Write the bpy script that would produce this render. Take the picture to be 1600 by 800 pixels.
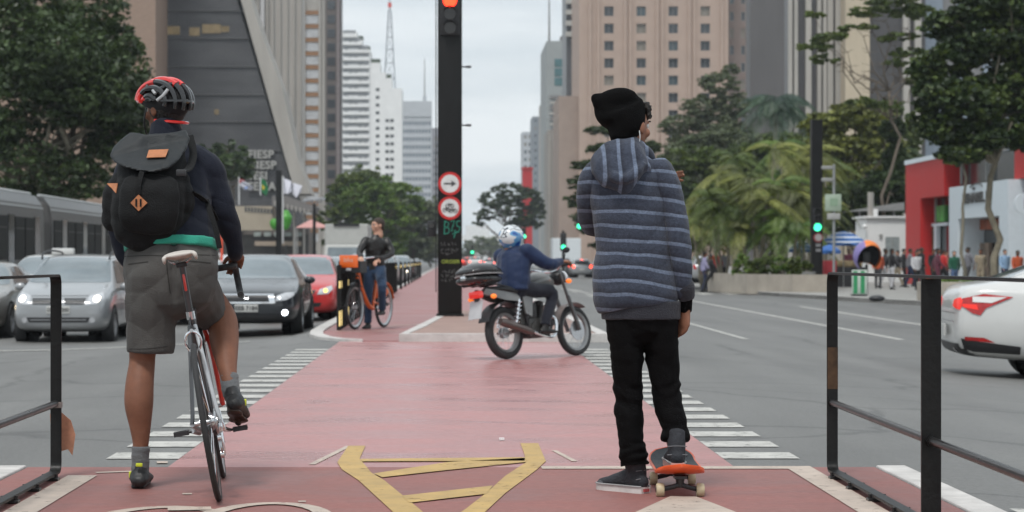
import bpy, bmesh, math, random
import numpy as np
from mathutils import Vector, Matrix, noise
from mathutils.bvhtree import BVHTree
random.seed(7); RNG = np.random.default_rng(11)
for o in list(bpy.data.objects): bpy.data.objects.remove(o)
S = bpy.context.scene; COL = S.collection
R = math.radians
# ---------------------------------------------------------------- camera, sky, sun, exposure
cam = bpy.data.cameras.new('camera'); camo = bpy.data.objects.new('camera', cam); COL.objects.link(camo)
camo.location = (0, 0, 1.04); camo.rotation_euler = (R(90), 0, 0)
cam.sensor_width = 36; cam.lens = 76.5; cam.shift_x = 95/1600; cam.shift_y = 6/1600
cam.clip_start = .1; cam.clip_end = 6000
cam.dof.use_dof = True; cam.dof.focus_distance = 9.75; cam.dof.aperture_fstop = 5.5
S.camera = camo
W = bpy.data.worlds.new('World'); S.world = W; W.use_nodes = True
nt = W.node_tree; nt.nodes.clear()
def N(t, typ, **k):
    n = t.nodes.new(typ)
    for a, b in k.items(): setattr(n, a, b)
    return n
SUN_EL, SUN_AZ = 62, 200
sky = N(nt, 'ShaderNodeTexSky', sky_type='NISHITA', sun_disc=False, sun_elevation=R(SUN_EL), sun_rotation=R(SUN_AZ), air_density=1.2, dust_density=2.5, ozone_density=1.0)
tc = N(nt, 'ShaderNodeTexCoord'); mp = N(nt, 'ShaderNodeMapping'); mp.inputs['Scale'].default_value = (1.0, 1.0, 8.0)
nz = N(nt, 'ShaderNodeTexNoise'); nz.inputs['Scale'].default_value = 3.4; nz.inputs['Detail'].default_value = 5; nz.inputs['Roughness'].default_value = .5
rp = N(nt, 'ShaderNodeValToRGB')
rp.color_ramp.elements[0].position = .34; rp.color_ramp.elements[0].color = (4.3, 5.0, 5.5, 1)
rp.color_ramp.elements[1].position = .62; rp.color_ramp.elements[1].color = (7.3, 7.7, 7.9, 1)
mx = N(nt, 'ShaderNodeMix', data_type='RGBA'); mx.inputs['Factor'].default_value = .93
bg = N(nt, 'ShaderNodeBackground'); bg.inputs['Strength'].default_value = .09
wo = N(nt, 'ShaderNodeOutputWorld')
L = nt.links.new
L(tc.outputs['Generated'], mp.inputs['Vector']); L(mp.outputs['Vector'], nz.inputs['Vector']); L(nz.outputs['Fac'], rp.inputs['Fac'])
L(sky.outputs['Color'], mx.inputs['A']); L(rp.outputs['Color'], mx.inputs['B'])
L(mx.outputs['Result'], bg.inputs['Color']); L(bg.outputs['Background'], wo.inputs['Surface'])
sl = bpy.data.lights.new('sun', 'SUN'); sl.energy = 1.5; sl.angle = R(13); sl.color = (1, .97, .93)
so = bpy.data.objects.new('sun', sl); COL.objects.link(so); so.rotation_euler = (R(90-SUN_EL), 0, R(180-SUN_AZ)); so.location = (0, 0, 60)
S.view_settings.view_transform = 'Standard'; S.view_settings.look = 'None'; S.view_settings.exposure = 0.62; S.view_settings.gamma = 1
S.view_settings.use_curve_mapping = False
S.cycles.max_bounces = 6; S.cycles.transparent_max_bounces = 8; S.cycles.sample_clamp_indirect = 4
S.cycles.use_denoising = True
# ---------------------------------------------------------------- measuring
F, HY, VX, H = 3400., 406., 705., 1.04
def P(px, py, Y): return Vector(((px-VX)*Y/F, Y, H-(py-HY)*Y/F))      # a measured point at distance Y
def GP(px, py, z=0.):                                                  # a measured point on level ground
    Y = (H-z)*F/(py-HY); return Vector(((px-VX)*Y/F, Y, z))
def sm(a, b, t):
    t = min(1, max(0, (t-a)/(b-a))); return t*t*(3-2*t)
def lerp(a, b, t): return a+(b-a)*t
def ground(x, y):
    if x > 0: return -.33*sm(1.9, 7.5, x)
    a = -x
    return -.13*sm(1.9, 5.8, a)-.25*sm(1.95, 2.5, a)*sm(27, 37, y)
# ---------------------------------------------------------------- materials
MATS = {}
def mat(name, col, rough=.6, metal=0., var=.12, scale=6., bump=0., bscale=None, coat=0., emit=None, estr=0., trans=0., sheen=0., alpha=1., spec=.5, vec='Object', stretch=None, detail=6.):
    if name in MATS: return MATS[name]
    m = bpy.data.materials.new(name); m.use_nodes = True; t = m.node_tree; b = t.nodes['Principled BSDF']
    b.inputs['Roughness'].default_value = rough; b.inputs['Metallic'].default_value = metal
    b.inputs['Specular IOR Level'].default_value = spec
    if coat: b.inputs['Coat Weight'].default_value = coat; b.inputs['Coat Roughness'].default_value = .06
    if trans: b.inputs['Transmission Weight'].default_value = trans
    if sheen: b.inputs['Sheen Weight'].default_value = sheen; b.inputs['Sheen Roughness'].default_value = .5
    if alpha < 1: b.inputs['Alpha'].default_value = alpha
    if emit: b.inputs['Emission Color'].default_value = (*emit, 1); b.inputs['Emission Strength'].default_value = estr
    c = N(t, 'ShaderNodeTexCoord'); mpn = N(t, 'ShaderNodeMapping'); t.links.new(c.outputs[vec], mpn.inputs['Vector'])
    if stretch: mpn.inputs['Scale'].default_value = stretch
    n = N(t, 'ShaderNodeTexNoise'); n.inputs['Scale'].default_value = scale; n.inputs['Detail'].default_value = detail; n.inputs['Roughness'].default_value = .62
    t.links.new(mpn.outputs['Vector'], n.inputs['Vector'])
    r = N(t, 'ShaderNodeValToRGB'); e = r.color_ramp.elements
    e[0].position = .3; e[1].position = .7
    e[0].color = (*[max(0, v*(1-var)) for v in col], 1); e[1].color = (*[min(1, v*(1+var)) for v in col], 1)
    t.links.new(n.outputs['Fac'], r.inputs['Fac']); t.links.new(r.outputs['Color'], b.inputs['Base Color'])
    mr = N(t, 'ShaderNodeMapRange'); mr.inputs['To Min'].default_value = max(.02, rough-.08); mr.inputs['To Max'].default_value = min(1, rough+.08)
    t.links.new(n.outputs['Fac'], mr.inputs['Value']); t.links.new(mr.outputs['Result'], b.inputs['Roughness'])
    if bump:
        n2 = N(t, 'ShaderNodeTexNoise'); n2.inputs['Scale'].default_value = bscale or scale*5; n2.inputs['Detail'].default_value = 5
        t.links.new(mpn.outputs['Vector'], n2.inputs['Vector'])
        bp = N(t, 'ShaderNodeBump'); bp.inputs['Strength'].default_value = bump; bp.inputs['Distance'].default_value = .02
        t.links.new(n2.outputs['Fac'], bp.inputs['Height']); t.links.new(bp.outputs['Normal'], b.inputs['Normal'])
    MATS[name] = m; return m
def worn(m, lo=.36, hi=.43, scale=14.):
    """chipped paint: lets the surface below show through"""
    t, b = nodes_of(m); c = N(t, 'ShaderNodeTexCoord'); n = N(t, 'ShaderNodeTexNoise'); n.inputs['Scale'].default_value = scale; n.inputs['Detail'].default_value = 9; n.inputs['Roughness'].default_value = .75
    t.links.new(c.outputs['Object'], n.inputs['Vector']); r = N(t, 'ShaderNodeMapRange'); r.inputs['From Min'].default_value = lo; r.inputs['From Max'].default_value = hi; r.inputs['To Min'].default_value = .12
    t.links.new(n.outputs['Fac'], r.inputs['Value']); t.links.new(r.outputs['Result'], b.inputs['Alpha']); return m
def nodes_of(m):
    t = m.node_tree; return t, t.nodes['Principled BSDF']
# ---------------------------------------------------------------- objects
def tag(o, label=None, cat=None, group=None, kind=None):
    if label: o['label'] = label
    if cat: o['category'] = cat
    if group: o['group'] = group
    if kind: o['kind'] = kind
    return o
def thing(name, label, cat, loc=(0, 0, 0), rz=0., group=None, rot=None):
    o = bpy.data.objects.new(name, None); COL.objects.link(o); o.empty_display_size = .1
    o.location = loc; o.rotation_euler = rot if rot else (0, 0, rz)
    return tag(o, label, cat, group)
def mesh_obj(name, me, parent=None, world=False, smooth=False, label=None):
    o = bpy.data.objects.new(name, me); COL.objects.link(o)
    if parent is not None:
        o.parent = parent
        if world:
            p = parent; off = Vector((0, 0, 0))
            while p is not None: off += p.location; p = p.parent
            me.transform(Matrix.Translation(-off))
    if smooth: me.shade_smooth()
    if label: o['label'] = label
    return o
class MB:
    """collects shapes for ONE mesh"""
    def __init__(s): s.bm = bmesh.new(); s.mi = 0
    def _set(s, fs):
        for f in fs: f.material_index = s.mi
    def box(s, c, d, rot=None, taper=1., bev=0.):
        m = Matrix.Translation(Vector(c)) @ (rot.to_4x4() if rot else Matrix()) @ Matrix.Diagonal((*d, 1))
        r = bmesh.ops.create_cube(s.bm, size=1, matrix=Matrix())
        vs = r['verts']
        for v in vs:
            if v.co.z > 0: v.co.x *= taper; v.co.y *= taper
            v.co = m @ v.co
        fs = list({f for v in vs for f in v.link_faces}); s._set(fs)
        if bev:
            es = list({e for v in vs for e in v.link_edges})
            r = bmesh.ops.bevel(s.bm, geom=es, offset=bev, segments=2, affect='EDGES', profile=.5)
            s._set(r['faces'])
        return s
    def cyl(s, a, b, r1, r2=None, n=16, caps=True):
        a, b = Vector(a), Vector(b); r2 = r1 if r2 is None else r2; d = b-a
        if d.length < 1e-6: return s
        q = d.to_track_quat('Z', 'Y').to_matrix()
        rings = []
        for p, r in ((a, r1), (b, r2)):
            rings.append([s.bm.verts.new(p+q @ Vector((r*math.cos(2*math.pi*i/n), r*math.sin(2*math.pi*i/n), 0))) for i in range(n)])
        fs = [s.bm.faces.new((rings[0][i], rings[0][(i+1) % n], rings[1][(i+1) % n], rings[1][i])) for i in range(n)]
        if caps: fs += [s.bm.faces.new(rings[0][::-1]), s.bm.faces.new(rings[1])]
        s._set(fs); return s
    def tube(s, pts, rad, n=8, closed=False, caps=True, flat=None):
        """flat=(w,t): rectangular-ish section; rad may be a list"""
        pts = [Vector(p) for p in pts]; k = len(pts)
        rads = rad if isinstance(rad, (list, tuple)) else [rad]*k
        rings = []; up = None
        for i, p in enumerate(pts):
            if closed: t = pts[(i+1) % k]-pts[i-1]
            else: t = pts[min(i+1, k-1)]-pts[max(i-1, 0)]
            if t.length < 1e-9: t = Vector((0, 0, 1))
            t.normalize()
            if up is None:
                up = Vector((1, 0, 0)) if flat else (Vector((0, 0, 1)) if abs(t.z) < .9 else Vector((1, 0, 0)))
            u = (up-t*up.dot(t)); 
            if u.length < 1e-5: u = t.orthogonal()
            u.normalize(); v = t.cross(u)
            if not flat: up = u
            if flat:
                w, h = flat; q = [(w/2, h/2), (-w/2, h/2), (-w/2, -h/2), (w/2, -h/2)]
                rings.append([s.bm.verts.new(p+u*a+v*b) for a, b in q])
            else:
                rings.append([s.bm.verts.new(p+(u*math.cos(2*math.pi*j/n)+v*math.sin(2*math.pi*j/n))*rads[i]) for j in range(n)])
        m = len(rings[0]); fs = []
        for i in range(k if closed else k-1):
            A, B = rings[i], rings[(i+1) % k]
            for j in range(m): fs.append(s.bm.faces.new((A[j], A[(j+1) % m], B[(j+1) % m], B[j])))
        if caps and not closed: fs += [s.bm.faces.new(rings[0][::-1]), s.bm.faces.new(rings[-1])]
        s._set(fs); return s
    def lathe(s, prof, M=Matrix(), n=24, closed=False):
        """prof: (r, z) list revolved round z, then M"""
        rings = [[s.bm.verts.new(M @ Vector((r*math.cos(2*math.pi*i/n), r*math.sin(2*math.pi*i/n), z))) for i in range(n)] for r, z in prof]
        fs = []; k = len(rings)
        for a in range(k if closed else k-1):
            A, B = rings[a], rings[(a+1) % k]
            for i in range(n): fs.append(s.bm.faces.new((A[i], A[(i+1) % n], B[(i+1) % n], B[i])))
        if not closed:
            for rg, rev in ((rings[0], 1), (rings[-1], 0)):
                fs.append(s.bm.faces.new(rg[::-1] if rev else rg))
        s._set(fs); return s
    def sphere(s, c, r, M=None, u=16, v=10):
        m = Matrix.Translation(Vector(c)) @ (M.to_4x4() if M else Matrix()) @ (Matrix.Diagonal((*r, 1)) if hasattr(r, '__len__') else Matrix.Diagonal((r, r, r, 1)))
        rr = bmesh.ops.create_uvsphere(s.bm, u_segments=u, v_segments=v, radius=1, matrix=m)
        s._set({f for q in rr['verts'] for f in q.link_faces}); return s
    def poly(s, pts):
        f = s.bm.faces.new([s.bm.verts.new(Vector(p)) for p in pts]); s._set([f]); return s
    def prism(s, pts, d):
        """polygon pts extruded by vector d"""
        d = Vector(d); a = [s.bm.verts.new(Vector(p)) for p in pts]; b = [s.bm.verts.new(Vector(p)+d) for p in pts]; n = len(pts)
        fs = [s.bm.faces.new(a[::-1]), s.bm.faces.new(b)]+[s.bm.faces.new((a[i], a[(i+1) % n], b[(i+1) % n], b[i])) for i in range(n)]
        s._set(fs); return s
    def quads(s, verts, faces, mi=None):
        vs = [s.bm.verts.new(v) for v in verts]
        for k, f in enumerate(faces):
            q = s.bm.faces.new([vs[i] for i in f]); q.material_index = s.mi if mi is None else mi[k]
        return s
    def mesh(s, name, smooth=False, recalc=True):
        if recalc: bmesh.ops.recalc_face_normals(s.bm, faces=s.bm.faces)
        me = bpy.data.meshes.new(name); s.bm.to_mesh(me); s.bm.free()
        if smooth: 
            me.shade_smooth()
            if smooth != 'all': me.set_sharp_from_angle(angle=R(38 if smooth is True else smooth))
        return me
    def build(s, name, m, parent=None, world=False, smooth=True, label=None):
        me = s.mesh(name, smooth)
        for q in (m if isinstance(m, (list, tuple)) else [m]): me.materials.append(q)
        return mesh_obj(name, me, parent, world, False, label)
def struct(name, mb, m, smooth=False):
    o = mb.build(name, m, None, smooth=smooth); o['kind'] = 'structure'; return o
def kids(o): return list(o.children)
def copy_tree(o, parent=None):
    c = o.copy(); COL.objects.link(c)
    if parent is not None: c.parent = parent; c.matrix_parent_inverse = o.matrix_parent_inverse.copy()
    for ch in kids(o): copy_tree(ch, c)
    return c
def recolor(root, old, new):
    for o in [root]+list(root.children_recursive):
        if o.type != 'MESH': continue
        for sl_ in o.material_slots:
            if sl_.material == old: sl_.link = 'OBJECT'; sl_.material = new
def catmull(pts, n=6, closed=False):
    pts = [Vector(p) for p in pts]; out = []; k = len(pts)
    rng_ = range(k) if closed else range(k-1)
    for i in rng_:
        p0 = pts[(i-1) % k] if closed or i > 0 else pts[0]; p1 = pts[i]; p2 = pts[(i+1) % k]; p3 = pts[(i+2) % k] if closed or i+2 < k else pts[-1]
        for j in range(n):
            t = j/n
            out.append(.5*((2*p1)+(p2-p0)*t+(2*p0-5*p1+4*p2-p3)*t*t+(3*p1-p0-3*p2+p3)*t**3))
    if not closed: out.append(pts[-1])
    return out
# organic bodies: elliptical chains fused into one continuous skin
def chain(bm, pts, xdir=(1, 0, 0), n=14, cap0='r', cap1='r', sub=4):
    """pts: (pos, rx, ry); rx along xdir"""
    P4 = [Vector((*p[0], 0)).to_4d() for p in pts]
    pos = catmull([p[0] for p in pts], sub); rx = catmull([(p[1], p[2] if len(p) > 2 else p[1], 0) for p in pts], sub)
    if len(pts) == 1: return
    xdir = Vector(xdir); k = len(pos); T = []
    for i in range(k):
        t = pos[min(i+1, k-1)]-pos[max(i-1, 0)]; T.append(t.normalized() if t.length > 1e-9 else Vector((0, 0, 1)))
    rings = []
    def ring(c, a, b, t):
        u = xdir-t*xdir.dot(t)
        if u.length < .05: u = t.orthogonal()
        u.normalize(); v = t.cross(u)
        rings.append([bm.verts.new(c+u*a*math.cos(2*math.pi*j/n)+v*b*math.sin(2*math.pi*j/n)) for j in range(n)])
    if cap0 == 'r':
        for q in (80, 55, 28):
            m = min(rx[0].x, rx[0].y); ring(pos[0]-T[0]*m*math.sin(R(q)), rx[0].x*math.cos(R(q)), rx[0].y*math.cos(R(q)), T[0])
    for i in range(k): ring(pos[i], max(.001, rx[i].x), max(.001, rx[i].y), T[i])
    if cap1 == 'r':
        for q in (28, 55, 80):
            m = min(rx[-1].x, rx[-1].y); ring(pos[-1]+T[-1]*m*math.sin(R(q)), rx[-1].x*math.cos(R(q)), rx[-1].y*math.cos(R(q)), T[-1])
    for i in range(len(rings)-1):
        A, B = rings[i], rings[i+1]
        for j in range(n): bm.faces.new((A[j], A[(j+1) % n], B[(j+1) % n], B[j]))
    bm.faces.new(rings[0][::-1]); bm.faces.new(rings[-1])
def organic(name, chains, m, parent, voxel=.008, smooth=6, disp=None, extra=None, cut=None, label=None, world=True):
    bm = bmesh.new()
    for c in chains:
        if isinstance(c, dict): chain(bm, **c)
        else: chain(bm, c)
    if extra: extra(bm)
    bmesh.ops.recalc_face_normals(bm, faces=bm.faces)
    me = bpy.data.meshes.new(name); bm.to_mesh(me); bm.free()
    o = bpy.data.objects.new(name+'_tmp', me); COL.objects.link(o)
    md = o.modifiers.new('r', 'REMESH'); md.mode = 'VOXEL'; md.voxel_size = voxel; md.adaptivity = 0
    if smooth: sm_ = o.modifiers.new('s', 'SMOOTH'); sm_.iterations = smooth; sm_.factor = .5
    dg = bpy.context.evaluated_depsgraph_get(); dg.update()
    me2 = bpy.data.meshes.new_from_object(o.evaluated_get(dg)); me2.name = name
    bpy.data.objects.remove(o); bpy.data.meshes.remove(me)
    if disp or cut:
        b2 = bmesh.new(); b2.from_mesh(me2); b2.normal_update()
        if disp:
            for v in b2.verts:
                v.co += v.normal*disp(v.co)
        if cut:
            for co, no in cut: bmesh.ops.bisect_plane(b2, geom=b2.verts[:]+b2.edges[:]+b2.faces[:], plane_co=co, plane_no=no, clear_outer=True)
        b2.to_mesh(me2); b2.free()
    me2.materials.clear()
    for q in (m if isinstance(m, (list, tuple)) else [m]): me2.materials.append(q)
    me2.shade_smooth()
    return mesh_obj(name, me2, parent, world, False, label)
def nz3(co, fx, fy=None, fz=None, off=0.):
    fy = fx if fy is None else fy; fz = fx if fz is None else fz
    return noise.noise(Vector((co.x*fx+off, co.y*fy+off, co.z*fz)))
# decals: an outline laid onto a curved body, a few mm proud
def decal(name, outline, axis, bvh, m, parent, off=.006, h=.05, thick=.0, smooth=True, label=None, world=False):
    """outline: 2D points; axis: '+y' rays travel along +y (u=x,v=z); '-y'; '+x' rays travel +x (u=y,v=z); '-x'; '-z' (u=x,v=y)"""
    bm = bmesh.new()
    def to3(u, v):
        return {'y': Vector((u, 0, v)), 'x': Vector((0, u, v)), 'z': Vector((u, v, 0))}[axis[1]]
    d = {'y': Vector((0, 1, 0)), 'x': Vector((1, 0, 0)), 'z': Vector((0, 0, 1))}[axis[1]]*(1 if axis[0] == '+' else -1)
    vs = [bm.verts.new(to3(*p)) for p in outline]; f = bm.faces.new(vs)
    bmesh.ops.triangulate(bm, faces=[f])
    for _ in range(5):
        es = [e for e in bm.edges if e.calc_length() > h]
        if not es: break
        bmesh.ops.subdivide_edges(bm, edges=es, cuts=1); bmesh.ops.triangulate(bm, faces=bm.faces[:])
    last = None; miss = []
    for v in bm.verts:
        hit = bvh.ray_cast(v.co-d*20, d)
        if hit[0] is None: miss.append(v); continue
        v.co = hit[0]-d*off
    if miss:
        good = [v for v in bm.verts if v not in miss]
        for v in miss:
            if good:
                q = min(good, key=lambda w: (w.co-v.co-(w.co-v.co).dot(d)*d).length)
                v.co = v.co-(v.co.dot(d))*d+(q.co.dot(d))*d
    for fc in bm.faces:
        fc.normal_update()
        if fc.normal.dot(d) > 0: fc.normal_flip()
    if thick:
        r = bmesh.ops.solidify(bm, geom=bm.faces[:], thickness=-thick)
    me = bpy.data.meshes.new(name); bm.to_mesh(me); bm.free()
    for q in (m if isinstance(m, (list, tuple)) else [m]): me.materials.append(q)
    if smooth: me.shade_smooth(); 
    if thick: me.set_sharp_from_angle(angle=R(40))
    return mesh_obj(name, me, parent, world, False, label)
def text_mesh(txt, size, depth=0., bold=0., align='CENTER', sx=1., spacing=1.):
    c = bpy.data.curves.new('t', 'FONT'); c.body = txt; c.size = size; c.extrude = depth; c.offset = bold; c.align_x = align; c.align_y = 'CENTER'
    c.space_line = .85; c.space_character = spacing; c.resolution_u = 3
    o = bpy.data.objects.new('t', c); COL.objects.link(o); dg = bpy.context.evaluated_depsgraph_get(); dg.update()
    me = bpy.data.meshes.new_from_object(o.evaluated_get(dg)); bpy.data.objects.remove(o); bpy.data.curves.remove(c)
    me.transform(Matrix.Diagonal((sx, 1, 1, 1))); return me
def text_part(name, txt, size, m, parent, M, depth=0., bold=0., sx=1., spacing=1.):
    me = text_mesh(txt, size, depth, bold, sx=sx, spacing=spacing); me.transform(M); me.materials.clear(); me.materials.append(m); me.name = name
    return mesh_obj(name, me, parent)
def circ(cx, cy, r, n=20, ry=None, a0=0, a1=360):
    ry = ry or r; return [(cx+r*math.cos(R(a0+(a1-a0)*i/(n if a1-a0 >= 360 else n-1))), cy+ry*math.sin(R(a0+(a1-a0)*i/(n if a1-a0 >= 360 else n-1)))) for i in range(n)]
FACE_CAM = Matrix.Rotation(R(90), 4, 'X')   # text lying in XY turned upright, facing -Y
# ================================================================ SETTING
M_ASPH = mat('asphalt', (.142, .140, .134), .58, var=.13, scale=.55, bump=.35, bscale=60, spec=.5)
t_, b_ = nodes_of(M_ASPH)   # fine aggregate grain over the broad patches
_n = N(t_, 'ShaderNodeTexNoise'); _n.inputs['Scale'].default_value = 38; _n.inputs['Detail'].default_value = 6
_tc = N(t_, 'ShaderNodeTexCoord'); t_.links.new(_tc.outputs['Object'], _n.inputs['Vector'])
_o = N(t_, 'ShaderNodeMix', data_type='RGBA', blend_type='OVERLAY'); _o.inputs['Factor'].default_value = .35
_src = b_.inputs['Base Color'].links[0].from_socket

# wheel tracks along the street, cracks and old repairs
_mp = N(t_, 'ShaderNodeMapping'); _mp.inputs['Scale'].default_value = (1.1, .06, 1); t_.links.new(_tc.outputs['Object'], _mp.inputs['Vector'])
_n2 = N(t_, 'ShaderNodeTexNoise'); _n2.inputs['Scale'].default_value = 1.0; _n2.inputs['Detail'].default_value = 4; t_.links.new(_mp.outputs['Vector'], _n2.inputs['Vector'])
_r2 = N(t_, 'ShaderNodeMapRange'); _r2.inputs['From Min'].default_value = .3; _r2.inputs['From Max'].default_value = .7; _r2.inputs['To Min'].default_value = .84; _r2.inputs['To Max'].default_value = 1.12; t_.links.new(_n2.outputs['Fac'], _r2.inputs['Value'])
_w = N(t_, 'ShaderNodeTexNoise'); _w.inputs['Scale'].default_value = 1.2; _w.inputs['Detail'].default_value = 6; t_.links.new(_tc.outputs['Object'], _w.inputs['Vector'])
_va = N(t_, 'ShaderNodeMix', data_type='VECTOR'); _va.inputs['Factor'].default_value = .35; t_.links.new(_tc.outputs['Object'], _va.inputs['A']); t_.links.new(_w.outputs['Color'], _va.inputs['B'])
_v = N(t_, 'ShaderNodeTexVoronoi', feature='DISTANCE_TO_EDGE'); _v.inputs['Scale'].default_value = .42; t_.links.new(_va.outputs['Result'], _v.inputs['Vector'])
_r3 = N(t_, 'ShaderNodeMapRange'); _r3.inputs['From Min'].default_value = .003; _r3.inputs['From Max'].default_value = .014; _r3.inputs['To Min'].default_value = .70; _r3.inputs['To Max'].default_value = 1; t_.links.new(_v.outputs['Distance'], _r3.inputs['Value'])
_v2 = N(t_, 'ShaderNodeTexVoronoi', feature='F1', distance='CHEBYCHEV'); _v2.inputs['Scale'].default_value = .16; t_.links.new(_tc.outputs['Object'], _v2.inputs['Vector'])
_sp = N(t_, 'ShaderNodeSeparateColor'); t_.links.new(_v2.outputs['Color'], _sp.inputs['Color']); _r4 = N(t_, 'ShaderNodeMapRange'); _r4.inputs['From Min'].default_value = 0; _r4.inputs['From Max'].default_value = .35; _r4.inputs['To Min'].default_value = .90; t_.links.new(_sp.outputs['Red'], _r4.inputs['Value'])
_m1 = N(t_, 'ShaderNodeMath', operation='MULTIPLY'); t_.links.new(_r2.outputs['Result'], _m1.inputs[0]); t_.links.new(_r3.outputs['Result'], _m1.inputs[1])
_m2 = N(t_, 'ShaderNodeMath', operation='MULTIPLY'); t_.links.new(_m1.outputs[0], _m2.inputs[0]); t_.links.new(_r4.outputs['Result'], _m2.inputs[1])
_vm = N(t_, 'ShaderNodeVectorMath', operation='SCALE'); t_.links.new(_src, _vm.inputs[0]); t_.links.new(_m2.outputs[0], _vm.inputs['Scale']); _src = _vm.outputs['Vector']
t_.links.new(_src, _o.inputs['A']); t_.links.new(_n.outputs['Fac'], _o.inputs['B']); t_.links.new(_o.outputs['Result'], b_.inputs['Base Color'])
def pink_mat(name, c1, c2, rough, streak):
    m = mat(name, c1, rough, var=.05, scale=3)
    t, b = nodes_of(m)
    tc = N(t, 'ShaderNodeTexCoord')
    def nse(sc, st, det=6):
        mp = N(t, 'ShaderNodeMapping'); mp.inputs['Scale'].default_value = st; t.links.new(tc.outputs['Object'], mp.inputs['Vector'])
        n = N(t, 'ShaderNodeTexNoise'); n.inputs['Scale'].default_value = sc; n.inputs['Detail'].default_value = det; n.inputs['Roughness'].default_value = .65; n.inputs['Distortion'].default_value = .6
        t.links.new(mp.outputs['Vector'], n.inputs['Vector']); return n
    a = nse(1.3, (.6, 1.3, 1), 8); g = nse(22, (1, 1, 1)); s = nse(4.5, (.22, 2.2, 1))
    r = N(t, 'ShaderNodeValToRGB'); e = r.color_ramp.elements; e[0].position = .36; e[1].position = .62; e[0].color = (*c2, 1); e[1].color = (*c1, 1)
    t.links.new(a.outputs['Fac'], r.inputs['Fac'])
    r2 = N(t, 'ShaderNodeValToRGB'); r2.color_ramp.elements[0].position = .58; r2.color_ramp.elements[1].position = .78; r2.color_ramp.elements[1].color = (streak, streak, streak, 1)
    t.links.new(s.outputs['Fac'], r2.inputs['Fac'])
    mx = N(t, 'ShaderNodeMix', data_type='RGBA'); mx.inputs['B'].default_value = (c1[0]*.62, c1[1]*.66, c1[2]*.68, 1)
    t.links.new(r2.outputs['Color'], mx.inputs['Factor']); t.links.new(r.outputs['Color'], mx.inputs['A'])
    ov = N(t, 'ShaderNodeMix', data_type='RGBA', blend_type='OVERLAY'); ov.inputs['Factor'].default_value = .3
    t.links.new(mx.outputs['Result'], ov.inputs['A']); t.links.new(g.outputs['Fac'], ov.inputs['B']); t.links.new(ov.outputs['Result'], b.inputs['Base Color'])
    mr = N(t, 'ShaderNodeMapRange'); mr.inputs['From Min'].default_value = .35; mr.inputs['From Max'].default_value = .65
    mr.inputs['To Min'].default_value = rough-.1; mr.inputs['To Max'].default_value = rough+.14
    t.links.new(a.outputs['Fac'], mr.inputs['Value']); t.links.new(mr.outputs['Result'], b.inputs['Roughness'])
    bp = N(t, 'ShaderNodeBump'); bp.inputs['Strength'].default_value = .25; bp.inputs['Distance'].default_value = .01
    t.links.new(g.outputs['Fac'], bp.inputs['Height']); t.links.new(bp.outputs['Normal'], b.inputs['Normal'])
    return m
M_PINK = pink_mat('red_lane_paint', (.40, .185, .178), (.335, .152, .146), .33, .22)
M_PINK2 = pink_mat('worn_red_concrete', (.27, .108, .094), (.215, .088, .077), .6, .5)
M_WHITE = worn(mat('road_white_paint', (.44, .43, .40), .6, var=.25, scale=7, detail=8), .35, .43)
M_CREAM = worn(mat('cream_line_paint', (.45, .37, .31), .6, var=.18, scale=6, detail=8), .34, .42)
M_YEL = worn(mat('yellow_marking_paint', (.44, .285, .09), .55, var=.22, scale=5, detail=9), .33, .41, 11)
M_KERB = mat('kerb_concrete', (.5, .48, .46), .8, var=.2, scale=5, bump=.3)
M_PAVE = mat('pavement_concrete', (.27, .265, .25), .8, var=.2, scale=1.2, bump=.3)
M_BROWNC = mat('island_concrete', (.30, .20, .17), .75, var=.15, scale=2.2, bump=.3)
# ground: one sheet to the horizon
xs = [-900, -400, -150, -60, -30, -20, -14]+[-9+.25*i for i in range(26)]+[-2.3, -2.15, -2.02, -1.95, -1.9, -1, 0, 1, 1.9]+[2.15+.25*i for i in range(24)]+[9, 11, 14, 20, 30, 60, 150, 400, 900]
ys = [-30, -10, 0, 5, 10, 15, 20, 25]+[27+1*i for i in range(12)]+[42, 50, 60, 80, 110, 150, 200, 300, 450, 700, 1100, 1800, 3500]
mb = MB(); vs = [(x, y, ground(x, y)-.001) for y in ys for x in xs]; nx = len(xs)
mb.quads(vs, [(j*nx+i, j*nx+i+1, (j+1)*nx+i+1, (j+1)*nx+i) for j in range(len(ys)-1) for i in range(nx-1)])
struct('road', mb, M_ASPH, smooth='all')
def sheet(name, polys, m, z=0., follow=False):
    mb = MB()
    for p in polys: mb.poly([(q[0], q[1], z+(ground(q[0], q[1]) if follow else 0)) for q in p])
    return struct(name, mb, m)
# the red cycle path: crossing, near end, far end
sheet('cycle_crossing', [[(-1.42, 10.9), (1.42, 10.9), (1.42, 27.62), (-1.42, 27.62)]], M_PINK, .002)
sheet('cycle_path', [[(-2.12, 2), (2.12, 2), (2.12, 10.9), (-2.12, 10.9)]], M_PINK2, .002)
# zebra squares either side of the crossing
Z = []
for i in range(20):
    y = 11.35+.715*i
    if y > 26.2: break
    for s in (-1, 1):
        a, b = 1.42, 1.80+(.02 if s > 0 else 0)
        w = .37; jit = .008*math.sin(i*7.3+s)
        q = [(s*a, y+jit), (s*b, y+jit), (s*b, y+w+jit), (s*a, y+w+jit)]
        Z.append(q if s > 0 else q[::-1])
sheet('crosswalk_marking', Z, M_WHITE, .0035, True)
def stroke(pts, w):
    """flat ribbon of width w through ground points -> quads"""
    out = []; pts = [Vector((p[0], p[1])) for p in pts]
    L_, R_ = [], []
    for i, p in enumerate(pts):
        t = (pts[min(i+1, len(pts)-1)]-pts[max(i-1, 0)]).normalized(); n = Vector((-t.y, t.x))*w/2
        L_.append(p+n); R_.append(p-n)
    for i in range(len(pts)-1): out.append([R_[i], R_[i+1], L_[i+1], L_[i]])
    return out
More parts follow.
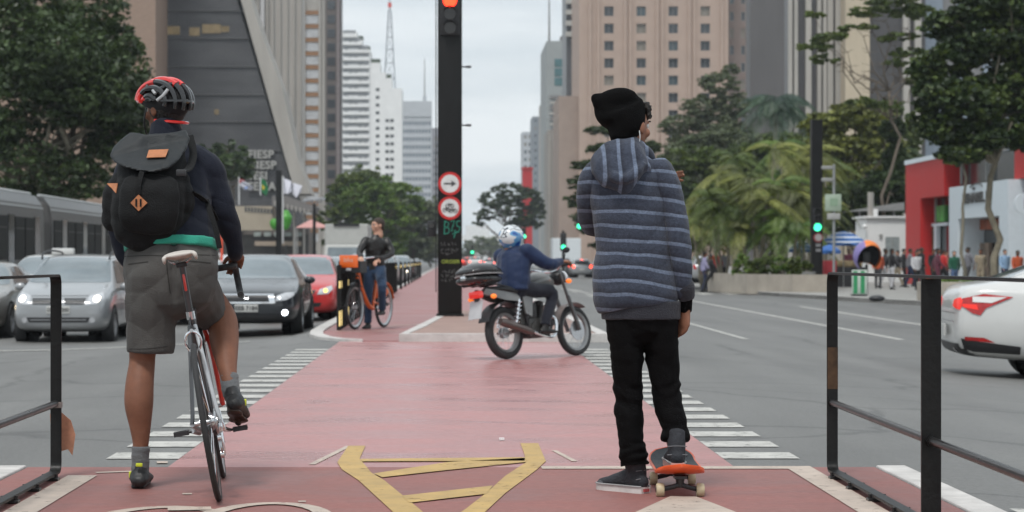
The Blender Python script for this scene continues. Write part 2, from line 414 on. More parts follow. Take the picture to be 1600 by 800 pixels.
sheet('cream_edge_line', [[(1.67, 2), (1.80, 2), (1.80, 10.78), (1.67, 10.78)], [(-1.84, 2), (-1.70, 2), (-1.70, 10.45), (-1.84, 10.45)],
      [(.45, 10.78), (1.80, 10.78), (1.80, 10.92), (.45, 10.92)]]+stroke([GP(150, 740), GP(230, 737)], .05), M_CREAM, .0055)
sheet('thin_white_line', stroke([GP(487, 727), GP(545, 698)], .035)+stroke([GP(866, 705), GP(898, 722)], .03)+
      [[tuple(GP(a, b)[:2]) for a, b in q] for q in ([(285, 772), (300, 772), (300, 774), (285, 774)], [(466, 784), (478, 784), (478, 786), (466, 786)], [(245, 722), (262, 722), (262, 725), (245, 725)])], M_CREAM, .005)
def gpoly(pts): return [tuple(GP(a, b)[:2]) for a, b in pts][::-1]
yel = [[(544, 698), (571, 698), (562, 718), (527, 724)], [(527, 724), (562, 718), (580, 740), (600, 752), (560, 752), (534, 735)],
       [(560, 752), (600, 752), (655, 797), (700, 835), (645, 835), (612, 800)],
       [(813, 694), (841, 694), (846, 706), (819, 710)], [(819, 710), (846, 706), (853, 722), (822, 724)], [(822, 724), (853, 722), (838, 736), (790, 745)],
       [(790, 745), (838, 736), (790, 772), (760, 800), (722, 836), (670, 836), (728, 797), (760, 772)]]
sheet('yellow_marking', [gpoly(q) for q in yel], M_YEL, .006)
sheet('yellow_bar', [gpoly(q) for q in ([(563, 719), (820, 716.5), (820, 722), (566, 723)], [(584, 742), (700, 724), (822, 717.5), (822, 724), (700, 736.5), (597, 748)], [(628, 777), (770, 761), (760, 774), (640, 788)])], M_YEL, .0075)
# bicycle symbol painted on the path (only its far part is in view) and the cream chevron
def arcpts(c, rx, ry, a0, a1, n=22): return [(c[0]+rx*math.cos(R(lerp(a0, a1, i/(n-1)))), c[1]+ry*math.sin(R(lerp(a0, a1, i/(n-1))))) for i in range(n)]
bs = []
c1 = GP(225, 822); c2 = GP(372, 834)
bs += stroke(arcpts((c1.x+.03, 8.55), .27, .56, 0, 360, 30), .075)
bs2 = stroke(arcpts((c2.x+.06, 8.62), .25, .62, 0, 360, 30), .075)
sheet('bicycle_wheel_marking', [[tuple(v) for v in q] for q in bs2], M_CREAM, .0075)
sheet('bicycle_symbol_marking', [[tuple(v) for v in q] for q in bs], M_CREAM, .0065)
sheet('bicycle_symbol_bar', [[tuple(v) for v in q] for q in stroke([GP(262, 798), GP(330, 797)], .12)], M_CREAM, .0085)
sheet('cream_chevron_marking', [gpoly([(985, 806), (1048, 777), (1088, 778), (1160, 806), (1240, 850), (900, 850)])], M_CREAM, .0062)
# near median kerbs
for s in (-1, 1):
    mb = MB()
    for k in range(12):
        y0 = 1.9+k*.75; mb.box((s*2.2, y0+.37, -.06), (.15, .744, .145), bev=.008)
    struct('kerb', mb, M_KERB)
sheet('white_corner_marking', [[(2.32, 8.0), (2.75, 8.0), (2.75, 9.05), (2.32, 9.05)], [(3.05, 8.0), (3.5, 8.0), (3.5, 9.05), (3.05, 9.05)]], M_WHITE, .012, True)
# far median
kl = [(-1.12, 27.45), (-1.45, 27.75), (-1.72, 28.4), (-1.92, 29.5), (-2.0, 31), (-2.02, 33), (-2.05, 60), (-2.1, 420)]
inner = [(-1.12, 27.62), (-1.38, 27.95), (-1.58, 28.6), (-1.75, 29.7), (-1.82, 31), (-1.84, 33), (-1.87, 60), (-1.95, 420)]
mb = MB()
for i in range(len(kl)-1):
    a, b, c, d = kl[i], kl[i+1], inner[i+1], inner[i]
    mb.prism([(a[0], a[1], -.5), (b[0], b[1], -.5), (c[0], c[1], -.5), (d[0], d[1], -.5)], (0, 0, .535))
struct('kerb_curve', mb, M_KERB)
mb = MB(); mb.prism([(p[0], p[1], -.4) for p in [(-.62, 27.6)]+inner[::1]+[(1.3, 420), (1.3, 40), (-.2, 37), (-.45, 30.5)]], (0, 0, .412))
struct('far_cycle_path', mb, pink_mat('far_red_paint', (.33, .15, .145), (.25, .115, .11), .5, .5))
mb = MB(); mb.prism([(-.66, 27.5, -.4), (2.0, 27.5, -.4), (2.0, 27.72, -.4), (-.56, 27.72, -.4)], (0, 0, .505)); mb.prism([(-.66, 27.5, -.4), (-.56, 27.72, -.4), (-.36, 31, -.4), (-.1, 37, -.4), (-.22, 37, -.4), (-.5, 31, -.4)], (0, 0, .50))
mb.prism([(1.86, 27.73, -.4), (2.0, 27.73, -.4), (2.1, 420, -.4), (1.96, 420, -.4)], (0, 0, .505))
struct('island_kerb', mb, M_KERB)
mb = MB(); mb.prism([(-.555, 27.722, -.4), (1.858, 27.722, -.4), (1.88, 40.5, -.4), (.0, 40.5, -.4), (-.1, 37.01, -.4), (-.35, 31, -.4)], (0, 0, .495))
struct('island_top', mb, M_BROWNC)
mb = MB(); mb.prism([(-.09, 40.52, -.4), (1.88, 40.52, -.4), (1.94, 420, -.4), (-.09, 420, -.4)], (0, 0, .489))
struct('island_path', mb, MATS['far_red_paint'])
sheet('path_white_line', stroke([(-1.7, 31.2), (-.5, 31.2)], .09)+stroke([(-1.1, 33.4), (-.3, 34.9)], .07), M_CREAM, .018)
# lane lines
ln = []
def lane(x0, y0, x1, y1, w=.12, n=24):
    for i in range(n):
        a, b = i/n, (i+1)/n
        p, q = (lerp(x0, x1, a), lerp(y0, y1, a)), (lerp(x0, x1, b), lerp(y0, y1, b))
        ln.append([(p[0]-w/2, p[1]), (p[0]+w/2, p[1]), (q[0]+w/2, q[1]), (q[0]-w/2, q[1])])
def GPl(px, py, it=6):
    z = -.3
    for _ in range(it):
        p = GP(px, py, z); z = ground(p.x, p.y)
    return p
for (a, b, w) in (((1409, 531), (1080, 470), .13), ((1485, 514.5), (1250, 479), .14), ((1165, 530), (1068, 503), .12), ((1010, 488), (960, 474), .1), ((930, 462), (905, 455), .12)):
    p, q = GPl(*a), GPl(*b); lane(p.x, p.y, q.x, q.y, w)
for a in ((1130, 445, 905, 448),):
    pass
for k in range(7): lane(4.6, 70+k*9, 4.6, 74+k*9, .13, 2); lane(-5.3, 36+k*9, -5.3, 40+k*9, .12, 2)
sheet('lane_marking', ln, M_WHITE, .0035, True)
zb = []
for k in range(9):
    x0 = 2.6+k*1.05; zb.append([(x0, 86), (x0+.5, 86), (x0+.5, 90), (x0, 90)])
sheet('far_crosswalk_marking', zb, M_WHITE, .0035, True)
sl2 = []
for k in range(16): sl2.append([(-2.6-k*.62, 28.3), (-2.6-k*.62, 27.95), (-3.22-k*.62, 27.95), (-3.22-k*.62, 28.3)])
sheet('stop_line', sl2, M_WHITE, .005, True)
# pavements
def slab(name, outline, z0, z1, m, kerb=.25, km=None):
    mb = MB(); mb.prism([(x, y, z0) for x, y in outline], (0, 0, z1-z0)); return struct(name, mb, m)
rs = [(10.9, 2500), (11.2, 130), (11.4, 93), (12.2, 81), (13.2, 71), (14.3, 63), (17, 57.5), (24, 55), (400, 55), (400, 2500)]
slab('right_pavement', rs, -1, -.19, M_PAVE)
mb = MB()
for i in range(1, 7):
    a, b = Vector(rs[i]), Vector(rs[i+1]); n = (b-a).normalized(); n = Vector((n.y, -n.x))*-.18
    mb.prism([(a.x, a.y, -.6), (b.x, b.y, -.6), (b.x+n.x, b.y+n.y, -.6), (a.x+n.x, a.y+n.y, -.6)], (0, 0, .415))
struct('right_kerb', mb, M_KERB)
slab('left_pavement', [(-15.2, 60), (-15.2, 2500), (-400, 2500), (-400, 60)], -1, -.24, M_PAVE)
# kerb ramps on the far corner
mb = MB()
for (px, py) in ((1212, 456.5), (1243, 461), (1290, 463.5)):
    p = GP(px, py, -.3); mb.box((p.x, p.y, -.27), (.9, .5, .13), bev=.03)
struct('white_kerb_stone', mb, mat('white_kerb_paint', (.62, .61, .6), .7, var=.15, scale=4))

# ---------------------------------------------------------------- buildings
M_GLASSD = mat('dark_window_glass', (.03, .036, .042), .12, var=.4, scale=.6, spec=.8)
M_GLASST = mat('teal_glass', (.06, .14, .15), .12, var=.3, scale=.5, spec=.8)
M_FRAME = mat('grey_window_frame', (.3, .3, .29), .5, var=.1)
def win_mesh(w, h, mull=1, frame=.06, mats=None, rail=0):
    mb = MB(); mb.mi = 1; mb.box((0, .03, 0), (w, .02, h)); mb.mi = 0
    for s in (-1, 1): mb.box((s*(w/2-frame/2), 0, 0), (frame, .06, h)); mb.box((0, 0, s*(h/2-frame/2)), (w-2*frame, .06, frame))
    for k in range(mull): mb.box((-w/2+w*(k+1)/(mull+1), 0, 0), (frame*.7, .05, h-2*frame))
    if rail: mb.box((0, -.004, h*(.5-rail)), (w-2*frame, .04, frame*.7))
    me = mb.mesh('window')
    for q in (mats or (M_FRAME, M_GLASSD)): me.materials.append(q)
    return me
def facade(mb, O, u, v_h, Wd, Hh, ops, depth):
    """wall Wd x Hh at O along unit u (horizontal) and +z; outward normal v_h; openings (u0,u1,z0,z1) recessed by depth"""
    O, u, nrm = Vector(O), Vector(u), Vector(v_h)
    us = sorted({0, round(Wd, 4)} | {round(o[0], 4) for o in ops} | {round(o[1], 4) for o in ops}); zs = sorted({0, round(Hh, 4)} | {round(o[2], 4) for o in ops} | {round(o[3], 4) for o in ops})
    opn = {(round(o[0], 4), round(o[2], 4)) for o in ops}
    p = lambda a, z, d=0: O+u*a+Vector((0, 0, z))-nrm*d
    if len(us)*len(zs) < 6000:
        ul = {x: i for i, x in enumerate(us)}; zl = {x: i for i, x in enumerate(zs)}
        hole = set()
        for o in ops:
            for i in range(ul[round(o[0], 4)], ul[round(o[1], 4)]):
                for j in range(zl[round(o[2], 4)], zl[round(o[3], 4)]): hole.add((i, j))
        for j in range(len(zs)-1):
            i = 0
            while i < len(us)-1:
                if (i, j) in hole: i += 1; continue
                k = i
                while k < len(us)-1 and (k, j) not in hole: k += 1
                mb.poly([p(us[i], zs[j]), p(us[k], zs[j]), p(us[k], zs[j+1]), p(us[i], zs[j+1])]); i = k
    for a, b, c, d in ops:
        for q in ([(a, c), (b, c)], [(b, c), (b, d)], [(b, d), (a, d)], [(a, d), (a, c)]):
            (x0, z0), (x1, z1) = q; mb.poly([p(x0, z0), p(x0, z0, depth), p(x1, z1, depth), p(x1, z1)])
        mb.poly([p(a, c, depth), p(b, c, depth), p(b, d, depth), p(a, d, depth)])
def building(name, label, x0, x1, y0, y1, ztop, wall, cols=None, cw=1.4, ch=1.5, z0=1.2, dz=3.2, zmax=None, mull=1, side=None, sidecols=None, group=None, depth=.22, wm=None, zvis=0., extra=None, wmats=None):
    """box building; openings on the -Y face (cols = u centres) and on the face towards the road"""
    b = thing(name, label, 'building', ((x0+x1)/2, y0, -.3), group=group)
    mb = MB(); cx, cy, cz = (x0+x1)/2, y0, -.3
    Hh = ztop-cz; ops = []; wins = []
    if cols:
        z = z0
        while z+ch < (zmax or ztop-1)-cz:
            for c in cols:
                ops.append((c-cw/2, c+cw/2, z, z+ch)); wins.append(((x0+c-cx, -0+depth-.08, z+ch/2), 0))
            z += dz
    facade(mb, (x0-cx, 0, 0), (1, 0, 0), (0, -1, 0), x1-x0, Hh, ops, depth)
    ops2 = []
    sx = x1 if x1 < 0 else x0; nrm = 1 if x1 < 0 else -1
    if sidecols:
        z = z0
        while z+ch < (zmax or ztop-1)-cz:
            for c in sidecols:
                ops2.append((c-cw/2, c+cw/2, z, z+ch)); wins.append(((sx-cx-nrm*(depth-.08), c, z+ch/2), nrm))
            z += dz
    facade(mb, (sx-cx, 0, 0), (0, 1, 0), (nrm, 0, 0), y1-y0, Hh, ops2, depth)
    ox = x0 if x1 < 0 else x1
    mb.poly([(ox-cx, 0, 0), (ox-cx, y1-y0, 0), (ox-cx, y1-y0, Hh), (ox-cx, 0, Hh)])
    mb.poly([(x0-cx, y1-y0, 0), (x1-cx, y1-y0, 0), (x1-cx, y1-y0, Hh), (x0-cx, y1-y0, Hh)])
    mb.poly([(x0-cx, 0, Hh), (x1-cx, 0, Hh), (x1-cx, y1-y0, Hh), (x0-cx, y1-y0, Hh)])
    bmesh.ops.remove_doubles(mb.bm, verts=mb.bm.verts, dist=.001)
    o = mb.build('wall', wall, b, smooth=False)
    if wins:
        wm = wm or win_mesh(cw, ch, mull, mats=wmats); wv = [wm]
        if not wmats:
            for mm_ in (mat('window_pane_teal', (.05, .075, .085), .12, spec=.8), mat('window_pane_blind', (.19, .17, .14), .4, var=.3, scale=3)):
                w3 = wm.copy(); w3.materials[1] = mm_; wv.append(w3)
        rw = random.Random(len(wins)); vis = [w for w in wins]
        def seen(w):   # is the window above the treeline in the photo, inside the frame
            p = Vector((cx, cy, cz))+Vector(w[0]); py = HY-(p.z-H)*F/p.y
            return py > -8
        vis = [w for w in vis if seen(w)]
        vis.sort(key=lambda w: abs(w[0][2]+cz-28)); 
        for w in vis[:99]:
            q = mesh_obj('window', rw.choice([wv[0], wv[0], wv[-1], wv[min(1, len(wv)-1)]]), b); q.location = w[0]; q.rotation_euler = (0, 0, R(90) if w[1] == 1 else (R(-90) if w[1] == -1 else 0))
        if len(vis) > 99:
            m2 = MB()
            for w in vis[99:]:
                T = Matrix.Translation(Vector(w[0])) @ Matrix.Rotation(R(90) if w[1] == 1 else (R(-90) if w[1] == -1 else 0), 4, 'Z')
                k0 = len(m2.bm.verts); m2.bm.from_mesh(wm); m2.bm.verts.ensure_lookup_table()
                for vv in m2.bm.verts[k0:]: vv.co = T @ vv.co
            q = m2.build('window_row', list(wm.materials), b, smooth=False); q['kind'] = 'stuff'
    if extra: extra(b, x0-cx, x1-cx, Hh)
    return b
def X(px, Y): return (px-VX)*Y/F
def Zp(py, Y): return H-(py-HY)*Y/F
M_BEIGE = mat('beige_concrete_panel', (.40, .30, .245), .8, var=.07, scale=.35, bump=.1)
M_BRN = mat('brown_block_wall', (.27, .19, .145), .85, var=.12, scale=1.6, bump=.2, stretch=(1, 1, 2.5))
M_CONC = mat('raw_concrete', (.37, .35, .32), .85, var=.14, scale=.5, bump=.2, stretch=(1, 1, .15))
M_CONCD = mat('dark_concrete', (.17, .16, .155), .85, var=.14, scale=.5, stretch=(1, 1, .15))
M_WHT = mat('white_render_wall', (.74, .74, .73), .8, var=.06, scale=.4)
M_DKGL = mat('charcoal_cladding', (.06, .057, .058), .4, var=.25, scale=.6, stretch=(1, 1, .2))
M_BRDK = mat('dark_brown_cladding', (.10, .083, .075), .6, var=.2, scale=.6, stretch=(1, 1, .2))
M_BAND = mat('ochre_band_tile', (.26, .135, .06), .7, var=.12, scale=1)
M_LGREY = mat('light_grey_panel', (.43, .45, .47), .7, var=.07, scale=.5)
# beige tower, right
def beige_extra(b, a, c, Hh):
    x0 = X(905, 400)-51+0
    for px in (922, 935, 977, 985, 1027, 1035, 1077, 1085, 1128):
        u = X(px, 400)-(X(905, 400)+X(1138, 400))/2
        MB().box((u, -.2, Hh/2), (.5, .4, Hh)).build('pilaster', M_BEIGE, b, smooth=False)
bx0 = X(905, 400)
building('beige_tower', 'tall beige concrete tower with square dark windows in four columns behind the skater', bx0, X(1138, 400), 400, 425, 75, M_BEIGE,
         cols=[X(p, 400)-bx0 for p in (951.5, 1002, 1052, 1102)], cw=1.75, ch=1.8, z0=14.35, dz=3.18, zmax=50, mull=1, extra=beige_extra, depth=.45)
building('beige_annex', 'plain brown-beige annex wall on the left of the beige tower', X(873, 402), X(904.5, 402), 402, 424, Zp(150, 402), mat('annex_render', (.31, .24, .2), .8, var=.1, scale=.4))
# left: brown block, office pyramid, concrete tower, banded tower, dark slab
building('brown_block', 'windowless brown block wall rising behind the large street tree', -64, X(243, 236), 236, 268, 62, M_BRN)
# pyramid-shaped office block
pyr = thing('office_pyramid', 'dark office block with a metal lattice front sloping up to a concrete edge', 'building', (-24, 246, -.3))
def lattice_mat():
    m = mat('metal_lattice', (.08, .08, .08), .55, var=.1); t, b = nodes_of(m)
    tc = N(t, 'ShaderNodeTexCoord'); mp = N(t, 'ShaderNodeMapping'); mp.inputs['Rotation'].default_value = (0, R(45), 0); t.links.new(tc.outputs['Object'], mp.inputs['Vector'])
    ck = N(t, 'ShaderNodeTexVoronoi', feature='F1', distance='CHEBYCHEV'); ck.inputs['Scale'].default_value = 3.2; ck.inputs['Randomness'].default_value = .0
    t.links.new(mp.outputs['Vector'], ck.inputs['Vector'])
    r = N(t, 'ShaderNodeValToRGB'); e = r.color_ramp.elements; e[0].position = .28; e[0].color = (.022, .023, .026, 1); e[1].position = .42; e[1].color = (.135, .135, .14, 1)
    t.links.new(ck.outputs['Distance'], r.inputs['Fac'])
    n = N(t, 'ShaderNodeTexNoise'); n.inputs['Scale'].default_value = .22; n.inputs['Detail'].default_value = 3
    mp2 = N(t, 'ShaderNodeMapping'); mp2.inputs['Scale'].default_value = (.7, .7, 2.); t.links.new(tc.outputs['Object'], mp2.inputs['Vector']); t.links.new(mp2.outputs['Vector'], n.inputs['Vector'])
    mx = N(t, 'ShaderNodeMix', data_type='RGBA', blend_type='MULTIPLY'); mx.inputs['Factor'].default_value = .8
    r2 = N(t, 'ShaderNodeValToRGB'); r2.color_ramp.elements[0].position = .35; r2.color_ramp.elements[0].color = (.5, .5, .52, 1); r2.color_ramp.elements[1].position = .65; r2.color_ramp.elements[1].color = (1, 1, 1, 1)
    t.links.new(n.outputs['Fac'], r2.inputs['Fac']); t.links.new(r.outputs['Color'], mx.inputs['A']); t.links.new(r2.outputs['Color'], mx.inputs['B']); t.links.new(mx.outputs['Result'], b.inputs['Base Color'])
    return m
M_LAT = lattice_mat()
def PX(px, py, Y=246): q = P(px, py, Y); return (q.x+24, 0, q.z+.3)
A0, A1, A2, A3 = PX(245, 395), PX(245, -140), PX(329, -140), PX(487, 395)
mb = MB(); back = Vector((0, 9, 0))
f4 = [Vector(A0), Vector(A3), Vector(A2), Vector(A1)]
mb.prism([v+Vector((0, .0, 0)) for v in f4], back); mb.build('lattice_front', M_LAT, pyr, smooth=False)
for py in (17, 60, 104, 148, 190, 235):
    l, r_ = PX(246, py), PX(381+(py/300)*78, py); mb = MB(); mb.box(((l[0]+r_[0])/2, -.12, l[2]), (r_[0]-l[0]-.2, .2, .07)); mb.build('floor_rail', mat('rail_metal', (.13, .13, .13), .5), pyr, smooth=False)
mb = MB(); e = [PX(377, 0), PX(446, 247), PX(462, 303), PX(485, 303), PX(466, 250), PX(442, 140), PX(408, 50), PX(392, 0), PX(352, -140), PX(329, -140)]
mb.prism([Vector((q[0], -.6, q[2])) for q in e], (0, 9, 0)); mb.build('concrete_edge', M_CONC, pyr, smooth=False)
M_LIT = mat('lit_office_strip', (.12, .095, .055), .6, emit=(1, .72, .35), estr=.05, var=.5, scale=.9)
for (a, b, c, d) in ((252, 281, 41, 54), (296, 312, 43, 56), (316, 345, 38, 52), (346, 358, 41, 50), (335, 342, 171, 179)):
    q0, q1 = PX(a, d), PX(b, c); mb = MB(); mb.box(((q0[0]+q1[0])/2, -.04, (q0[2]+q1[2])/2), (q1[0]-q0[0], .08, q1[2]-q0[2])); mb.build('lit_window', M_LIT, pyr, smooth=False)
M_LET = mat('white_sign_letters', (.36, .36, .34), .5, var=.05)
for i, w in enumerate(('FIESP', 'CIESP', 'SESI', 'SENAI')):
    q = PX(388, 242+i*16.6); me = text_mesh(w, 1.28, .12, .035, align='LEFT', sx=.98, spacing=1.06); me.transform(Matrix.Translation((q[0], -.35, q[2])) @ FACE_CAM); me.materials.clear(); me.materials.append(M_LET)
    mesh_obj('sign_lettering', me, pyr, label='white raised letters reading '+w)
# podium and ground floor
pod = thing('podium_building', 'low beige concrete podium with slot windows at the foot of the lattice block', 'building', (-21, 226, -.3))
def PO(px, py, Y=226): q = P(px, py, Y); return (q.x+21, Y-226, q.z+.3)
a, b = PO(340, 360), PO(426, 322); mb = MB(); mb.box(((a[0]+b[0])/2, 6, (a[2]+b[2])/2), (b[0]-a[0], 12, b[2]-a[2])); mb.build('wall', mat('podium_beige', (.36, .31, .24), .8, var=.1, scale=.6), pod, smooth=False)
for i in range(9):
    q = PO(384+i*5, 327+i*.4); MB().box((q[0], -.03, q[2]), (.2, .08, .5)).build('slot_window', M_GLASSD, pod, smooth=False)
a, b = PO(345, 398), PO(480, 362); MB().box(((a[0]+b[0])/2, 7, (a[2]+b[2])/2), (b[0]-a[0], 10, b[2]-a[2])).build('shopfront', mat('dark_shopfront', (.05, .045, .04), .4, var=.4, scale=.8), pod, smooth=False)
a, b = PO(380, 366), PO(482, 358); MB().box(((a[0]+b[0])/2, 1.8, (a[2]+b[2])/2), (b[0]-a[0], 3.4, b[2]-a[2])).build('fascia', mat('shop_fascia', (.13, .11, .095), .6, var=.3, scale=1), pod, smooth=False)
for i in range(5):
    q = PO(402+i*16, 366); MB().box((q[0], .04, q[2]), (.75, .06, .45)).build('shop_window', mat('pale_window', (.25, .28, .26), .3, var=.4, scale=2), pod, smooth=False)
a, b = PO(398, 384), PO(470, 377); MB().box(((a[0]+b[0])/2, .3, (a[2]+b[2])/2), (b[0]-a[0], .6, b[2]-a[2])).build('counter', mat('beige_panel', (.32, .26, .2), .7), pod, smooth=False)
can = thing('canopy_roof', 'ribbed concrete canopy held on thin columns beside the flags', 'canopy', (-16, 220, -.3))
def PC(px, py, Y=220): q = P(px, py, Y); return (q.x+16, 0, q.z+.3)
mb = MB(); mb.prism([Vector(PC(425, 306)), Vector(PC(447, 306)), Vector(PC(492, 322)), Vector(PC(488, 332)), Vector(PC(425, 320))], (0, 9, 0)); mb.build('roof', M_CONCD, can, smooth=False)
for i in range(9):
    q = PC(430+i*6.5, 318+i*1.7); MB().box((q[0], -.06, q[2]), (.14, .1, .5)).build('rib', M_CONC, can, smooth=False)
for px in (428, 455, 471, 486):
    q = PC(px, 330); MB().cyl((q[0], 4, 0), (q[0], 4, q[2]), .12).build('column', M_CONC, can)
# pale concrete tower with fins
def fins(b, a, c, Hh):
    for i, px in enumerate((398, 404, 411, 418.5, 427, 438, 449, 460, 470)):
        u = X(px, 300)-(X(390, 300)+X(474, 300))/2; w = .28 if i != 2 else .55
        MB().box((u, -.25, Hh/2), (w, .5, Hh)).build('fin', mat('pale_fin', (.5, .5, .5), .7) if i == 2 else M_CONC, b, smooth=False)
building('concrete_tower', 'pale raw concrete tower with vertical fins rising behind the lattice block', X(390, 300), X(473, 300), 300, 303, 58, mat('pale_concrete', (.50, .48, .45), .85, var=.14, scale=.4, stretch=(1, 1, .12)), extra=fins)
def bands(b, a, c, Hh):
    u0 = X(475, 450)-(X(474.5, 450)+X(510, 450))/2; w = X(498, 450)-X(475, 450)
    for i in range(17):
        z = Zp(20+i*21.3, 450)+.3
        MB().box((u0+w/2, -.14, z), (w, .28, .85)).build('ochre_band', M_BAND, b, smooth=False)
        MB().box((u0+w/2, -.06, z-1.35), (w-.3, .12, 1.85)).build('window_strip', mat('pale_glass', (.46, .47, .48), .4, var=.2, scale=.6), b, smooth=False)
    for px in (474.6, 499.5, 505): MB().box((X(px, 450)-(X(474.5, 450)+X(510, 450))/2, -.3, Hh/2), (.55, .6, Hh)).build('pier', M_CONC, b, smooth=False)
building('banded_tower', 'narrow tower with ochre bands between pale window strips', X(475.5, 450), X(510, 450), 450, 453, 66, M_CONC, extra=bands)
def dark_extra(b, a, c, Hh):
    for i in range(18):
        z = Zp(8+i*22, 430)+.3
        MB().box((-.35, -.05, z), (1.5, .1, 1.6)).build('window', M_GLASSD, b, smooth=False)
    MB().box((1.0, -.12, Hh/2), (.5, .24, Hh)).build('pier', mat('mauve_pier', (.2, .17, .17), .7), b, smooth=False)
building('dark_slab_tower', 'slim dark tower standing left of the white stepped block', X(509, 430), X(532, 430), 430, 438, 64, M_BRDK, extra=dark_extra)
# white stepped apartment block
wb = thing('stepped_apartment_block', 'white apartment block stepping down towards the right with balconies', 'building', (-27, 750, -.3))
def PW(px, py, Y=750): q = P(px, py, Y); return (q.x+27, 0, q.z+.3)
steps = [(535, 50), (558, 50), (558, 62), (566, 62), (566, 78), (579, 78), (579, 98), (594, 98), (594, 113), (603, 113), (603, 122), (612, 122), (612, 138), (628, 138), (628, 395), (535, 395)]
mb = MB(); mb.prism([Vector(PW(*q)) for q in steps][::-1], (0, 20, 0)); mb.build('wall', M_WHT, wb, smooth=False)
slabm = None
for i in range(20):
    y = 56+i*12.1; r_ = 557 if y < 62 else (565 if y < 78 else 577)
    a, b = PW(535, y), PW(r_, y)
    MB().box(((a[0]+b[0])/2, -.5, a[2]), (b[0]-a[0]+.3, 1.0, 1.0)).build('balcony', M_WHT, wb, smooth=False)
    a, b = PW(536, y-6), PW(r_-1, y-6)
    MB().box(((a[0]+b[0])/2, -.03, a[2]+.1), (b[0]-a[0], .06, 1.1)).build('recess_shade_panel', mat('recess_shade_paint', (.24, .25, .26), .7, var=.3, scale=.5), wb, smooth=False)  # flat panel; the shade between balconies is painted in as grey
wmw = win_mesh(1.3, 1.1, 1)
k = 0
for i in range(19):
    y = 74+i*12.1
    for px in (541, 548, 556, 563, 571):
        if y-6 < 62 and px > 557: continue
        if k > 50 or (i+int(px)) % 2: continue
        q = PW(px, y-7); w = mesh_obj('window', wmw, wb); w.location = (q[0], -.08, q[2]); k += 1
for i in range(18):
    y = 140+i*12.1
    for px in (585, 590, 605, 605.5+7):
        if y > 290 or (px > 604 and y < 178) : continue
        if (i*3+int(px)) % 3 == 0 and px < 600: continue
        q = PW(px, y); w = mesh_obj('window', wmw, wb); w.location = (q[0], -.05, q[2])
for (a, b, y) in ((560, 567, 62), (567, 578, 78), (580, 594, 98), (604, 611, 122)):
    p_, q_ = PW(a, y), PW(b, y); MB().box(((p_[0]+q_[0])/2, 3, p_[2]+.7), (q_[0]-p_[0], 4, 1.4)).build('roof_planting', mat('roof_green', (.07, .09, .06), .9, var=.4, scale=1), wb, smooth=False)
# grey office block further on
def g_extra(b, a, c, Hh):
    MB().box((0, -.2, Hh-3.2), (c-a+.4, .4, 6.4)).build('parapet', M_LGREY, b, smooth=False)
    MB().cyl((3.2, 4, Hh), (3.2, 4, Hh+18), .28, .12, 8).build('roof_mast', M_CONCD, b)
    MB().box((3.2, 4, Hh+1.2), (1.6, 2, 2.4)).build('roof_cabin', M_LGREY, b, smooth=False)
gx0, gx1 = X(628.5, 900), X(674, 900)
building('grey_office_block', 'light grey office block with ribbon windows and a roof mast', gx0, gx1, 900, 925, Zp(158, 900), M_LGREY, cols=[.75+i*1.31 for i in range(9)], cw=.95, ch=1.7, z0=11, dz=3.28, zmax=Zp(178, 900), mull=0, extra=g_extra, wmats=(M_LGREY, mat('blue_grey_glass', (.12, .15, .18), .2)))
building('distant_dark_block', 'narrow grey block showing between the office block and the signal pole', X(674.5, 980), X(686, 980), 980, 1000, Zp(200, 980), mat('grey_block', (.25, .25, .27), .8), cols=[1.2, 2.4], cw=.7, ch=1.4, z0=20, dz=3.2, mull=0)
# lattice antenna tower behind the white block
at = thing('antenna_tower', 'thin steel lattice antenna tower with a red tip above the white block', 'tower', (X(609, 800), 800, 30))
def PA(px, py): q = P(px, py, 800); return Vector((q.x-X(609, 800), 0, q.z-30))
mb = MB(); lv = [150, 122, 98, 77, 58, 42, 28, 16]
def aw(y): return 1.5+(y-12)/138*7.5/2*1.0
prev = None
for y in lv:
    hw = .45+(y-12)/138*1.75; z = PA(609, y).z; hw *= 1.0
    cor = [Vector((sx*hw, sy*hw, z)) for sx, sy in ((-1, -1), (1, -1), (1, 1), (-1, 1))]
    for i in range(4): mb.cyl(cor[i], cor[(i+1) % 4], .1, n=5)
    if prev:
        for i in range(4): mb.cyl(prev[i], cor[i], .17, n=5); mb.cyl(prev[i], cor[(i+1) % 4], .08, n=5)
    prev = cor
base = [Vector((sx*2.3, sy*2.3, 0)) for sx, sy in ((-1, -1), (1, -1), (1, 1), (-1, 1))]
mb.build('lattice', mat('galvanised_steel', (.22, .24, .27), .5, .4), at, smooth=False)
z0 = PA(609, 16).z; MB().cyl((0, 0, z0), (0, 0, z0+5), .18, n=6).build('mast', MATS['galvanised_steel'], at); MB().box((0, 0, PA(609, 8).z), (1.3, 1.3, 1.7)).build('red_tip', mat('red_tip_paint', (.6, .05, .03), .5), at, smooth=False)
mb = MB(); mb.box((0, 6, -15), (8, 8, 30)); mb.build('plinth', M_WHT, at, smooth=False)
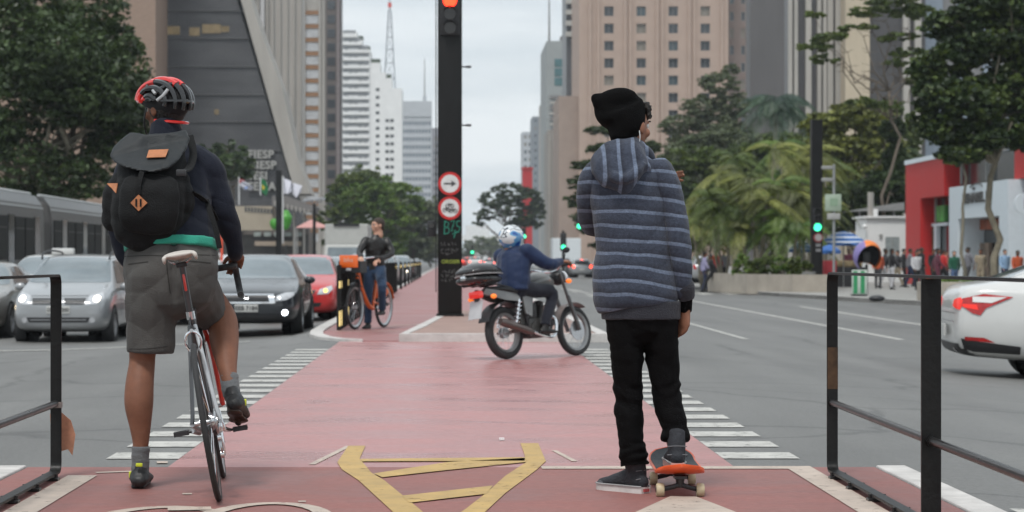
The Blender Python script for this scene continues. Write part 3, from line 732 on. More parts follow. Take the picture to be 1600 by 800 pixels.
# right side, far
def teal_extra(b, a, c, Hh):
    q = P(866, 135, 600); q2 = P(887, 91, 600); cx_ = (X(853, 600)+X(905, 600))/2
    for i in range(3):
        zz = lerp(q2.z, q.z, (i+.5)/3)+.3; MB().box(((q.x+q2.x)/2-cx_, -.05, zz), (q2.x-q.x, .1, 2.2)).build('glass_panel', M_GLASST, b, smooth=False)
    for i in range(5):
        zz = Zp(92+i*12.5, 600)+.3; MB().box((X(897, 600)-cx_, -.05, zz), (1.9, .1, 1.1)).build('window', M_GLASST, b, smooth=False)
    for i in range(7):
        zz = Zp(152+i*8.5, 600)+.3; MB().box((X(877, 600)-cx_, -.25, zz), (6.4, .5, .6 if i % 2 else .9)).build('ledge', M_CONC if i % 2 else M_CONCD, b, smooth=False)
    MB().cyl((a+1, 6, Hh), (a+1, 6, Hh+20), .3, .1, 8).build('roof_mast', M_CONCD, b)
    MB().box((2.0, 5, Hh+.8), (5, 5, 1.6)).build('roof_plant', M_CONCD, b, smooth=False)
building('teal_glass_block', 'grey concrete block with a teal glass bay left of the beige tower', X(854, 600), X(905, 600), 600, 640, Zp(64, 600), mat('cool_concrete', (.27, .285, .28), .8, var=.1, scale=.3), extra=teal_extra)
def stack_extra(b, a, c, Hh):
    for i in range(6): MB().box((0, -.8, Hh-.6-i*2.9), (c-a+.5, 1.6, 1.0)).build('balcony', M_CONC, b, smooth=False)
building('balcony_tower', 'dark tower of stacked concrete balconies beside the top of the beige tower', X(885, 520), X(906, 520), 520, 540, 78, M_DKGL, extra=lambda b, a, c, Hh: [MB().box((0, -.8, Zp(3+i*17, 520)+.3), (c-a+.5, 1.6, 1.15)).build('balcony', M_CONC, b, smooth=False) for i in range(4)])
building('blank_concrete_slab', 'tall blank concrete slab wall standing right of the red pillar', X(856, 480), X(887, 480), 480, 500, Zp(203, 480), mat('weathered_concrete', (.27, .25, .225), .9, var=.25, scale=.5, stretch=(1, 1, .1)), extra=lambda b, a, c, Hh: [MB().box((u, -.1, Hh/2), (.25, .2, Hh)).build('pilaster', M_CONC, b, smooth=False) for u in (-1.9, -.2, 1.3)])
building('far_grey_block', 'far grey block with a stepped roof above the roadside tree', X(816, 950), X(834, 950), 950, 970, Zp(206, 950), M_LGREY, cols=[1.4, 3.4], cw=1.1, ch=1.5, z0=18, dz=3.3, mull=0)
building('far_slate_block', 'far slate-coloured block beside the stepped grey block', X(832, 900), X(849, 900), 900, 925, Zp(182, 900), mat('slate_wall', (.19, .21, .23), .6, var=.1, scale=.4), cols=[1.3, 3.1], cw=1, ch=1.2, z0=18, dz=3.1, mull=0)
building('far_tan_block', 'far narrow concrete block between the slate block and the teal glass', X(846, 700), X(859, 700), 700, 720, Zp(160, 700), M_CONC)
rpil = thing('red_pillar', 'tall red concrete pillar standing beside the roadside tree in the distance', 'pillar', (X(824, 460), 460, -.2))
MB().box((0, 1, 10.2), (2.1, 2, 20.4), bev=.05).build('shaft', mat('red_concrete', (.5, .035, .04), .6), rpil, smooth=False)
MB().box((0, 1, 20.6), (2.5, 2.4, .4)).build('capital', MATS['red_concrete'], rpil, smooth=False)
# right side, near towers
def right_tower(name, label, p0, p1, Y, dep, top, m, **k): return building(name, label, X(p0, Y), X(p1, Y), Y, Y+dep, top, m, **k)
right_tower('brown_slab_tower', 'brown slab tower with small windows right of the beige tower', 1137, 1172, 408, 4, 78, mat('mauve_brown_wall', (.22, .17, .15), .8, var=.08, scale=.4), cols=[.8, 2.9], cw=.8, ch=1.7, z0=14.35, dz=3.18, mull=0)
right_tower('slate_tower', 'plain dark slate tower above the dark palm', 1172, 1232, 280, 4, 60, mat('slate_cladding', (.12, .115, .115), .6, var=.12, scale=.5, stretch=(1, 1, .2)))
def pier_extra(ps, Y, p0, p1, m, w=.6):
    def f(b, a, c, Hh):
        for px in ps: MB().box((X(px, Y)-(X(p0, Y)+X(p1, Y))/2, -.35, Hh/2), (w, .7, Hh)).build('pier', m, b, smooth=False)
    return f
right_tower('finned_tower', 'dark glass tower with pale vertical piers above the green trees', 1232, 1321, 240, 3, 50, M_DKGL, extra=pier_extra((1234, 1240, 1261, 1279, 1285, 1295, 1307, 1317), 240, 1230, 1321, M_CONC))
right_tower('cream_wall_tower', 'windowless cream wall beside the dark finned tower', 1321, 1359, 236, 3, 50, mat('cream_wall', (.46, .39, .29), .8, var=.12, scale=.5, stretch=(1, 1, .2)))
right_tower('black_glass_tower', 'black glass tower right of the cream wall', 1359, 1446, 237, 3, 50, M_DKGL, extra=pier_extra((1414, 1432), 238, 1358, 1446, M_CONC, .7))
right_tower('grey_glass_tower', 'grey and blue tower seen through the top of the large right tree', 1447, 1640, 250, 3, 55, mat('grey_panel', (.22, .22, .22), .7, var=.2, scale=.5), extra=pier_extra((1447, 1462, 1500, 1540, 1580, 1610), 250, 1444, 1640, mat('blue_panel', (.25, .3, .36), .4), 1.1))
# pale footbridge at the end of the avenue
fb = thing('distant_viaduct', 'pale viaduct crossing far away at the end of the avenue', 'bridge', (5, 1200, -.3))
q = Zp(372, 1200)+.3; MB().box((2, 0, q), (60, 8, 3.2)).build('deck', M_WHT, fb, smooth=False)
for x in (-24, -12, 0, 9, 18, 28): MB().box((x, 0, q/2-.8), (1.5, 5, q-1.6)).build('pier', M_CONC, fb, smooth=False)
building('distant_pale_block', 'low pale block far down the avenue under the sky', X(728, 1500), X(765, 1500), 1500, 1530, Zp(352, 1500), M_WHT)
# ================================================================ TREES AND PLANTS
def leafmat(name, c, tr=.25):
    m = mat(name, c, .5, var=.35, scale=.9, detail=2); t, b = nodes_of(m)
    b.inputs['Subsurface Weight'].default_value = 0
    ts = N(t, 'ShaderNodeBsdfTranslucent'); ts.inputs['Color'].default_value = (c[0]*1.5, c[1]*1.5, c[2]*.9, 1)
    ms = N(t, 'ShaderNodeMixShader'); ms.inputs['Fac'].default_value = tr
    o = t.nodes['Material Output']; t.links.new(b.outputs['BSDF'], ms.inputs[1]); t.links.new(ts.outputs['BSDF'], ms.inputs[2]); t.links.new(ms.outputs['Shader'], o.inputs['Surface'])
    return m
LF = {'rich': [leafmat('leaf_rich_a', (.022, .04, .014)), leafmat('leaf_rich_b', (.042, .07, .022)), leafmat('leaf_rich_c', (.085, .12, .03))],
      'dark': [leafmat('leaf_dark_a', (.024, .042, .014)), leafmat('leaf_dark_b', (.042, .07, .022)), leafmat('leaf_dark_c', (.066, .10, .036))],
      'mid': [leafmat('leaf_mid_a', (.05, .078, .018)), leafmat('leaf_mid_b', (.08, .118, .024)), leafmat('leaf_mid_c', (.115, .15, .035))],
      'grey': [leafmat('leaf_grey_a', (.07, .088, .05)), leafmat('leaf_grey_b', (.10, .125, .07)), leafmat('leaf_grey_c', (.135, .16, .09))],
      'olive': [leafmat('leaf_olive_a', (.09, .105, .025)), leafmat('leaf_olive_b', (.155, .175, .038)), leafmat('leaf_olive_c', (.21, .225, .055))],
      'teal': [leafmat('leaf_teal_a', (.03, .06, .04)), leafmat('leaf_teal_b', (.045, .085, .055)), leafmat('leaf_teal_c', (.07, .115, .07))],
      'lime': [leafmat('leaf_lime_a', (.06, .12, .015)), leafmat('leaf_lime_b', (.10, .17, .025)), leafmat('leaf_lime_c', (.14, .21, .04))]}
M_BARK = mat('bark', (.13, .105, .08), .9, var=.3, scale=6, bump=.6, stretch=(1, 1, .3))
M_BARKL = mat('pale_bark', (.26, .235, .18), .85, var=.3, scale=4, bump=.5, stretch=(1, 1, .4))
def leaf_cloud(lobes, size, rng, flat=.0, aspect=1.5):
    """lobes: (cx,cy,cz,rx,ry,rz,n) -> mesh of leaf-sized quads in clumps"""
    V, Fc, MI = [], [], []; k = 0
    for (cx, cy, cz, rx, ry, rz, n) in lobes:
        nc = max(6, n//26)
        d = rng.normal(size=(nc, 3)); d /= np.linalg.norm(d, axis=1)[:, None]
        rad = rng.uniform(.35, 1.05, nc)**.55
        cen = d*rad[:, None]
        cr = rng.uniform(.12, .3, nc)
        idx = rng.integers(0, nc, n)
        off = rng.normal(size=(n, 3)); off /= (np.linalg.norm(off, axis=1)[:, None]+1e-6); off *= (rng.uniform(.1, 1, n)**.5)[:, None]
        off[:, 2] *= .6
        p = cen[idx]+off*cr[idx][:, None]
        p = p*np.array([rx, ry, rz])+np.array([cx, cy, cz])
        tone = rng.integers(0, 3, nc)
        a = rng.normal(size=(n, 3)); a[:, 2] *= .6; a /= np.linalg.norm(a, axis=1)[:, None]
        b = rng.normal(size=(n, 3)); b -= a*(a*b).sum(1)[:, None]; b /= np.linalg.norm(b, axis=1)[:, None]
        s = size*rng.uniform(.6, 1.3, n)[:, None]
        q = np.stack([p-a*s*aspect/2, p+b*s*.42-a*s*.1, p+a*s*aspect/2, p-b*s*.42-a*s*.1], 1).reshape(-1, 3)
        V.append(q); f = (np.arange(n*4).reshape(n, 4)+k); Fc.append(f); k += n*4
        mi = tone[idx]; flip = rng.uniform(size=n) < .3; mi = np.where(flip, rng.integers(0, 3, n), mi); MI.append(mi)
    V = np.concatenate(V); Fc = np.concatenate(Fc); MI = np.concatenate(MI)
    me = bpy.data.meshes.new('crown'); me.vertices.add(len(V)); me.vertices.foreach_set('co', V.ravel().astype(np.float32))
    me.loops.add(len(Fc)*4); me.loops.foreach_set('vertex_index', Fc.ravel().astype(np.int32))
    me.polygons.add(len(Fc)); me.polygons.foreach_set('loop_start', (np.arange(len(Fc))*4).astype(np.int32)); me.polygons.foreach_set('material_index', MI.astype(np.int32))
    me.update(); me.validate(); return me
def branch(mb, a, b, r0, r1, rng, wob=.12, n=5):
    a, b = Vector(a), Vector(b); L_ = (b-a).length
    pts = [a.lerp(b, i/n)+(Vector(rng.normal(size=3))*wob*L_*.25*math.sin(math.pi*i/n)) for i in range(n+1)]
    mb.tube(pts, [lerp(r0, r1, i/n) for i in range(n+1)], n=7); return pts
def tree(name, label, base, lobes, leaves, size, trunk_r, kind='mid', fork=None, bark=None, seed=1, group=None, extra_twigs=0, cat='tree'):
    """lobes relative to base; fork: height at which limbs leave the trunk"""
    rng = np.random.default_rng(seed); t = thing(name, label, cat, base, group=group)
    tot = sum(l[3]*l[5] for l in lobes)
    ls = [(*l[:6], int(leaves*l[3]*l[5]/tot)) for l in lobes]
    me = leaf_cloud(ls, size, rng)
    for q in LF[kind]: me.materials.append(q)
    mesh_obj('crown', me, t)
    cz = min(l[2]-l[5]*.5 for l in lobes); fork = fork or max(.8, cz); mb = MB()
    cx = sum(l[0] for l in lobes)/len(lobes)*.3; cy = sum(l[1] for l in lobes)/len(lobes)*.3
    tp = branch(mb, (0, 0, -.3), (cx, cy, fork), trunk_r*1.15, trunk_r*.75, rng, .15, 7)
    for l in lobes:
        top = Vector((l[0], l[1], l[2]+l[5]*.3))
        p = branch(mb, tp[-1-int(rng.integers(0, 2))], top, trunk_r*.55, trunk_r*.12, rng, .35, 6)
        for k in range(3+extra_twigs):
            d = Vector(rng.normal(size=3)); d.z = abs(d.z)*.6; d.normalize()
            branch(mb, p[2+k % 4], p[2+k % 4]+Vector((d.x*l[3], d.y*l[4], d.z*l[5]))*.75, trunk_r*.22, trunk_r*.05, rng, .3, 4)
    mb.build('trunk', bark or M_BARK, t, smooth='all'); return t
def blobs(seed, n, cx, cz, rx, rz, ry=None, r=(.35, .55), squash=.75, ex=[]):
    rng = np.random.default_rng(seed); out = []; ry = ry or rx
    for i in range(n):
        a = rng.uniform(0, 2*math.pi); q = rng.uniform(.15, .8)**.6; w = rng.uniform(-1, 1)
        k = rng.uniform(*r); s = math.sqrt(max(.05, 1-w*w*.8))
        out.append((cx+math.cos(a)*q*rx*s, math.sin(a)*q*ry*s, cz+w*rz*.7, rx*k, ry*k, rx*k*squash))
    return out+ex
# big street tree left, behind the bus
b0 = (X(60, 88), 88, -.3)
tree('street_tree', 'large dark green street tree with a broad crown behind the articulated bus', b0,
     blobs(3, 17, -.4, 8.2, 5.2, 4.6, ry=4.6, r=(.32, .46), ex=[(2.6, 0, 8.6, 1.9, 2.2, 1.4), (1.2, 0, 11.6, 2.4, 2.4, 1.5), (3.3, .5, 6.6, 1.5, 1.8, 1.2), (2.9, 0, 4.9, 1.5, 2, 1.3), (-.5, -2, 4.7, 3.3, 2, 1.4), (3.0, 0, 10.1, 1.4, 1.6, 1.0), (-3, 0, 12.4, 3, 3, 2)]), 80000, .165, .3, 'dark', fork=3.4, bark=M_BARKL, seed=5, extra_twigs=4)
tree('young_tree', 'green tree in front of the lattice block beside the white letters', (X(340, 190), 190, -.3), blobs(8, 8, .3, 9.8, 3.4, 2.2, r=(.4, .55)), 6000, .3, .2, 'dark', fork=5, seed=9)
# trees left of the avenue
for i, (px, Y, top, rx, kind, lab, sd) in enumerate((
     (548, 300, 268, 4.4, 'mid', 'green roadside tree at the foot of the dark slab tower', 21),
     (600, 290, 283, 5.0, 'lime', 'bright green roadside tree below the white stepped block', 22),
     (578, 380, 262, 6.0, 'mid', 'dark tree crown rising behind the bright green roadside tree', 23),
     (646, 330, 304, 4.4, 'grey', 'grey-green roadside tree left of the black signal pole', 24),
     (672, 420, 316, 5.0, 'grey', 'pale grey-green tree half hidden by the black signal pole', 25))):
    zt = Zp(top, Y)+.3; base = (X(px, Y), Y, -.3)
    tree('roadside_tree', lab, base, blobs(sd, 11, 0, zt*.56, rx, zt*.5, r=(.42, .6), squash=.8, ex=[(0, 0, zt*.85, rx*.55, rx*.55, zt*.14), (0, 0, zt*.3, rx*.8, rx*.8, zt*.18)]), 15000, .42, .25, kind, fork=2.4, seed=sd, group='trees along the left side of the avenue')
# round tree above the motorcyclist
b0 = (X(796, 430), 430, -.3); k = 430/3400
tree('spreading_tree', 'dark spreading tree above the motorcyclist in the distance', b0,
     [((px-796)*k, 0, (406-py)*k+1.3, rx*k, rx*k*.9, rz*k) for px, py, rx, rz in ((770, 312, 22, 13), (800, 300, 24, 16), (826, 312, 22, 18), (790, 326, 26, 14), (760, 334, 18, 10), (838, 338, 16, 18), (820, 340, 18, 16), (748, 348, 10, 6), (806, 354, 18, 10), (778, 296, 12, 8), (838, 318, 12, 14))], 12000, .42, .5, 'dark', fork=4.5, seed=31)
for i, (px, Y, top, rx, lab) in enumerate(((735, 800, 378, 5, 'small far tree under the viaduct'), (764, 760, 372, 6, 'far tree left of the motorcyclist helmet'), (752, 900, 374, 8, 'hazy far tree in the gap beside the signal pole'))):
    zt = Zp(top, Y)+.3; tree('far_tree', lab, (X(px, Y), Y, -.3), blobs(40+i, 5, 0, zt*.6, rx, zt*.4, r=(.5, .7)), 1500, 1., .3, 'grey', seed=40+i, fork=1.5)
# layered dark tree behind the skater
k = 165/3400; b0 = (X(965, 165), 165, -.3)
def lob(px, py, rx, rz, c, k, d=0): return ((px-c)*k, d, (406-py)*k+1.3, rx*k, rx*k*.9, rz*k)
tree('layered_tree', 'dark tree with layered horizontal branches behind the skater', b0, [lob(*q, 965, k) for q in ((945, 202, 28, 8), (955, 232, 38, 9), (915, 258, 26, 8), (925, 285, 38, 12), (908, 312, 24, 14), (930, 345, 38, 18), (950, 386, 30, 9), (1000, 230, 34, 14), (1020, 275, 36, 18), (1030, 320, 40, 22), (1045, 365, 46, 20), (975, 195, 26, 12), (990, 300, 40, 30), (1060, 300, 26, 22))], 30000, .26, .26, 'dark', fork=2.5, seed=51)
k = 200/3400
tree('feathery_tree', 'grey-green feathery tree in front of the brown slab tower', (X(1090, 200), 200, -.3), [lob(*q, 1090, k) for q in ((1060, 195, 34, 16), (1100, 165, 36, 18), (1125, 130, 30, 18), (1145, 165, 30, 22), (1080, 225, 40, 18), (1120, 200, 40, 22), (1150, 215, 26, 26), (1060, 250, 30, 20), (1105, 255, 40, 22), (1140, 108, 16, 10))], 30000, .2, .2, 'grey', fork=6.5, seed=52, extra_twigs=5)
k = 140/3400
tree('broad_tree', 'yellow-green broad tree right of the tall signal pole', (X(1330, 140), 140, -.3), [lob(*q, 1330, k) for q in ((1290, 195, 34, 20), (1330, 180, 38, 20), (1370, 195, 34, 22), (1300, 230, 40, 22), (1350, 230, 42, 22), (1390, 230, 26, 24), (1310, 270, 42, 22), (1360, 275, 42, 20), (1395, 270, 22, 18), (1270, 240, 20, 26))], 32000, .24, .24, 'olive', fork=4, seed=53)
tree('dense_tree', 'dark dense tree beneath the yellow-green tree beside the red shopfront', (X(1345, 128), 128, -.3), [lob(*q, 1345, 128/3400) for q in ((1300, 310, 36, 20), (1340, 300, 36, 20), (1380, 290, 34, 26), (1400, 250, 20, 28), (1310, 345, 36, 20), (1360, 335, 40, 20), (1395, 320, 24, 20), (1395, 200, 18, 20))], 22000, .26, .2, 'dark', fork=1.6, seed=54)
tree('back_tree', 'dark tree filling the gap behind the fan palms', (X(1150, 175), 175, -.3), [lob(*q, 1150, 175/3400) for q in ((1080, 320, 50, 28), (1130, 300, 50, 30), (1190, 290, 50, 40), (1240, 300, 50, 40), (1070, 250, 34, 24), (1120, 255, 40, 24), (1170, 245, 36, 24), (1225, 235, 40, 30), (1090, 365, 50, 22), (1160, 355, 60, 26), (1230, 350, 60, 28), (1270, 240, 30, 30), (1050, 380, 40, 16))], 32000, .32, .25, 'mid', fork=2, seed=55)
tree('soft_tree', 'pale grey-green tree rising between the feathery tree and the tall palm', (X(1150, 186), 186, -.3), [lob(*q, 1150, 186/3400) for q in ((1045, 260, 30, 26), (1085, 235, 40, 24), (1130, 222, 40, 22), (1175, 235, 40, 26), (1100, 280, 44, 26), (1160, 275, 44, 26), (1215, 250, 34, 26), (1250, 230, 26, 26), (1270, 200, 22, 22))], 26000, .24, .22, 'grey', fork=5, seed=57)
tree('corner_tree', 'dark green tree filling the corner between the kiosk and the large leafy tree', (X(1405, 158), 158, -.3), [lob(*q, 1405, 158/3400) for q in ((1385, 180, 26, 24), (1415, 210, 26, 30), (1400, 250, 34, 26), (1420, 290, 26, 24), (1375, 225, 26, 24), (1390, 300, 30, 20))], 14000, .24, .2, 'mid', fork=4, seed=58)
# top right: large leafy tree and the sparse flat-branched one
k = 74/3400
tree('large_leafy_tree', 'large leafy tree overhanging the red shopfront with a slender pale trunk', (X(1556, 74), 74, -.2),
     [lob(*q[:4], 1556, k, q[4]) for q in ((1470, 150, 42, 30, 0), (1455, 110, 36, 22, .3), (1500, 90, 46, 30, .4), (1560, 60, 60, 36, 0), (1520, 160, 50, 34, -.4), (1590, 140, 60, 44, .2), (1480, 205, 42, 26, 0), (1540, 215, 52, 28, 0), (1600, 210, 44, 30, 0), (1500, 245, 40, 14, -.3), (1640, 100, 60, 50, 0), (1640, 180, 50, 40, 0), (1560, 10, 70, 30, 0), (1490, 40, 44, 22, .6), (1440, 185, 22, 20, 0), (1630, 20, 60, 40, 0), (1660, -60, 70, 50, 0), (1560, -60, 70, 40, .5))], 80000, .15, .12, 'rich', fork=5.4, bark=mat('mottled_bark', (.16, .14, .10), .85, var=.4, scale=4, bump=.5), seed=61, extra_twigs=2)
k = 126/3400
tree('flat_branched_tree', 'sparse tree with thin horizontal branches before the cream wall', (X(1402, 126), 126, -.2),
     [lob(*q, 1402, k) for q in ((1275, 75, 30, 7), (1300, 60, 34, 6), (1335, 45, 30, 6), (1290, 95, 24, 8), (1360, 20, 34, 8), (1400, 60, 34, 7), (1420, 85, 30, 8), (1420, 20, 40, 12), (1270, 25, 20, 5), (1385, 165, 36, 6), (1345, 160, 26, 6), (1400, 100, 24, 6), (1390, 0, 50, 8), (1440, 130, 22, 12))], 9000, .2, .10, 'mid', fork=11, bark=M_BARK, seed=62, extra_twigs=6)
# thin street trunk in front of the shop portal
sap = thing('thin_sapling', 'thin pale sapling trunk in front of the white shop portal', 'tree', (X(1506, 80), 80, -.2))
mb = MB(); branch(mb, (0, 0, 0), (-.1, 0, 5.0), .085, .04, np.random.default_rng(4), .1, 6); mb.build('trunk', M_BARKL, sap, smooth='all')
me = leaf_cloud([(-.1, 0, 5.3, .8, .8, .7, 1500)], .15, np.random.default_rng(5)); [me.materials.append(q) for q in LF['dark']]; mesh_obj('crown', me, sap)
# palms
def palm(name, label, base, h, nf, fl, kind, seed, r=.14, droop=.9, group=None, fan=False, stems=1):
    rng = np.random.default_rng(seed); t = thing(name, label, 'palm', base, group=group); mt = MB(); mf = MB()
    for s in range(stems):
        top = Vector((rng.uniform(-.5, .5)*(stems > 1)*1.2, rng.uniform(-.5, .5)*(stems > 1), h*(1 if s == 0 else rng.uniform(.6, .95))))
        branch(mt, (top.x*.2, top.y*.2, 0), top, r, r*.75, rng, .06, 6)
        for i in range(nf):
            a = rng.uniform(0, 2*math.pi); el = rng.uniform(-.2, 1.25); d = Vector((math.cos(a), math.sin(a), 0)); side = Vector((-d.y, d.x, 0))
            Lf = fl*rng.uniform(.75, 1.1); mi = int(rng.integers(0, 3)); mf.mi = mi
            pts = []
            for j in range(8):
                u = j/7; pts.append(top+d*(Lf*u*math.cos(el*(1-.5*u)))+Vector((0, 0, Lf*(u*math.sin(el)-droop*u*u*.75))))
            mf.tube(pts, [.025*(1-.8*j/7) for j in range(8)], n=4)
            if fan:
                c = pts[4]; dirv = (pts[4]-pts[2]).normalized()
                for q in range(11):
                    an = R(-75+15*q); dd = (dirv*math.cos(an)+side*math.sin(an)); w = side*math.cos(an)-dirv*math.sin(an)
                    l_ = fl*.5*(1-.25*abs(math.sin(an))); e_ = c+dd*l_+Vector((0, 0, -.25*l_)); m_ = c+dd*l_*.55+Vector((0, 0, .02)); ww = w*.055*fl*.5
                    mf.poly([c, m_+ww, e_, m_-ww])
            else:
                for j in range(1, 8):
                    for q in range(3):
                        f = (j-1+q/3)/7; p = pts[j-1].lerp(pts[j], q/3); tdir = (pts[j]-pts[j-1]).normalized()
                        for sg in (-1, 1):
                            l_ = Lf*.30*math.sin(math.pi*min(1, .12+f*.86))*rng.uniform(.8, 1.1)
                            e_ = p+side*sg*l_*.8+tdir*l_*.5+Vector((0, 0, -l_*.45)); m_ = p.lerp(e_, .5)+Vector((0, 0, l_*.08)); w = tdir*.04*Lf*.5
                            mf.poly([p, m_+w, e_, m_-w])
    me = mf.mesh('crown', recalc=False)
    for q in LF[kind]: me.materials.append(q)
    mesh_obj('crown', me, t); mt.build('trunk', M_BARKL, t, smooth='all'); return t
palm('tall_palm', 'dark tall palm with a round drooping crown against the slate tower', (X(1212, 165), 165, -.3), Zp(155, 165), 60, 3.3, 'teal', 71, .22, 1.25)
palm('slim_palm', 'small dark palm between the yellow-green tree and the red shopfront', (X(1400, 150), 150, -.3), Zp(235, 150), 22, 2.2, 'dark', 72, .16, 1.1)
fp = [(1110, 262, 100), (1150, 240, 106), (1190, 225, 98), (1225, 222, 108), (1262, 228, 101), (1130, 300, 94), (1175, 290, 93), (1215, 280, 95), (1250, 290, 95), (1290, 250, 106), (1100, 320, 98), (1235, 330, 92)]
for i, (px, py, Y) in enumerate(fp):
    side_ = ['leftmost', 'second from the left', 'third from the left', 'fourth from the left', 'fifth from the left', 'low left', 'low middle', 'low and leafy', 'low right', 'rightmost', 'short outer left', 'shortest and nearest'][i]
    palm('bushy_palm', 'yellow-green bushy palm above the planter wall, %s of its clump' % side_, (X(px, Y), Y, -.2), Zp(py, Y)-.1, 13, 1.9, ('olive', 'mid', 'olive', 'lime')[i % 4], 80+i, .07, 1.15, 'palms in the long planter', stems=3)
# planter with shrubs
pl = thing('long_planter', 'long low concrete planter wall under the palms at the pavement edge', 'planter', (13.2, 84, -.3))
mb = MB(); pp = [(-2.3, 8.5), (-1.6, 1.5), (-.2, -1.2), (1.15, -1.6), (1.15, -1.35), (-.05, -.95), (-1.38, 1.6), (-2.05, 8.5)]
mb.prism([(x, y, 0) for x, y in pp], (0, 0, .78)); mb.build('wall', mat('planter_concrete', (.36, .32, .27), .85, var=.15, scale=1.5, bump=.2), pl, smooth=False)
mb = MB(); mb.prism([(-2.0, 8.4, 0), (-1.36, 1.65, 0), (-.05, -.93, 0), (1.15, -1.3, 0), (2.4, 8.4, 0)], (0, 0, .66)); mb.build('soil', mat('soil', (.09, .065, .04), .95, var=.3), pl, smooth=False)
for i, (px, py, rx, rz, kind) in enumerate(((1160, 410, 16, 18, 'lime'), (1182, 412, 14, 15, 'mid'), (1202, 408, 14, 18, 'mid'), (1222, 410, 14, 18, 'lime'), (1242, 408, 12, 19, 'mid'), (1258, 412, 10, 14, 'mid'))):
    Y = (88, 86.5, 86, 85, 84.5, 84)[i]; k = Y/3400; t = thing('shrub', ('bright', 'dark', 'tall dark', 'pale', 'upright', 'small')[i]+' green shrub in the long planter, '+('at its far left end', 'second from the left', 'third from the left', 'fourth from the left', 'second from the signal pole', 'closest to the signal pole')[i], 'shrub', (X(px, Y), Y, .3), group='shrubs in the long planter')
    me = leaf_cloud([(0, 0, rz*k*.9, rx*k*1.2, rx*k, rz*k*1.1, 900)], .12, np.random.default_rng(90+i)); [me.materials.append(q) for q in LF[kind]]; mesh_obj('foliage', me, t)
    mb = MB()
    for q in range(5): branch(mb, (0, 0, 0), (.2*math.cos(q*1.3), .2*math.sin(q*1.3), rz*k*1.3), .02, .008, np.random.default_rng(q), .2, 3)
    mb.build('stem', M_BARK, t, smooth='all')
# ================================================================ VEHICLES
M_TYRE = mat('tyre_rubber', (.022, .022, .023), .75, var=.2, scale=20, bump=.2)
M_BLKP = mat('black_plastic', (.02, .02, .022), .45, var=.15, scale=8)
M_RIM = mat('alloy_rim', (.5, .51, .52), .3, .8, var=.1, scale=6)
M_CHROME = mat('chrome', (.75, .76, .78), .12, 1., var=.03, scale=4)
M_GLASS = mat('windscreen_glass', (.13, .16, .175), .06, .0, var=.25, scale=1.2, spec=1., coat=.4)
M_GLASSK = mat('side_window_glass', (.02, .024, .027), .1, var=.3, scale=1., spec=.6)
M_LAMP = mat('clear_lamp_glass', (.55, .56, .58), .12, .3, var=.12, scale=9, spec=.9)
M_HEAD = mat('lit_headlamp', (.9, .9, .85), .2, emit=(1, .86, .62), estr=4.5)
M_HEADW = mat('lit_white_headlamp', (.9, .9, .95), .2, emit=(.85, .93, 1), estr=9)
M_AMB = mat('lit_amber_lamp', (.8, .35, .05), .3, emit=(1, .42, .06), estr=3)
M_TAIL = mat('red_tail_lens', (.42, .012, .012), .12, var=.25, scale=14, coat=.5)
M_TAILON = mat('lit_tail_lamp', (.6, .02, .01), .2, emit=(1, .07, .03), estr=3.2)
M_PLATE = mat('plate_grey', (.5, .5, .48), .5, var=.06)
M_INK = mat('plate_ink', (.06, .06, .06), .5, var=.05)
M_DARKIN = mat('dark_interior', (.01, .01, .011), .8)
def paint(name, c, flake=.3): return mat(name, c, .3, flake, var=.04, scale=2, coat=.8)
P_SILV = paint('silver_paint', (.32, .33, .34), .35); P_BLACK = paint('black_blue_paint', (.016, .019, .024), .1); P_WHITE = paint('white_paint', (.56, .56, .545), 0); P_RED = paint('red_paint', (.5, .02, .02), 0); P_GOLD = paint('champagne_paint', (.22, .205, .185), .35); P_GREY = paint('dark_grey_paint', (.09, .095, .1), .3)
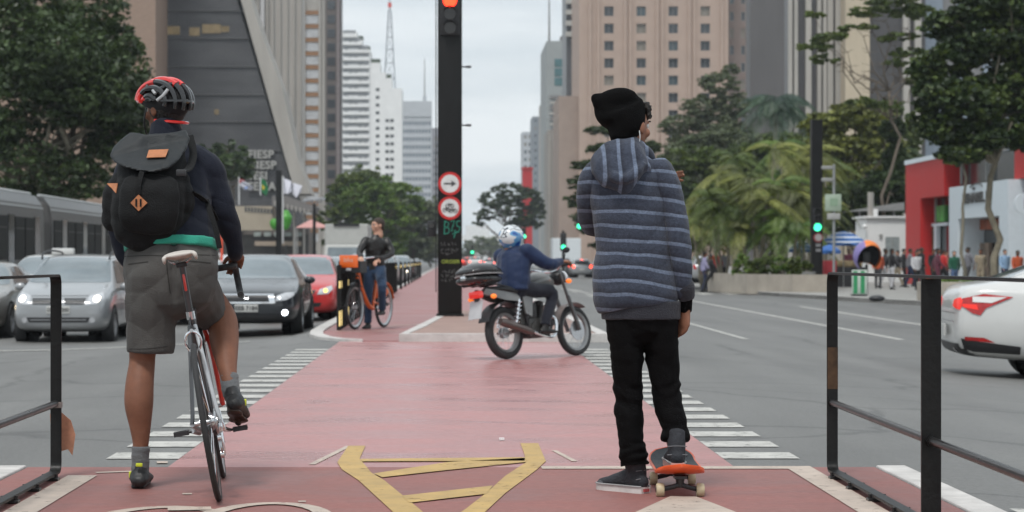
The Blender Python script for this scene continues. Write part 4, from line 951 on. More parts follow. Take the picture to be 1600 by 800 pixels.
KIND = {  # stations: y, w_low, z_low, w_shoulder, z_shoulder, w_belt, z_belt, w_top, z_top   (front at y=0)
 'mpv': dict(L=4.42, W=.845, st=[(-.0, .50, .34, .60, .52, .56, .66, .48, .70), (.05, .64, .26, .73, .52, .69, .72, .58, .78), (.25, .76, .22, .82, .56, .77, .80, .66, .87), (.6, .80, .2, .845, .6, .80, .88, .70, .965), (1.0, .80, .2, .845, .62, .81, .95, .74, 1.04), (1.25, .80, .2, .845, .62, .81, .97, .72, 1.13), (1.75, .80, .2, .845, .63, .81, .98, .64, 1.46), (2.15, .80, .2, .845, .63, .81, .98, .62, 1.54), (2.8, .80, .2, .845, .63, .81, .99, .62, 1.565), (3.6, .80, .2, .845, .65, .81, 1.0, .62, 1.55), (4.1, .78, .22, .83, .66, .79, 1.0, .62, 1.48), (4.33, .72, .28, .79, .66, .75, .98, .66, 1.1), (4.42, .6, .36, .70, .6, .68, .86, .6, .92)], ax=(.82, 3.42), r=.315),
 'sedan': dict(L=4.75, W=.90, st=[(0, .50, .32, .66, .5, .60, .62, .5, .66), (.06, .68, .24, .78, .5, .74, .68, .62, .73), (.28, .80, .2, .86, .54, .82, .75, .7, .81), (.7, .85, .19, .90, .58, .86, .82, .75, .89), (1.2, .85, .19, .90, .6, .86, .87, .78, .95), (1.5, .85, .19, .90, .61, .86, .89, .76, 1.03), (2.05, .85, .19, .90, .62, .86, .91, .62, 1.34), (2.5, .85, .19, .90, .62, .86, .92, .60, 1.42), (3.1, .85, .19, .90, .63, .86, .93, .60, 1.41), (3.65, .85, .2, .90, .64, .86, .94, .62, 1.27), (4.1, .84, .21, .89, .66, .84, .96, .74, 1.05), (4.5, .80, .24, .86, .66, .80, .95, .72, 1.02), (4.7, .70, .3, .78, .62, .74, .88, .64, .95), (4.75, .6, .36, .68, .58, .64, .8, .56, .85)], ax=(.93, 3.68), r=.325),
 'hatch': dict(L=3.95, W=.84, st=[(0, .50, .33, .62, .5, .58, .62, .5, .66), (.05, .66, .25, .75, .5, .71, .68, .6, .74), (.25, .76, .2, .82, .54, .78, .76, .68, .83), (.6, .80, .19, .84, .58, .80, .84, .72, .92), (1.0, .80, .19, .84, .6, .81, .9, .74, 1.0), (1.25, .80, .19, .84, .6, .81, .92, .7, 1.1), (1.75, .80, .19, .84, .61, .81, .93, .6, 1.41), (2.3, .80, .19, .84, .61, .81, .94, .58, 1.47), (3.0, .80, .2, .84, .63, .81, .95, .58, 1.45), (3.5, .79, .21, .83, .64, .79, .96, .58, 1.36), (3.8, .74, .26, .80, .64, .76, .93, .64, 1.05), (3.95, .62, .34, .72, .58, .68, .84, .6, .9)], ax=(.8, 3.2), r=.3)}
def car_body(K):
    bm = bmesh.new(); rows = []
    for (y, w0, z0, ws, zs, wl, zl, wt, zt) in K['st']:
        half = [(0, z0), (w0*.75, z0), (w0, z0+.05), (ws-.01, (z0+.05+zs)/2), (ws, zs), (wl+.01, zl-.03), (wl-.015, zl+.005), (wt+(.3 if zt-zl > .2 else .4)*(wl-wt), zl+(zt-zl)*.55), (wt, zt-.025), (wt*.7, zt-.003), (0, zt+.008)]
        pr = [(x, z) for x, z in half]+[(-x, z) for x, z in half[-2:0:-1]]
        rows.append([bm.verts.new((x, y, z)) for x, z in pr])
    n = len(rows[0])
    for a in range(len(rows)-1):
        for i in range(n): bm.faces.new((rows[a][i], rows[a][(i+1) % n], rows[a+1][(i+1) % n], rows[a+1][i]))
    bm.faces.new(rows[0][::-1]); bm.faces.new(rows[-1])
    bmesh.ops.recalc_face_normals(bm, faces=bm.faces)
    me = bpy.data.meshes.new('b'); bm.to_mesh(me); bm.free()
    o = bpy.data.objects.new('b', me); COL.objects.link(o); md = o.modifiers.new('s', 'SUBSURF'); md.levels = 2; md.render_levels = 2
    dg = bpy.context.evaluated_depsgraph_get(); dg.update(); m2 = bpy.data.meshes.new_from_object(o.evaluated_get(dg)); bpy.data.objects.remove(o); m2.shade_smooth(); return m2
def bvh_of(me):
    bm = bmesh.new(); bm.from_mesh(me); b = BVHTree.FromBMesh(bm); bm.free(); return b
def wheel_meshes(r, w, spokes=5):
    Mx = Matrix.Rotation(R(90), 4, 'Y')
    mb = MB(); rt = r*.66; mb.lathe([(rt, -w/2), (r*.95, -w/2), (r, -w*.36), (r, w*.36), (r*.95, w/2), (rt, w/2), (rt, -w/2)], Mx, 32, closed=False); ty = mb.mesh('tyre', True); ty.materials.append(M_TYRE)
    mb = MB(); mb.lathe([(rt*.99, -w*.44), (rt*.99, w*.44), (rt*.88, w*.44), (rt*.84, w*.1), (rt*.3, w*.05)], Mx, 32)
    for k in range(spokes):
        a = 2*math.pi*k/spokes; d = Vector((0, math.cos(a), math.sin(a))); 
        mb.box(Vector((w*.36, 0, 0))+d*rt*.5, (w*.1, rt*.26, rt*.92), rot=Matrix.Rotation(a-math.pi/2, 3, 'X') , taper=1)
    mb.cyl((w*.2, 0, 0), (w*.44, 0, 0), rt*.24, n=14); ri = mb.mesh('rim', True); ri.materials.append(M_RIM)
    mb = MB(); mb.cyl((w*.02, 0, 0), (w*.09, 0, 0), rt*.86, n=28); hb = mb.mesh('disc', True); hb.materials.append(M_DARKIN)
    return ty, ri, hb
BODY = {}; WH = {}
def make_car(kind, name, label, pnt, loc, rz=0, group=None, lights='on', front=None, detail=True, rails=False, cat='car', rear=None):
    """front faces -Y in local space"""
    K = KIND[kind]
    if kind not in BODY: me = car_body(K); BODY[kind] = (me, bvh_of(me)); WH[kind] = wheel_meshes(K['r'], .2)
    base, bv = BODY[kind]; t = thing(name, label, cat, loc, rz, group)
    me = base.copy(); me.materials.clear(); me.materials.append(pnt); mesh_obj('body', me, t)
    W_, L_ = K['W'], K['L']; st = K['st']
    ty, ri, hb = WH[kind]
    for ay in K['ax']:
        for s in (-1, 1):
            decal('wheel_arch', circ(ay, K['r']+.01, K['r']*1.13, 22), '-x' if s > 0 else '+x', bv, M_DARKIN, t, .004, .12)
            w = mesh_obj('wheel', ty, t); w.location = (s*(W_-.085), ay, K['r']); w.rotation_euler = (0, 0, 0 if s > 0 else math.pi)
            mesh_obj('rim', ri, w); mesh_obj('hub_disc', hb, w)
    # windscreen, rear screen, side windows
    if kind == 'mpv': ws = [(-.60, 1.06), (.60, 1.06), (.72, 1.07), (.60, 1.475), (.35, 1.50), (-.35, 1.50), (-.60, 1.475), (-.72, 1.07)]; rs_ = [(-.6, 1.1), (.6, 1.1), (.54, 1.42), (-.54, 1.42)]; sw = [[(1.5, 1.04), (2.45, 1.04), (2.45, 1.43), (1.95, 1.43)], [(2.53, 1.04), (3.3, 1.04), (3.3, 1.43), (2.53, 1.43)], [(3.38, 1.05), (3.95, 1.07), (3.85, 1.40), (3.38, 1.42)]]
    elif kind == 'sedan': ws = [(-.62, .98), (.62, .98), (.76, .99), (.58, 1.345), (.3, 1.375), (-.3, 1.375), (-.58, 1.345), (-.76, .99)]; rs_ = [(-.62, 1.1), (.62, 1.1), (.52, 1.34), (-.52, 1.34)]; sw = [[(1.72, .97), (2.75, .97), (2.72, 1.32), (2.22, 1.31)], [(2.82, .97), (3.72, .98), (3.35, 1.29), (2.80, 1.32)]]
    else: ws = [(-.58, 1.02), (.58, 1.02), (.71, 1.03), (.56, 1.385), (.3, 1.41), (-.3, 1.41), (-.56, 1.385), (-.71, 1.03)]; rs_ = [(-.62, 1.02), (.62, 1.02), (.5, 1.34), (-.5, 1.34)]; sw = [[(1.45, .99), (2.3, .99), (2.28, 1.36), (1.92, 1.36)], [(2.38, .99), (3.2, 1.0), (3.0, 1.34), (2.36, 1.36)]]
    decal('windscreen', ws, '+y', bv, M_GLASS, t, .012, .055)
    decal('rear_window', rs_, '-y', bv, M_GLASSK, t, .012, .07)
    for q in sw:
        for s in (-1, 1): decal('side_window', q, '-x' if s > 0 else '+x', bv, M_GLASSK, t, .006, .15)
    fr = front or {}
    for g in fr.get('parts', [('grille', [(-.34, .62), (.34, .62), (.37, .70), (-.37, .70)], M_BLKP), ('air_intake', [(-.45, .34), (.45, .34), (.5, .43), (-.5, .43)], M_BLKP)]):
        decal(g[0], g[1], '+y', bv, g[2], t, g[3] if len(g) > 3 else .008, .06)
    hl = fr.get('head', [(.46, .60), (.66, .64), (.74, .74), (.70, .78), (.48, .70)])
    for s in (-1, 1):
        h = decal('headlight', [(s*a, b) for a, b in hl][::s], '+y', bv, M_LAMP, t, .010, .05)
        if lights == 'on':
            cx_, cz_ = fr.get('bulb', (.57, .685)); rr = fr.get('br', .06)
            decal('bulb', circ(s*cx_, cz_, rr, 12), '+y', bv, fr.get('bm', M_HEAD), h, .016, .05)
    # tail lamps and rear plate
    for s in (-1, 1):
        h = decal('tail_light', [(s*a, b) for a, b in ([(.50, .80), (.72, .78), (.76, .92), (.52, .92)] if kind != 'hatch' else [(.56, .74), (.72, .74), (.74, .98), (.62, .98)])][::s], '-y', bv, M_TAILON if lights == 'rear' else M_TAIL, t, .01, .06)
        mm = MB(); mm.sphere((s*(W_+.09), K['ax'][0]+.62, .98 if kind != 'sedan' else .95), (.10, .06, .07)); mm.build('wing_mirror', fr.get('mirror', M_BLKP), t)
        bb = decal('door_seam', [(1.62, .3), (1.64, .3), (1.60, .95), (1.58, .95)], '-x' if s > 0 else '+x', bv, M_DARKIN, t, .003, .2)
        decal('door_handle', [(2.4, .80), (2.58, .80), (2.58, .83), (2.4, .83)], '-x' if s > 0 else '+x', bv, M_CHROME, t, .02, .2)
    pz = fr.get('plate', .50)
    py_ = bv.ray_cast(Vector((0, -5, pz)), Vector((0, 1, 0)))[0]; MB().box((0, py_.y-.012, pz), (.40, .014, .13), bev=.003).build('number_plate', M_PLATE, t)
    py2 = bv.ray_cast(Vector((0, 9, .62)), Vector((0, -1, 0)))[0]; MB().box((0, py2.y+.012, .62), (.40, .014, .13)).build('number_plate', M_PLATE, t)
    if lights == 'rear': decal('brake_light', [(-.12, 1.36), (.12, 1.36), (.12, 1.39), (-.12, 1.39)], '-y', bv, M_TAILON, t, .012, .06)
    if rails:
        for s in (-1, 1):
            MB().tube(catmull([(s*.60, 1.75, 1.47), (s*.615, 1.95, 1.58), (s*.62, 2.8, 1.625), (s*.61, 3.7, 1.60), (s*.60, 3.85, 1.54)], 5), .018, n=8).build('roof_rail', M_BLKP, t)
    return t, bv
def txt_on(name, s, size, m, parent, loc, bold=0, sx=1., spacing=1.): return text_part(name, s, size, m, parent, Matrix.Translation(Vector(loc)) @ FACE_CAM, .002, bold, sx, spacing)
# silver people carrier
M_GRILLE = mat('grille_slats', (.18, .185, .19), .35, .6)
mpvf = dict(parts=[('grille', [(-.44, .69), (-.12, .69), (-.09, .80), (-.46, .80)], M_BLKP), ('grille', [(.12, .69), (.44, .69), (.46, .80), (.09, .80)], M_BLKP)]+
   [('grille_bar', [(s*.10+.0, .705+i*.028), (s*.45, .705+i*.028), (s*.45, .718+i*.028), (s*.10, .718+i*.028)][::s], mat('satin_bar', (.16, .165, .17), .4, .3), .012) for s in (-1, 1) for i in (0, 2)]+
   [('air_intake', [(-.50, .385), (.50, .385), (.54, .47), (-.54, .47)], M_BLKP), ('intake_bar', [(-.48, .42), (.48, .42), (.48, .435), (-.48, .435)], P_SILV, .014),
    ('hood_seam', [(-.60, .835), (.60, .835), (.60, .842), (-.60, .842)], M_DARKIN, .005)]+
   [('fog_lamp', circ(s*.58, .42, .05, 12), M_LAMP, .012) for s in (-1, 1)],
   head=[(.48, .68), (.66, .70), (.75, .80), (.70, .90), (.50, .84)], bulb=(.64, .79), br=.055, plate=.60, mirror=P_SILV)
t, bv = make_car('mpv', 'people_carrier', 'silver people carrier with lit headlights and roof rails waiting at the stop line', P_SILV, (-6.72, 37.2, -.415), 0, front=mpvf, rails=True, cat='car')
txt_on('plate_text', 'DZC 7200', .085, M_INK, t, (0, bv.ray_cast(Vector((0, -5, .6)), Vector((0, 1, 0)))[0].y-.022, .6), .002)
MB().sphere((0, bv.ray_cast(Vector((0, -5, .76)), Vector((0, 1, 0)))[0].y-.006, .76), (.06, .012, .05)).build('emblem', M_CHROME, t)
for s in (-.35, .3): MB().tube([(s-.25, 1.17, 1.075), (s+.25, 1.20, 1.09)], .012, n=6).build('wiper', M_BLKP, t)
# black saloon
blf = dict(parts=[('grille', [(-.36, .585), (.36, .585), (.42, .70), (-.42, .70)], M_BLKP), ('grille_bar', [(-.46, .555), (.46, .555), (.46, .585), (-.46, .585)], M_CHROME, .014), ('grille_bar', [(-.44, .70), (.44, .70), (.47, .725), (-.47, .725)], M_CHROME, .014),
      ('grille_bar', [(-.50, .56), (-.40, .56), (-.37, .715), (-.47, .715)], M_CHROME, .015), ('grille_bar', [(.40, .56), (.50, .56), (.47, .715), (.37, .715)], M_CHROME, .015),
      ('air_intake', [(-.62, .25), (.62, .25), (.66, .36), (-.66, .36)], M_BLKP), ('bumper_seam', [(-.5, .37), (.5, .37), (.5, .376), (-.5, .376)], M_DARKIN, .012)],
      head=[(.50, .60), (.68, .615), (.80, .68), (.82, .755), (.66, .745), (.52, .69)], bulb=(.57, .655), br=.022, bm=mat('dim_lamp', (.8, .8, .82), .15, emit=(.9, .95, 1), estr=1.2), plate=.475, mirror=P_BLACK)
t, bv = make_car('sedan', 'black_saloon', 'black saloon with a chrome grille and one bright fog lamp at the stop line', P_BLACK, (-3.53, 37.5, -.27), 0, front=blf)
pyy = bv.ray_cast(Vector((0, -5, .475)), Vector((0, 1, 0)))[0].y; txt_on('plate_text', 'EEB 7184', .10, M_INK, t, (0, pyy-.022, .475), .003)
bvm = bv.ray_cast(Vector((0, -5, .64)), Vector((0, 1, 0)))[0].y; mb = MB()
for s in (-1, 1): mb.cyl((s*.045, bvm-.015, .685), (s*.022, bvm-.015, .60), .008, n=6)
mb.cyl((-.035, bvm-.015, .645), (.035, bvm-.015, .645), .007, n=6); mb.build('emblem', M_CHROME, t)
fy = bv.ray_cast(Vector((.60, -5, .40)), Vector((0, 1, 0)))[0]
for s in (-1, 1):
    f = MB().cyl((s*.66, fy.y+.12, .40), (s*.66, fy.y-.0, .40), .062, n=18).build('fog_lamp', M_LAMP, t)
    if s > 0: MB().cyl((s*.66, fy.y-.001, .40), (s*.66, fy.y-.008, .40), .046, n=18).build('bulb', M_HEADW, f)
decal('bonnet_crease', [(-.42, .7), (-.40, .7), (-.52, 1.4), (-.54, 1.4)], '-z', bv, P_GREY, t, .003, .2); decal('bonnet_crease', [(.42, .7), (.40, .7), (.52, 1.4), (.54, 1.4)], '-z', bv, P_GREY, t, .003, .2)
# others waiting on the left
hf = dict(head=[(.40, .60), (.64, .62), (.73, .72), (.70, .80), (.46, .72)], bulb=(.58, .69), br=.05)
sf = dict(head=[(.50, .60), (.70, .62), (.82, .70), (.78, .76), (.54, .69)], bulb=(.66, .67), br=.05, bm=M_HEAD)
make_car('sedan', 'champagne_saloon', 'champagne saloon with amber headlights cut off by the left edge', P_GOLD, (-8.92, 38.8, -.40), 0, front=dict(sf, bm=mat('warm_lamp', (.9, .8, .6), .2, emit=(1, .75, .42), estr=7), br=.06))
wc, _ = make_car('hatch', 'white_hatchback', 'white hatchback with a taxi sign behind the silver people carrier', P_WHITE, (-8.95, 46.5, -.30), 0, front=hf)
MB().box((.25, 2.3, 1.53), (.5, .2, .14), bev=.03).build('roof_sign', P_WHITE, wc)
rd, _ = make_car('hatch', 'red_hatchback', 'red hatchback with an amber lamp behind the black saloon', P_RED, (-3.25, 46.2, -.30), 0, front=dict(hf, bm=M_AMB, br=.04))
q = [('silver_saloon', 'sedan', P_SILV, -3.1, 55.5, 'silver saloon behind the red hatchback'), ('white_saloon', 'sedan', P_WHITE, -3.05, 65, 'white saloon ahead of the box truck, third behind the black saloon'),
     ('grey_people_carrier', 'mpv', P_SILV, -3.0, 76, 'silver people carrier far back in the queue beside the fence'), ('white_people_carrier', 'mpv', P_WHITE, -3.1, 92, 'white people carrier behind the orange bicycle rider'),
     ('parked_saloon', 'sedan', P_GREY, -3.1, 108, 'dark saloon far back in the queue'), ('pale_hatchback', 'hatch', P_SILV, -3.1, 128, 'pale hatchback near the far end of the queue'), ('bright_saloon', 'sedan', P_WHITE, -3.3, 150, 'white saloon small at the far end of the queue'),
     ('black_hatchback', 'hatch', P_GREY, -6.4, 47, 'dark hatchback behind the silver people carrier'), ('queued_saloon', 'sedan', P_WHITE, -6.3, 57, 'white saloon in the middle lane behind the cyclist'), ('queued_hatchback', 'hatch', P_SILV, -6.3, 70, 'silver hatchback in the middle lane further back'),
     ('lane_saloon', 'sedan', P_SILV, -6.2, 84, 'silver saloon in the middle lane before the truck')]
q.append(('tall_people_carrier', 'mpv', P_SILV, -2.95, 118, 'tall silver people carrier right of the orange bicycle rider'))
for n_, k_, p_, x_, y_, l_ in q:
    if n_ == 'parked_saloon': y_ = 101
    if n_ == 'pale_hatchback': y_ = 132
    make_car(k_, n_, l_, p_, (x_, y_, ground(x_, y_)), 0, front=hf if k_ != 'sedan' else sf, group='cars queueing on the left carriageway')
# far right traffic seen from behind
for n_, k_, p_, x_, y_, l_, li in (('silver_hatchback', 'hatch', P_SILV, 10.0, 170, 'silver hatchback with red brake lights far ahead beside the skater', 'rear'), ('dark_hatchback', 'mpv', P_GREY, 9.3, 186, 'dark car with an amber lamp left of the silver hatchback', 'rear'),
      ('orange_lit_hatchback', 'hatch', P_GREY, 13.0-.6, 182, 'dark car half hidden behind the skater with bright lamps', 'rear'), ('low_saloon', 'sedan', P_SILV, 8.2, 215, 'silver saloon with a row of brake lights above the rider arm', 'rear'), ('braking_saloon', 'sedan', P_WHITE, 6.4, 240, 'pale saloon braking just right of the rider helmet', 'rear'),
      ('far_saloon', 'sedan', P_WHITE, 1.9+.9, 260, 'white saloon between the signal pole and the top box', 'rear'), ('far_red_car', 'hatch', P_RED, 2.4, 330, 'small red car just right of the signal pole', 'rear'), ('far_hatchback', 'hatch', P_SILV, 5.2, 300, 'silver hatchback left of the rider helmet', 'rear')):
    c, _ = make_car(k_, n_, l_, p_, (x_, y_, ground(x_, y_)), math.pi, lights=li, group='traffic driving away on the right')
make_car('hatch', 'parked_hatchback', 'pale car parked beyond the two crossing people', P_SILV, (X(1092, 118), 118, -.2), math.pi, lights='off')
# white saloon passing on the right, rear quarter view
KIND['hero'] = dict(L=4.6, W=.92, st=[(0, .5, .34, .66, .52, .6, .62, .5, .66), (.1, .72, .25, .82, .52, .76, .7, .62, .76), (.5, .84, .2, .9, .56, .85, .82, .72, .88), (1.2, .86, .2, .92, .6, .87, .93, .78, 1.0), (1.5, .86, .2, .92, .62, .87, .95, .74, 1.1), (2.1, .86, .2, .92, .64, .87, .98, .62, 1.42), (2.6, .86, .2, .92, .66, .88, 1.0, .6, 1.48), (3.2, .86, .22, .92, .68, .88, 1.02, .6, 1.47), (3.75, .86, .25, .92, .74, .88, 1.04, .62, 1.32), (4.12, .85, .28, .91, .76, .86, 1.06, .72, 1.16), (4.38, .80, .30, .86, .74, .82, 1.07, .72, 1.14), (4.53, .70, .34, .80, .68, .77, .98, .68, 1.10), (4.6, .6, .40, .72, .62, .68, .82, .6, .9)], ax=(.95, 3.44), r=.335)
K = KIND['hero']; me = car_body(K); BODY['hero'] = (me, bvh_of(me)); bv = BODY['hero'][1]; WH['hero'] = wheel_meshes(.335, .22, 7)
HX, HYY, HRZ = 7.05, 23.1, math.pi-R(0)
hc = thing('white_saloon', 'white saloon turning away on the right, cut off by the right edge of the photo', 'car', (10.30, 24.75, -.36), R(85))
me.materials.clear(); me.materials.append(P_WHITE); mesh_obj('body', me, hc)
ty, ri, hb = WH['hero']
for ay in K['ax']:
    for s in (-1, 1):
        decal('wheel_arch', circ(ay, .35, .385, 24), '-x' if s > 0 else '+x', bv, M_DARKIN, hc, .004, .1)
        w = mesh_obj('wheel', ty, hc); w.location = (s*.83, ay, .335); w.rotation_euler = (0, 0, 0 if s > 0 else math.pi); mesh_obj('rim', ri, w); mesh_obj('hub_disc', hb, w)
decal('rear_window', [(-.66, 1.18), (.66, 1.18), (.54, 1.42), (-.54, 1.42)], '-y', bv, M_GLASS, hc, .006, .1); decal('windscreen', [(-.68, 1.05), (.68, 1.05), (.54, 1.4), (-.54, 1.4)], '+y', bv, M_GLASS, hc, .006, .1)
for s in (-1, 1):
    ax_ = '-x' if s > 0 else '+x'
    decal('side_window', [(1.75, 1.02), (2.7, 1.03), (2.68, 1.38), (2.3, 1.38)], ax_, bv, M_GLASSK, hc, .006, .1); decal('side_window', [(2.78, 1.03), (3.7, 1.08), (3.4, 1.33), (2.76, 1.38)], ax_, bv, M_GLASSK, hc, .006, .1)
    decal('rear_bumper_skirt', [(3.90, .34), (4.40, .37), (4.50, .40), (4.54, .52), (4.30, .48), (3.90, .43)], ax_, bv, M_BLKP, hc, .010, .035)
    decal('sill', [(1.4, .2), (3.2, .22), (3.2, .30), (1.4, .28)], ax_, bv, M_BLKP, hc, .008, .1)
    L1 = decal('tail_light', [(3.98, .985), (4.3, 1.02), (4.52, .97), (4.56, .90), (4.42, .80), (4.34, .78), (4.28, .86), (4.15, .93)], ax_, bv, M_TAIL, hc, .012, .03)
    decal('white_lens', [(4.05, .985), (4.42, .99), (4.42, .93), (4.22, .92)], ax_, bv, mat('clear_lens', (.75, .74, .72), .15, coat=.5), L1, .018, .03)
    decal('lit_lens', [(4.36, .84), (4.52, .87), (4.53, .91), (4.38, .90)], ax_, bv, mat('hero_lit_lens', (.7, .03, .02), .2, emit=(1, .03, .015), estr=.22), L1, .018, .03)
    L2 = decal('tail_light', [(s*.50, .88), (s*.76, .84), (s*.79, .93), (s*.73, .98), (s*.52, .95)][::s], '-y', bv, MATS['hero_lit_lens'], hc, .012, .03)
    decal('reflector', [(4.18, .475), (4.50, .50), (4.50, .54), (4.30, .53)], ax_, bv, M_TAIL, hc, .010, .04)
    decal('fuel_flap', circ(3.75, .86, .07, 16), ax_, bv, mat('flap_seam', (.5, .5, .5), .3), hc, .002, .05) if s > 0 else None
decal('rear_bumper_skirt', [(-.66, .30), (.66, .30), (.68, .46), (-.68, .46)], '-y', bv, M_BLKP, hc, .008, .06)
decal('boot_seam', [(-.62, .80), (.62, .80), (.62, .806), (-.62, .806)], '-y', bv, M_DARKIN, hc, .006, .06)
decal('lower_valance', [(-.7, .34), (.7, .34), (.72, .40), (-.72, .40)], '-y', bv, M_BLKP, hc, .008, .06); decal('bumper_shelf', [(-.6, .70), (.6, .70), (.6, .715), (-.6, .715)], '-y', bv, M_CHROME, hc, .012, .06)
decal('exhaust_tip', circ(-.5, .36, .05, 12), '-y', bv, M_CHROME, hc, .02, .05)
MB().box((0, 4.64, .60), (.40, .02, .13)).build('number_plate', M_PLATE, hc)
for s in (-1, 1): MB().sphere((s*1.0, 1.55, 1.0), (.1, .07, .07)).build('wing_mirror', P_WHITE, hc)
# ---------------------------------------------------------------- articulated bus
M_BUS = mat('bus_silver', (.10, .10, .10), .35, .3, var=.1, scale=.8, stretch=(1, .2, 1)); M_BUSR = mat('bus_roof', (.42, .43, .43), .45, var=.12, scale=1, stretch=(1, .1, 1))
bus = thing('articulated_bus', 'long grey articulated bus with dark windows waiting in the far left lane', 'bus', (-12.9, 50, -.36))
def bus_sec(y0, y1):
    mb = MB(); prof = [(-1.28, .35), (1.28, .35), (1.30, 1.0), (1.30, 2.55), (1.24, 2.95), (1.05, 3.22), (.5, 3.30), (-.5, 3.30), (-1.05, 3.22), (-1.24, 2.95), (-1.30, 2.55), (-1.30, 1.0)]
    mb.prism([(x, y0, z) for x, z in prof], (0, y1-y0, 0)); return mb
bus_sec(-2, 12).build('front_body', M_BUS, bus, smooth=25); bus_sec(13.2, 25).build('rear_body', M_BUS, bus, smooth=25)
mb = MB()
for i in range(9):
    y = 12.02+i*.13; s = 1.0 if i % 2 == 0 else .93
    mb.prism([(x*s, y, .4+(z-.4)*(1 if i % 2 == 0 else .97)) for x, z in [(-1.24, .4), (1.24, .4), (1.27, 2.5), (1.15, 3.02), (.5, 3.25), (-.5, 3.25), (-1.15, 3.02), (-1.27, 2.5)]], (0, .12, 0))
mb.build('bellows', mat('bellows_rubber', (.10, .095, .09), .8), bus, smooth=False)
for a, b in ((-1.95, 11.95), (13.25, 24.95)):
    MB().box((1.268, (a+b)/2, 2.86), (.03, b-a, .06)).build('roof_trim', M_BUSR, bus, smooth=False)
    MB().tube([(.9, a, 3.27), (.9, b, 3.27)], .05, n=6).build('roof_rail', M_BUSR, bus)
    y = a+.25; k = 0
    while y+1.15 < b:
        wd = .75 if k % 3 == 1 else 1.2
        if k % 3 == 1:
            MB().box((1.31, y+wd/2, 1.55), (.03, wd, 2.1)).build('door', M_GLASSK, bus, smooth=False)
        else:
            w = MB().box((1.31, y+wd/2, 1.98), (.03, wd, 1.15)).build('window', mat('bus_glass', (.012, .013, .013), .5, var=.8, scale=1.1, spec=.1), bus, smooth=False)
            MB().box((1.322, y+wd/2, 2.25), (.02, wd, .03)).build('window_bar', M_BLKP, w, smooth=False)
        y += wd+.16; k += 1
for y in (1.5, 9.5, 16, 22):
    for s in (-1, 1): MB().cyl((s*1.05, y, .48), (s*1.31, y, .48), .48, n=24).build('wheel', M_TYRE, bus)
# box truck in the queue, white truck far right
def truck(name, label, x, y, z, rz, w, h, L_=5.2, cabin=2.0, m=None):
    t = thing(name, label, 'truck', (x, y, z), rz)
    MB().box((0, cabin+L_/2+.1, .95+(h-.95)/2), (w, L_, h-.95), bev=.04).build('box_body', m or P_WHITE, t, smooth=False)
    mb = MB(); mb.prism([(-w*.46, 0, .45), (-w*.46, 0, 1.25), (-w*.45, .35, 2.05), (-w*.45, cabin, 2.15), (-w*.46, cabin, .45)], (w*.92, 0, 0)); mb.build('cab', m or P_WHITE, t, smooth=False)
    mb = MB(); mb.prism([(-w*.40, .01, 1.28), (w*.40, .01, 1.28), (w*.38, .34, 2.0), (-w*.38, .34, 2.0)], (0, -.02, 0)); mb.build('windscreen', M_GLASS, t, smooth=False)
    for s in (-1, 1):
        MB().box((s*w*.36, -.02, .75), (.3, .04, .2)).build('headlight', M_LAMP, t, smooth=False)
        MB().box((s*w*.36, cabin+L_+.12, .8), (.3, .04, .14)).build('tail_light', M_TAILON, t, smooth=False)
        for yy in (.9, cabin+L_-1.2): MB().cyl((s*(w*.5-.3), yy, .42), (s*(w*.5-.02), yy, .42), .42, n=18).build('wheel', M_TYRE, t)
    MB().box((0, cabin+L_/2, .7), (w*.8, L_, .3)).build('chassis', M_BLKP, t, smooth=False)
    MB().box((0, cabin+.06, h-.05), (w*.6, .06, .12)).build('roof_lamp_strip', M_BLKP, t, smooth=False)
    return t
truck('box_truck', 'pale grey box truck standing in the queue behind the orange bicycle rider', X(538, 104), 104, -.36, 0, 2.1, 3.15, m=mat('truck_box_grey', (.42, .42, .40), .6, var=.06))
truck('delivery_truck', 'white box truck driving away beyond the dark car', X(884, 212)+.2, 221, -.33, math.pi, 2.75, 3.5, m=mat('truck_box_white', (.62, .66, .68), .5, var=.04))
# ================================================================ THE CYCLIST, HIS BICYCLE, THE SKATER
def skinmat(name, c): 
    m = mat(name, c, .58, var=.16, scale=13, bump=.12, bscale=150, spec=.35); t, b = nodes_of(m); b.inputs['Subsurface Weight'].default_value = .06; b.inputs['Subsurface Radius'].default_value = (.012, .005, .003); return m
SK1 = skinmat('tanned_skin', (.185, .078, .045)); SK2 = skinmat('brown_skin', (.24, .11, .068)); SK3 = skinmat('fair_skin', (.50, .28, .20)); SK4 = skinmat('deep_skin', (.13, .07, .045))
def cloth(name, c, rough=.85, var=.1, bump=.25, sheen=.15, bs=160): return mat(name, c, rough, var=var, scale=5, bump=bump, bscale=bs, sheen=sheen, spec=.25)
M_NAVY = cloth('navy_jersey_knit', (.009, .0115, .021), sheen=.06); M_SHORT = cloth('grey_shorts_cotton', (.072, .069, .065), var=.14, sheen=.05); M_TEAL = cloth('green_undershirt', (.03, .27, .19)); M_SOCK = cloth('grey_sock_knit', (.12, .125, .13))
M_PACK = cloth('black_pack_canvas', (.0055, .006, .0066), .75, var=.2, bump=.35, sheen=.03); M_FLAP = cloth('charcoal_coated_flap', (.019, .022, .024), .5, var=.2, bump=.2, sheen=.03); M_LEATH = mat('tan_leather', (.40, .15, .06), .55, var=.2, scale=30, bump=.2)
M_SHOEB = mat('black_shoe', (.014, .014, .015), .5, var=.3, scale=20, bump=.2); M_NEON = mat('neon_yellow', (.55, .6, .03), .5); M_HAIRD = mat('dark_hair', (.012, .009, .007), .6, var=.5, scale=40, bump=.8, bscale=90)
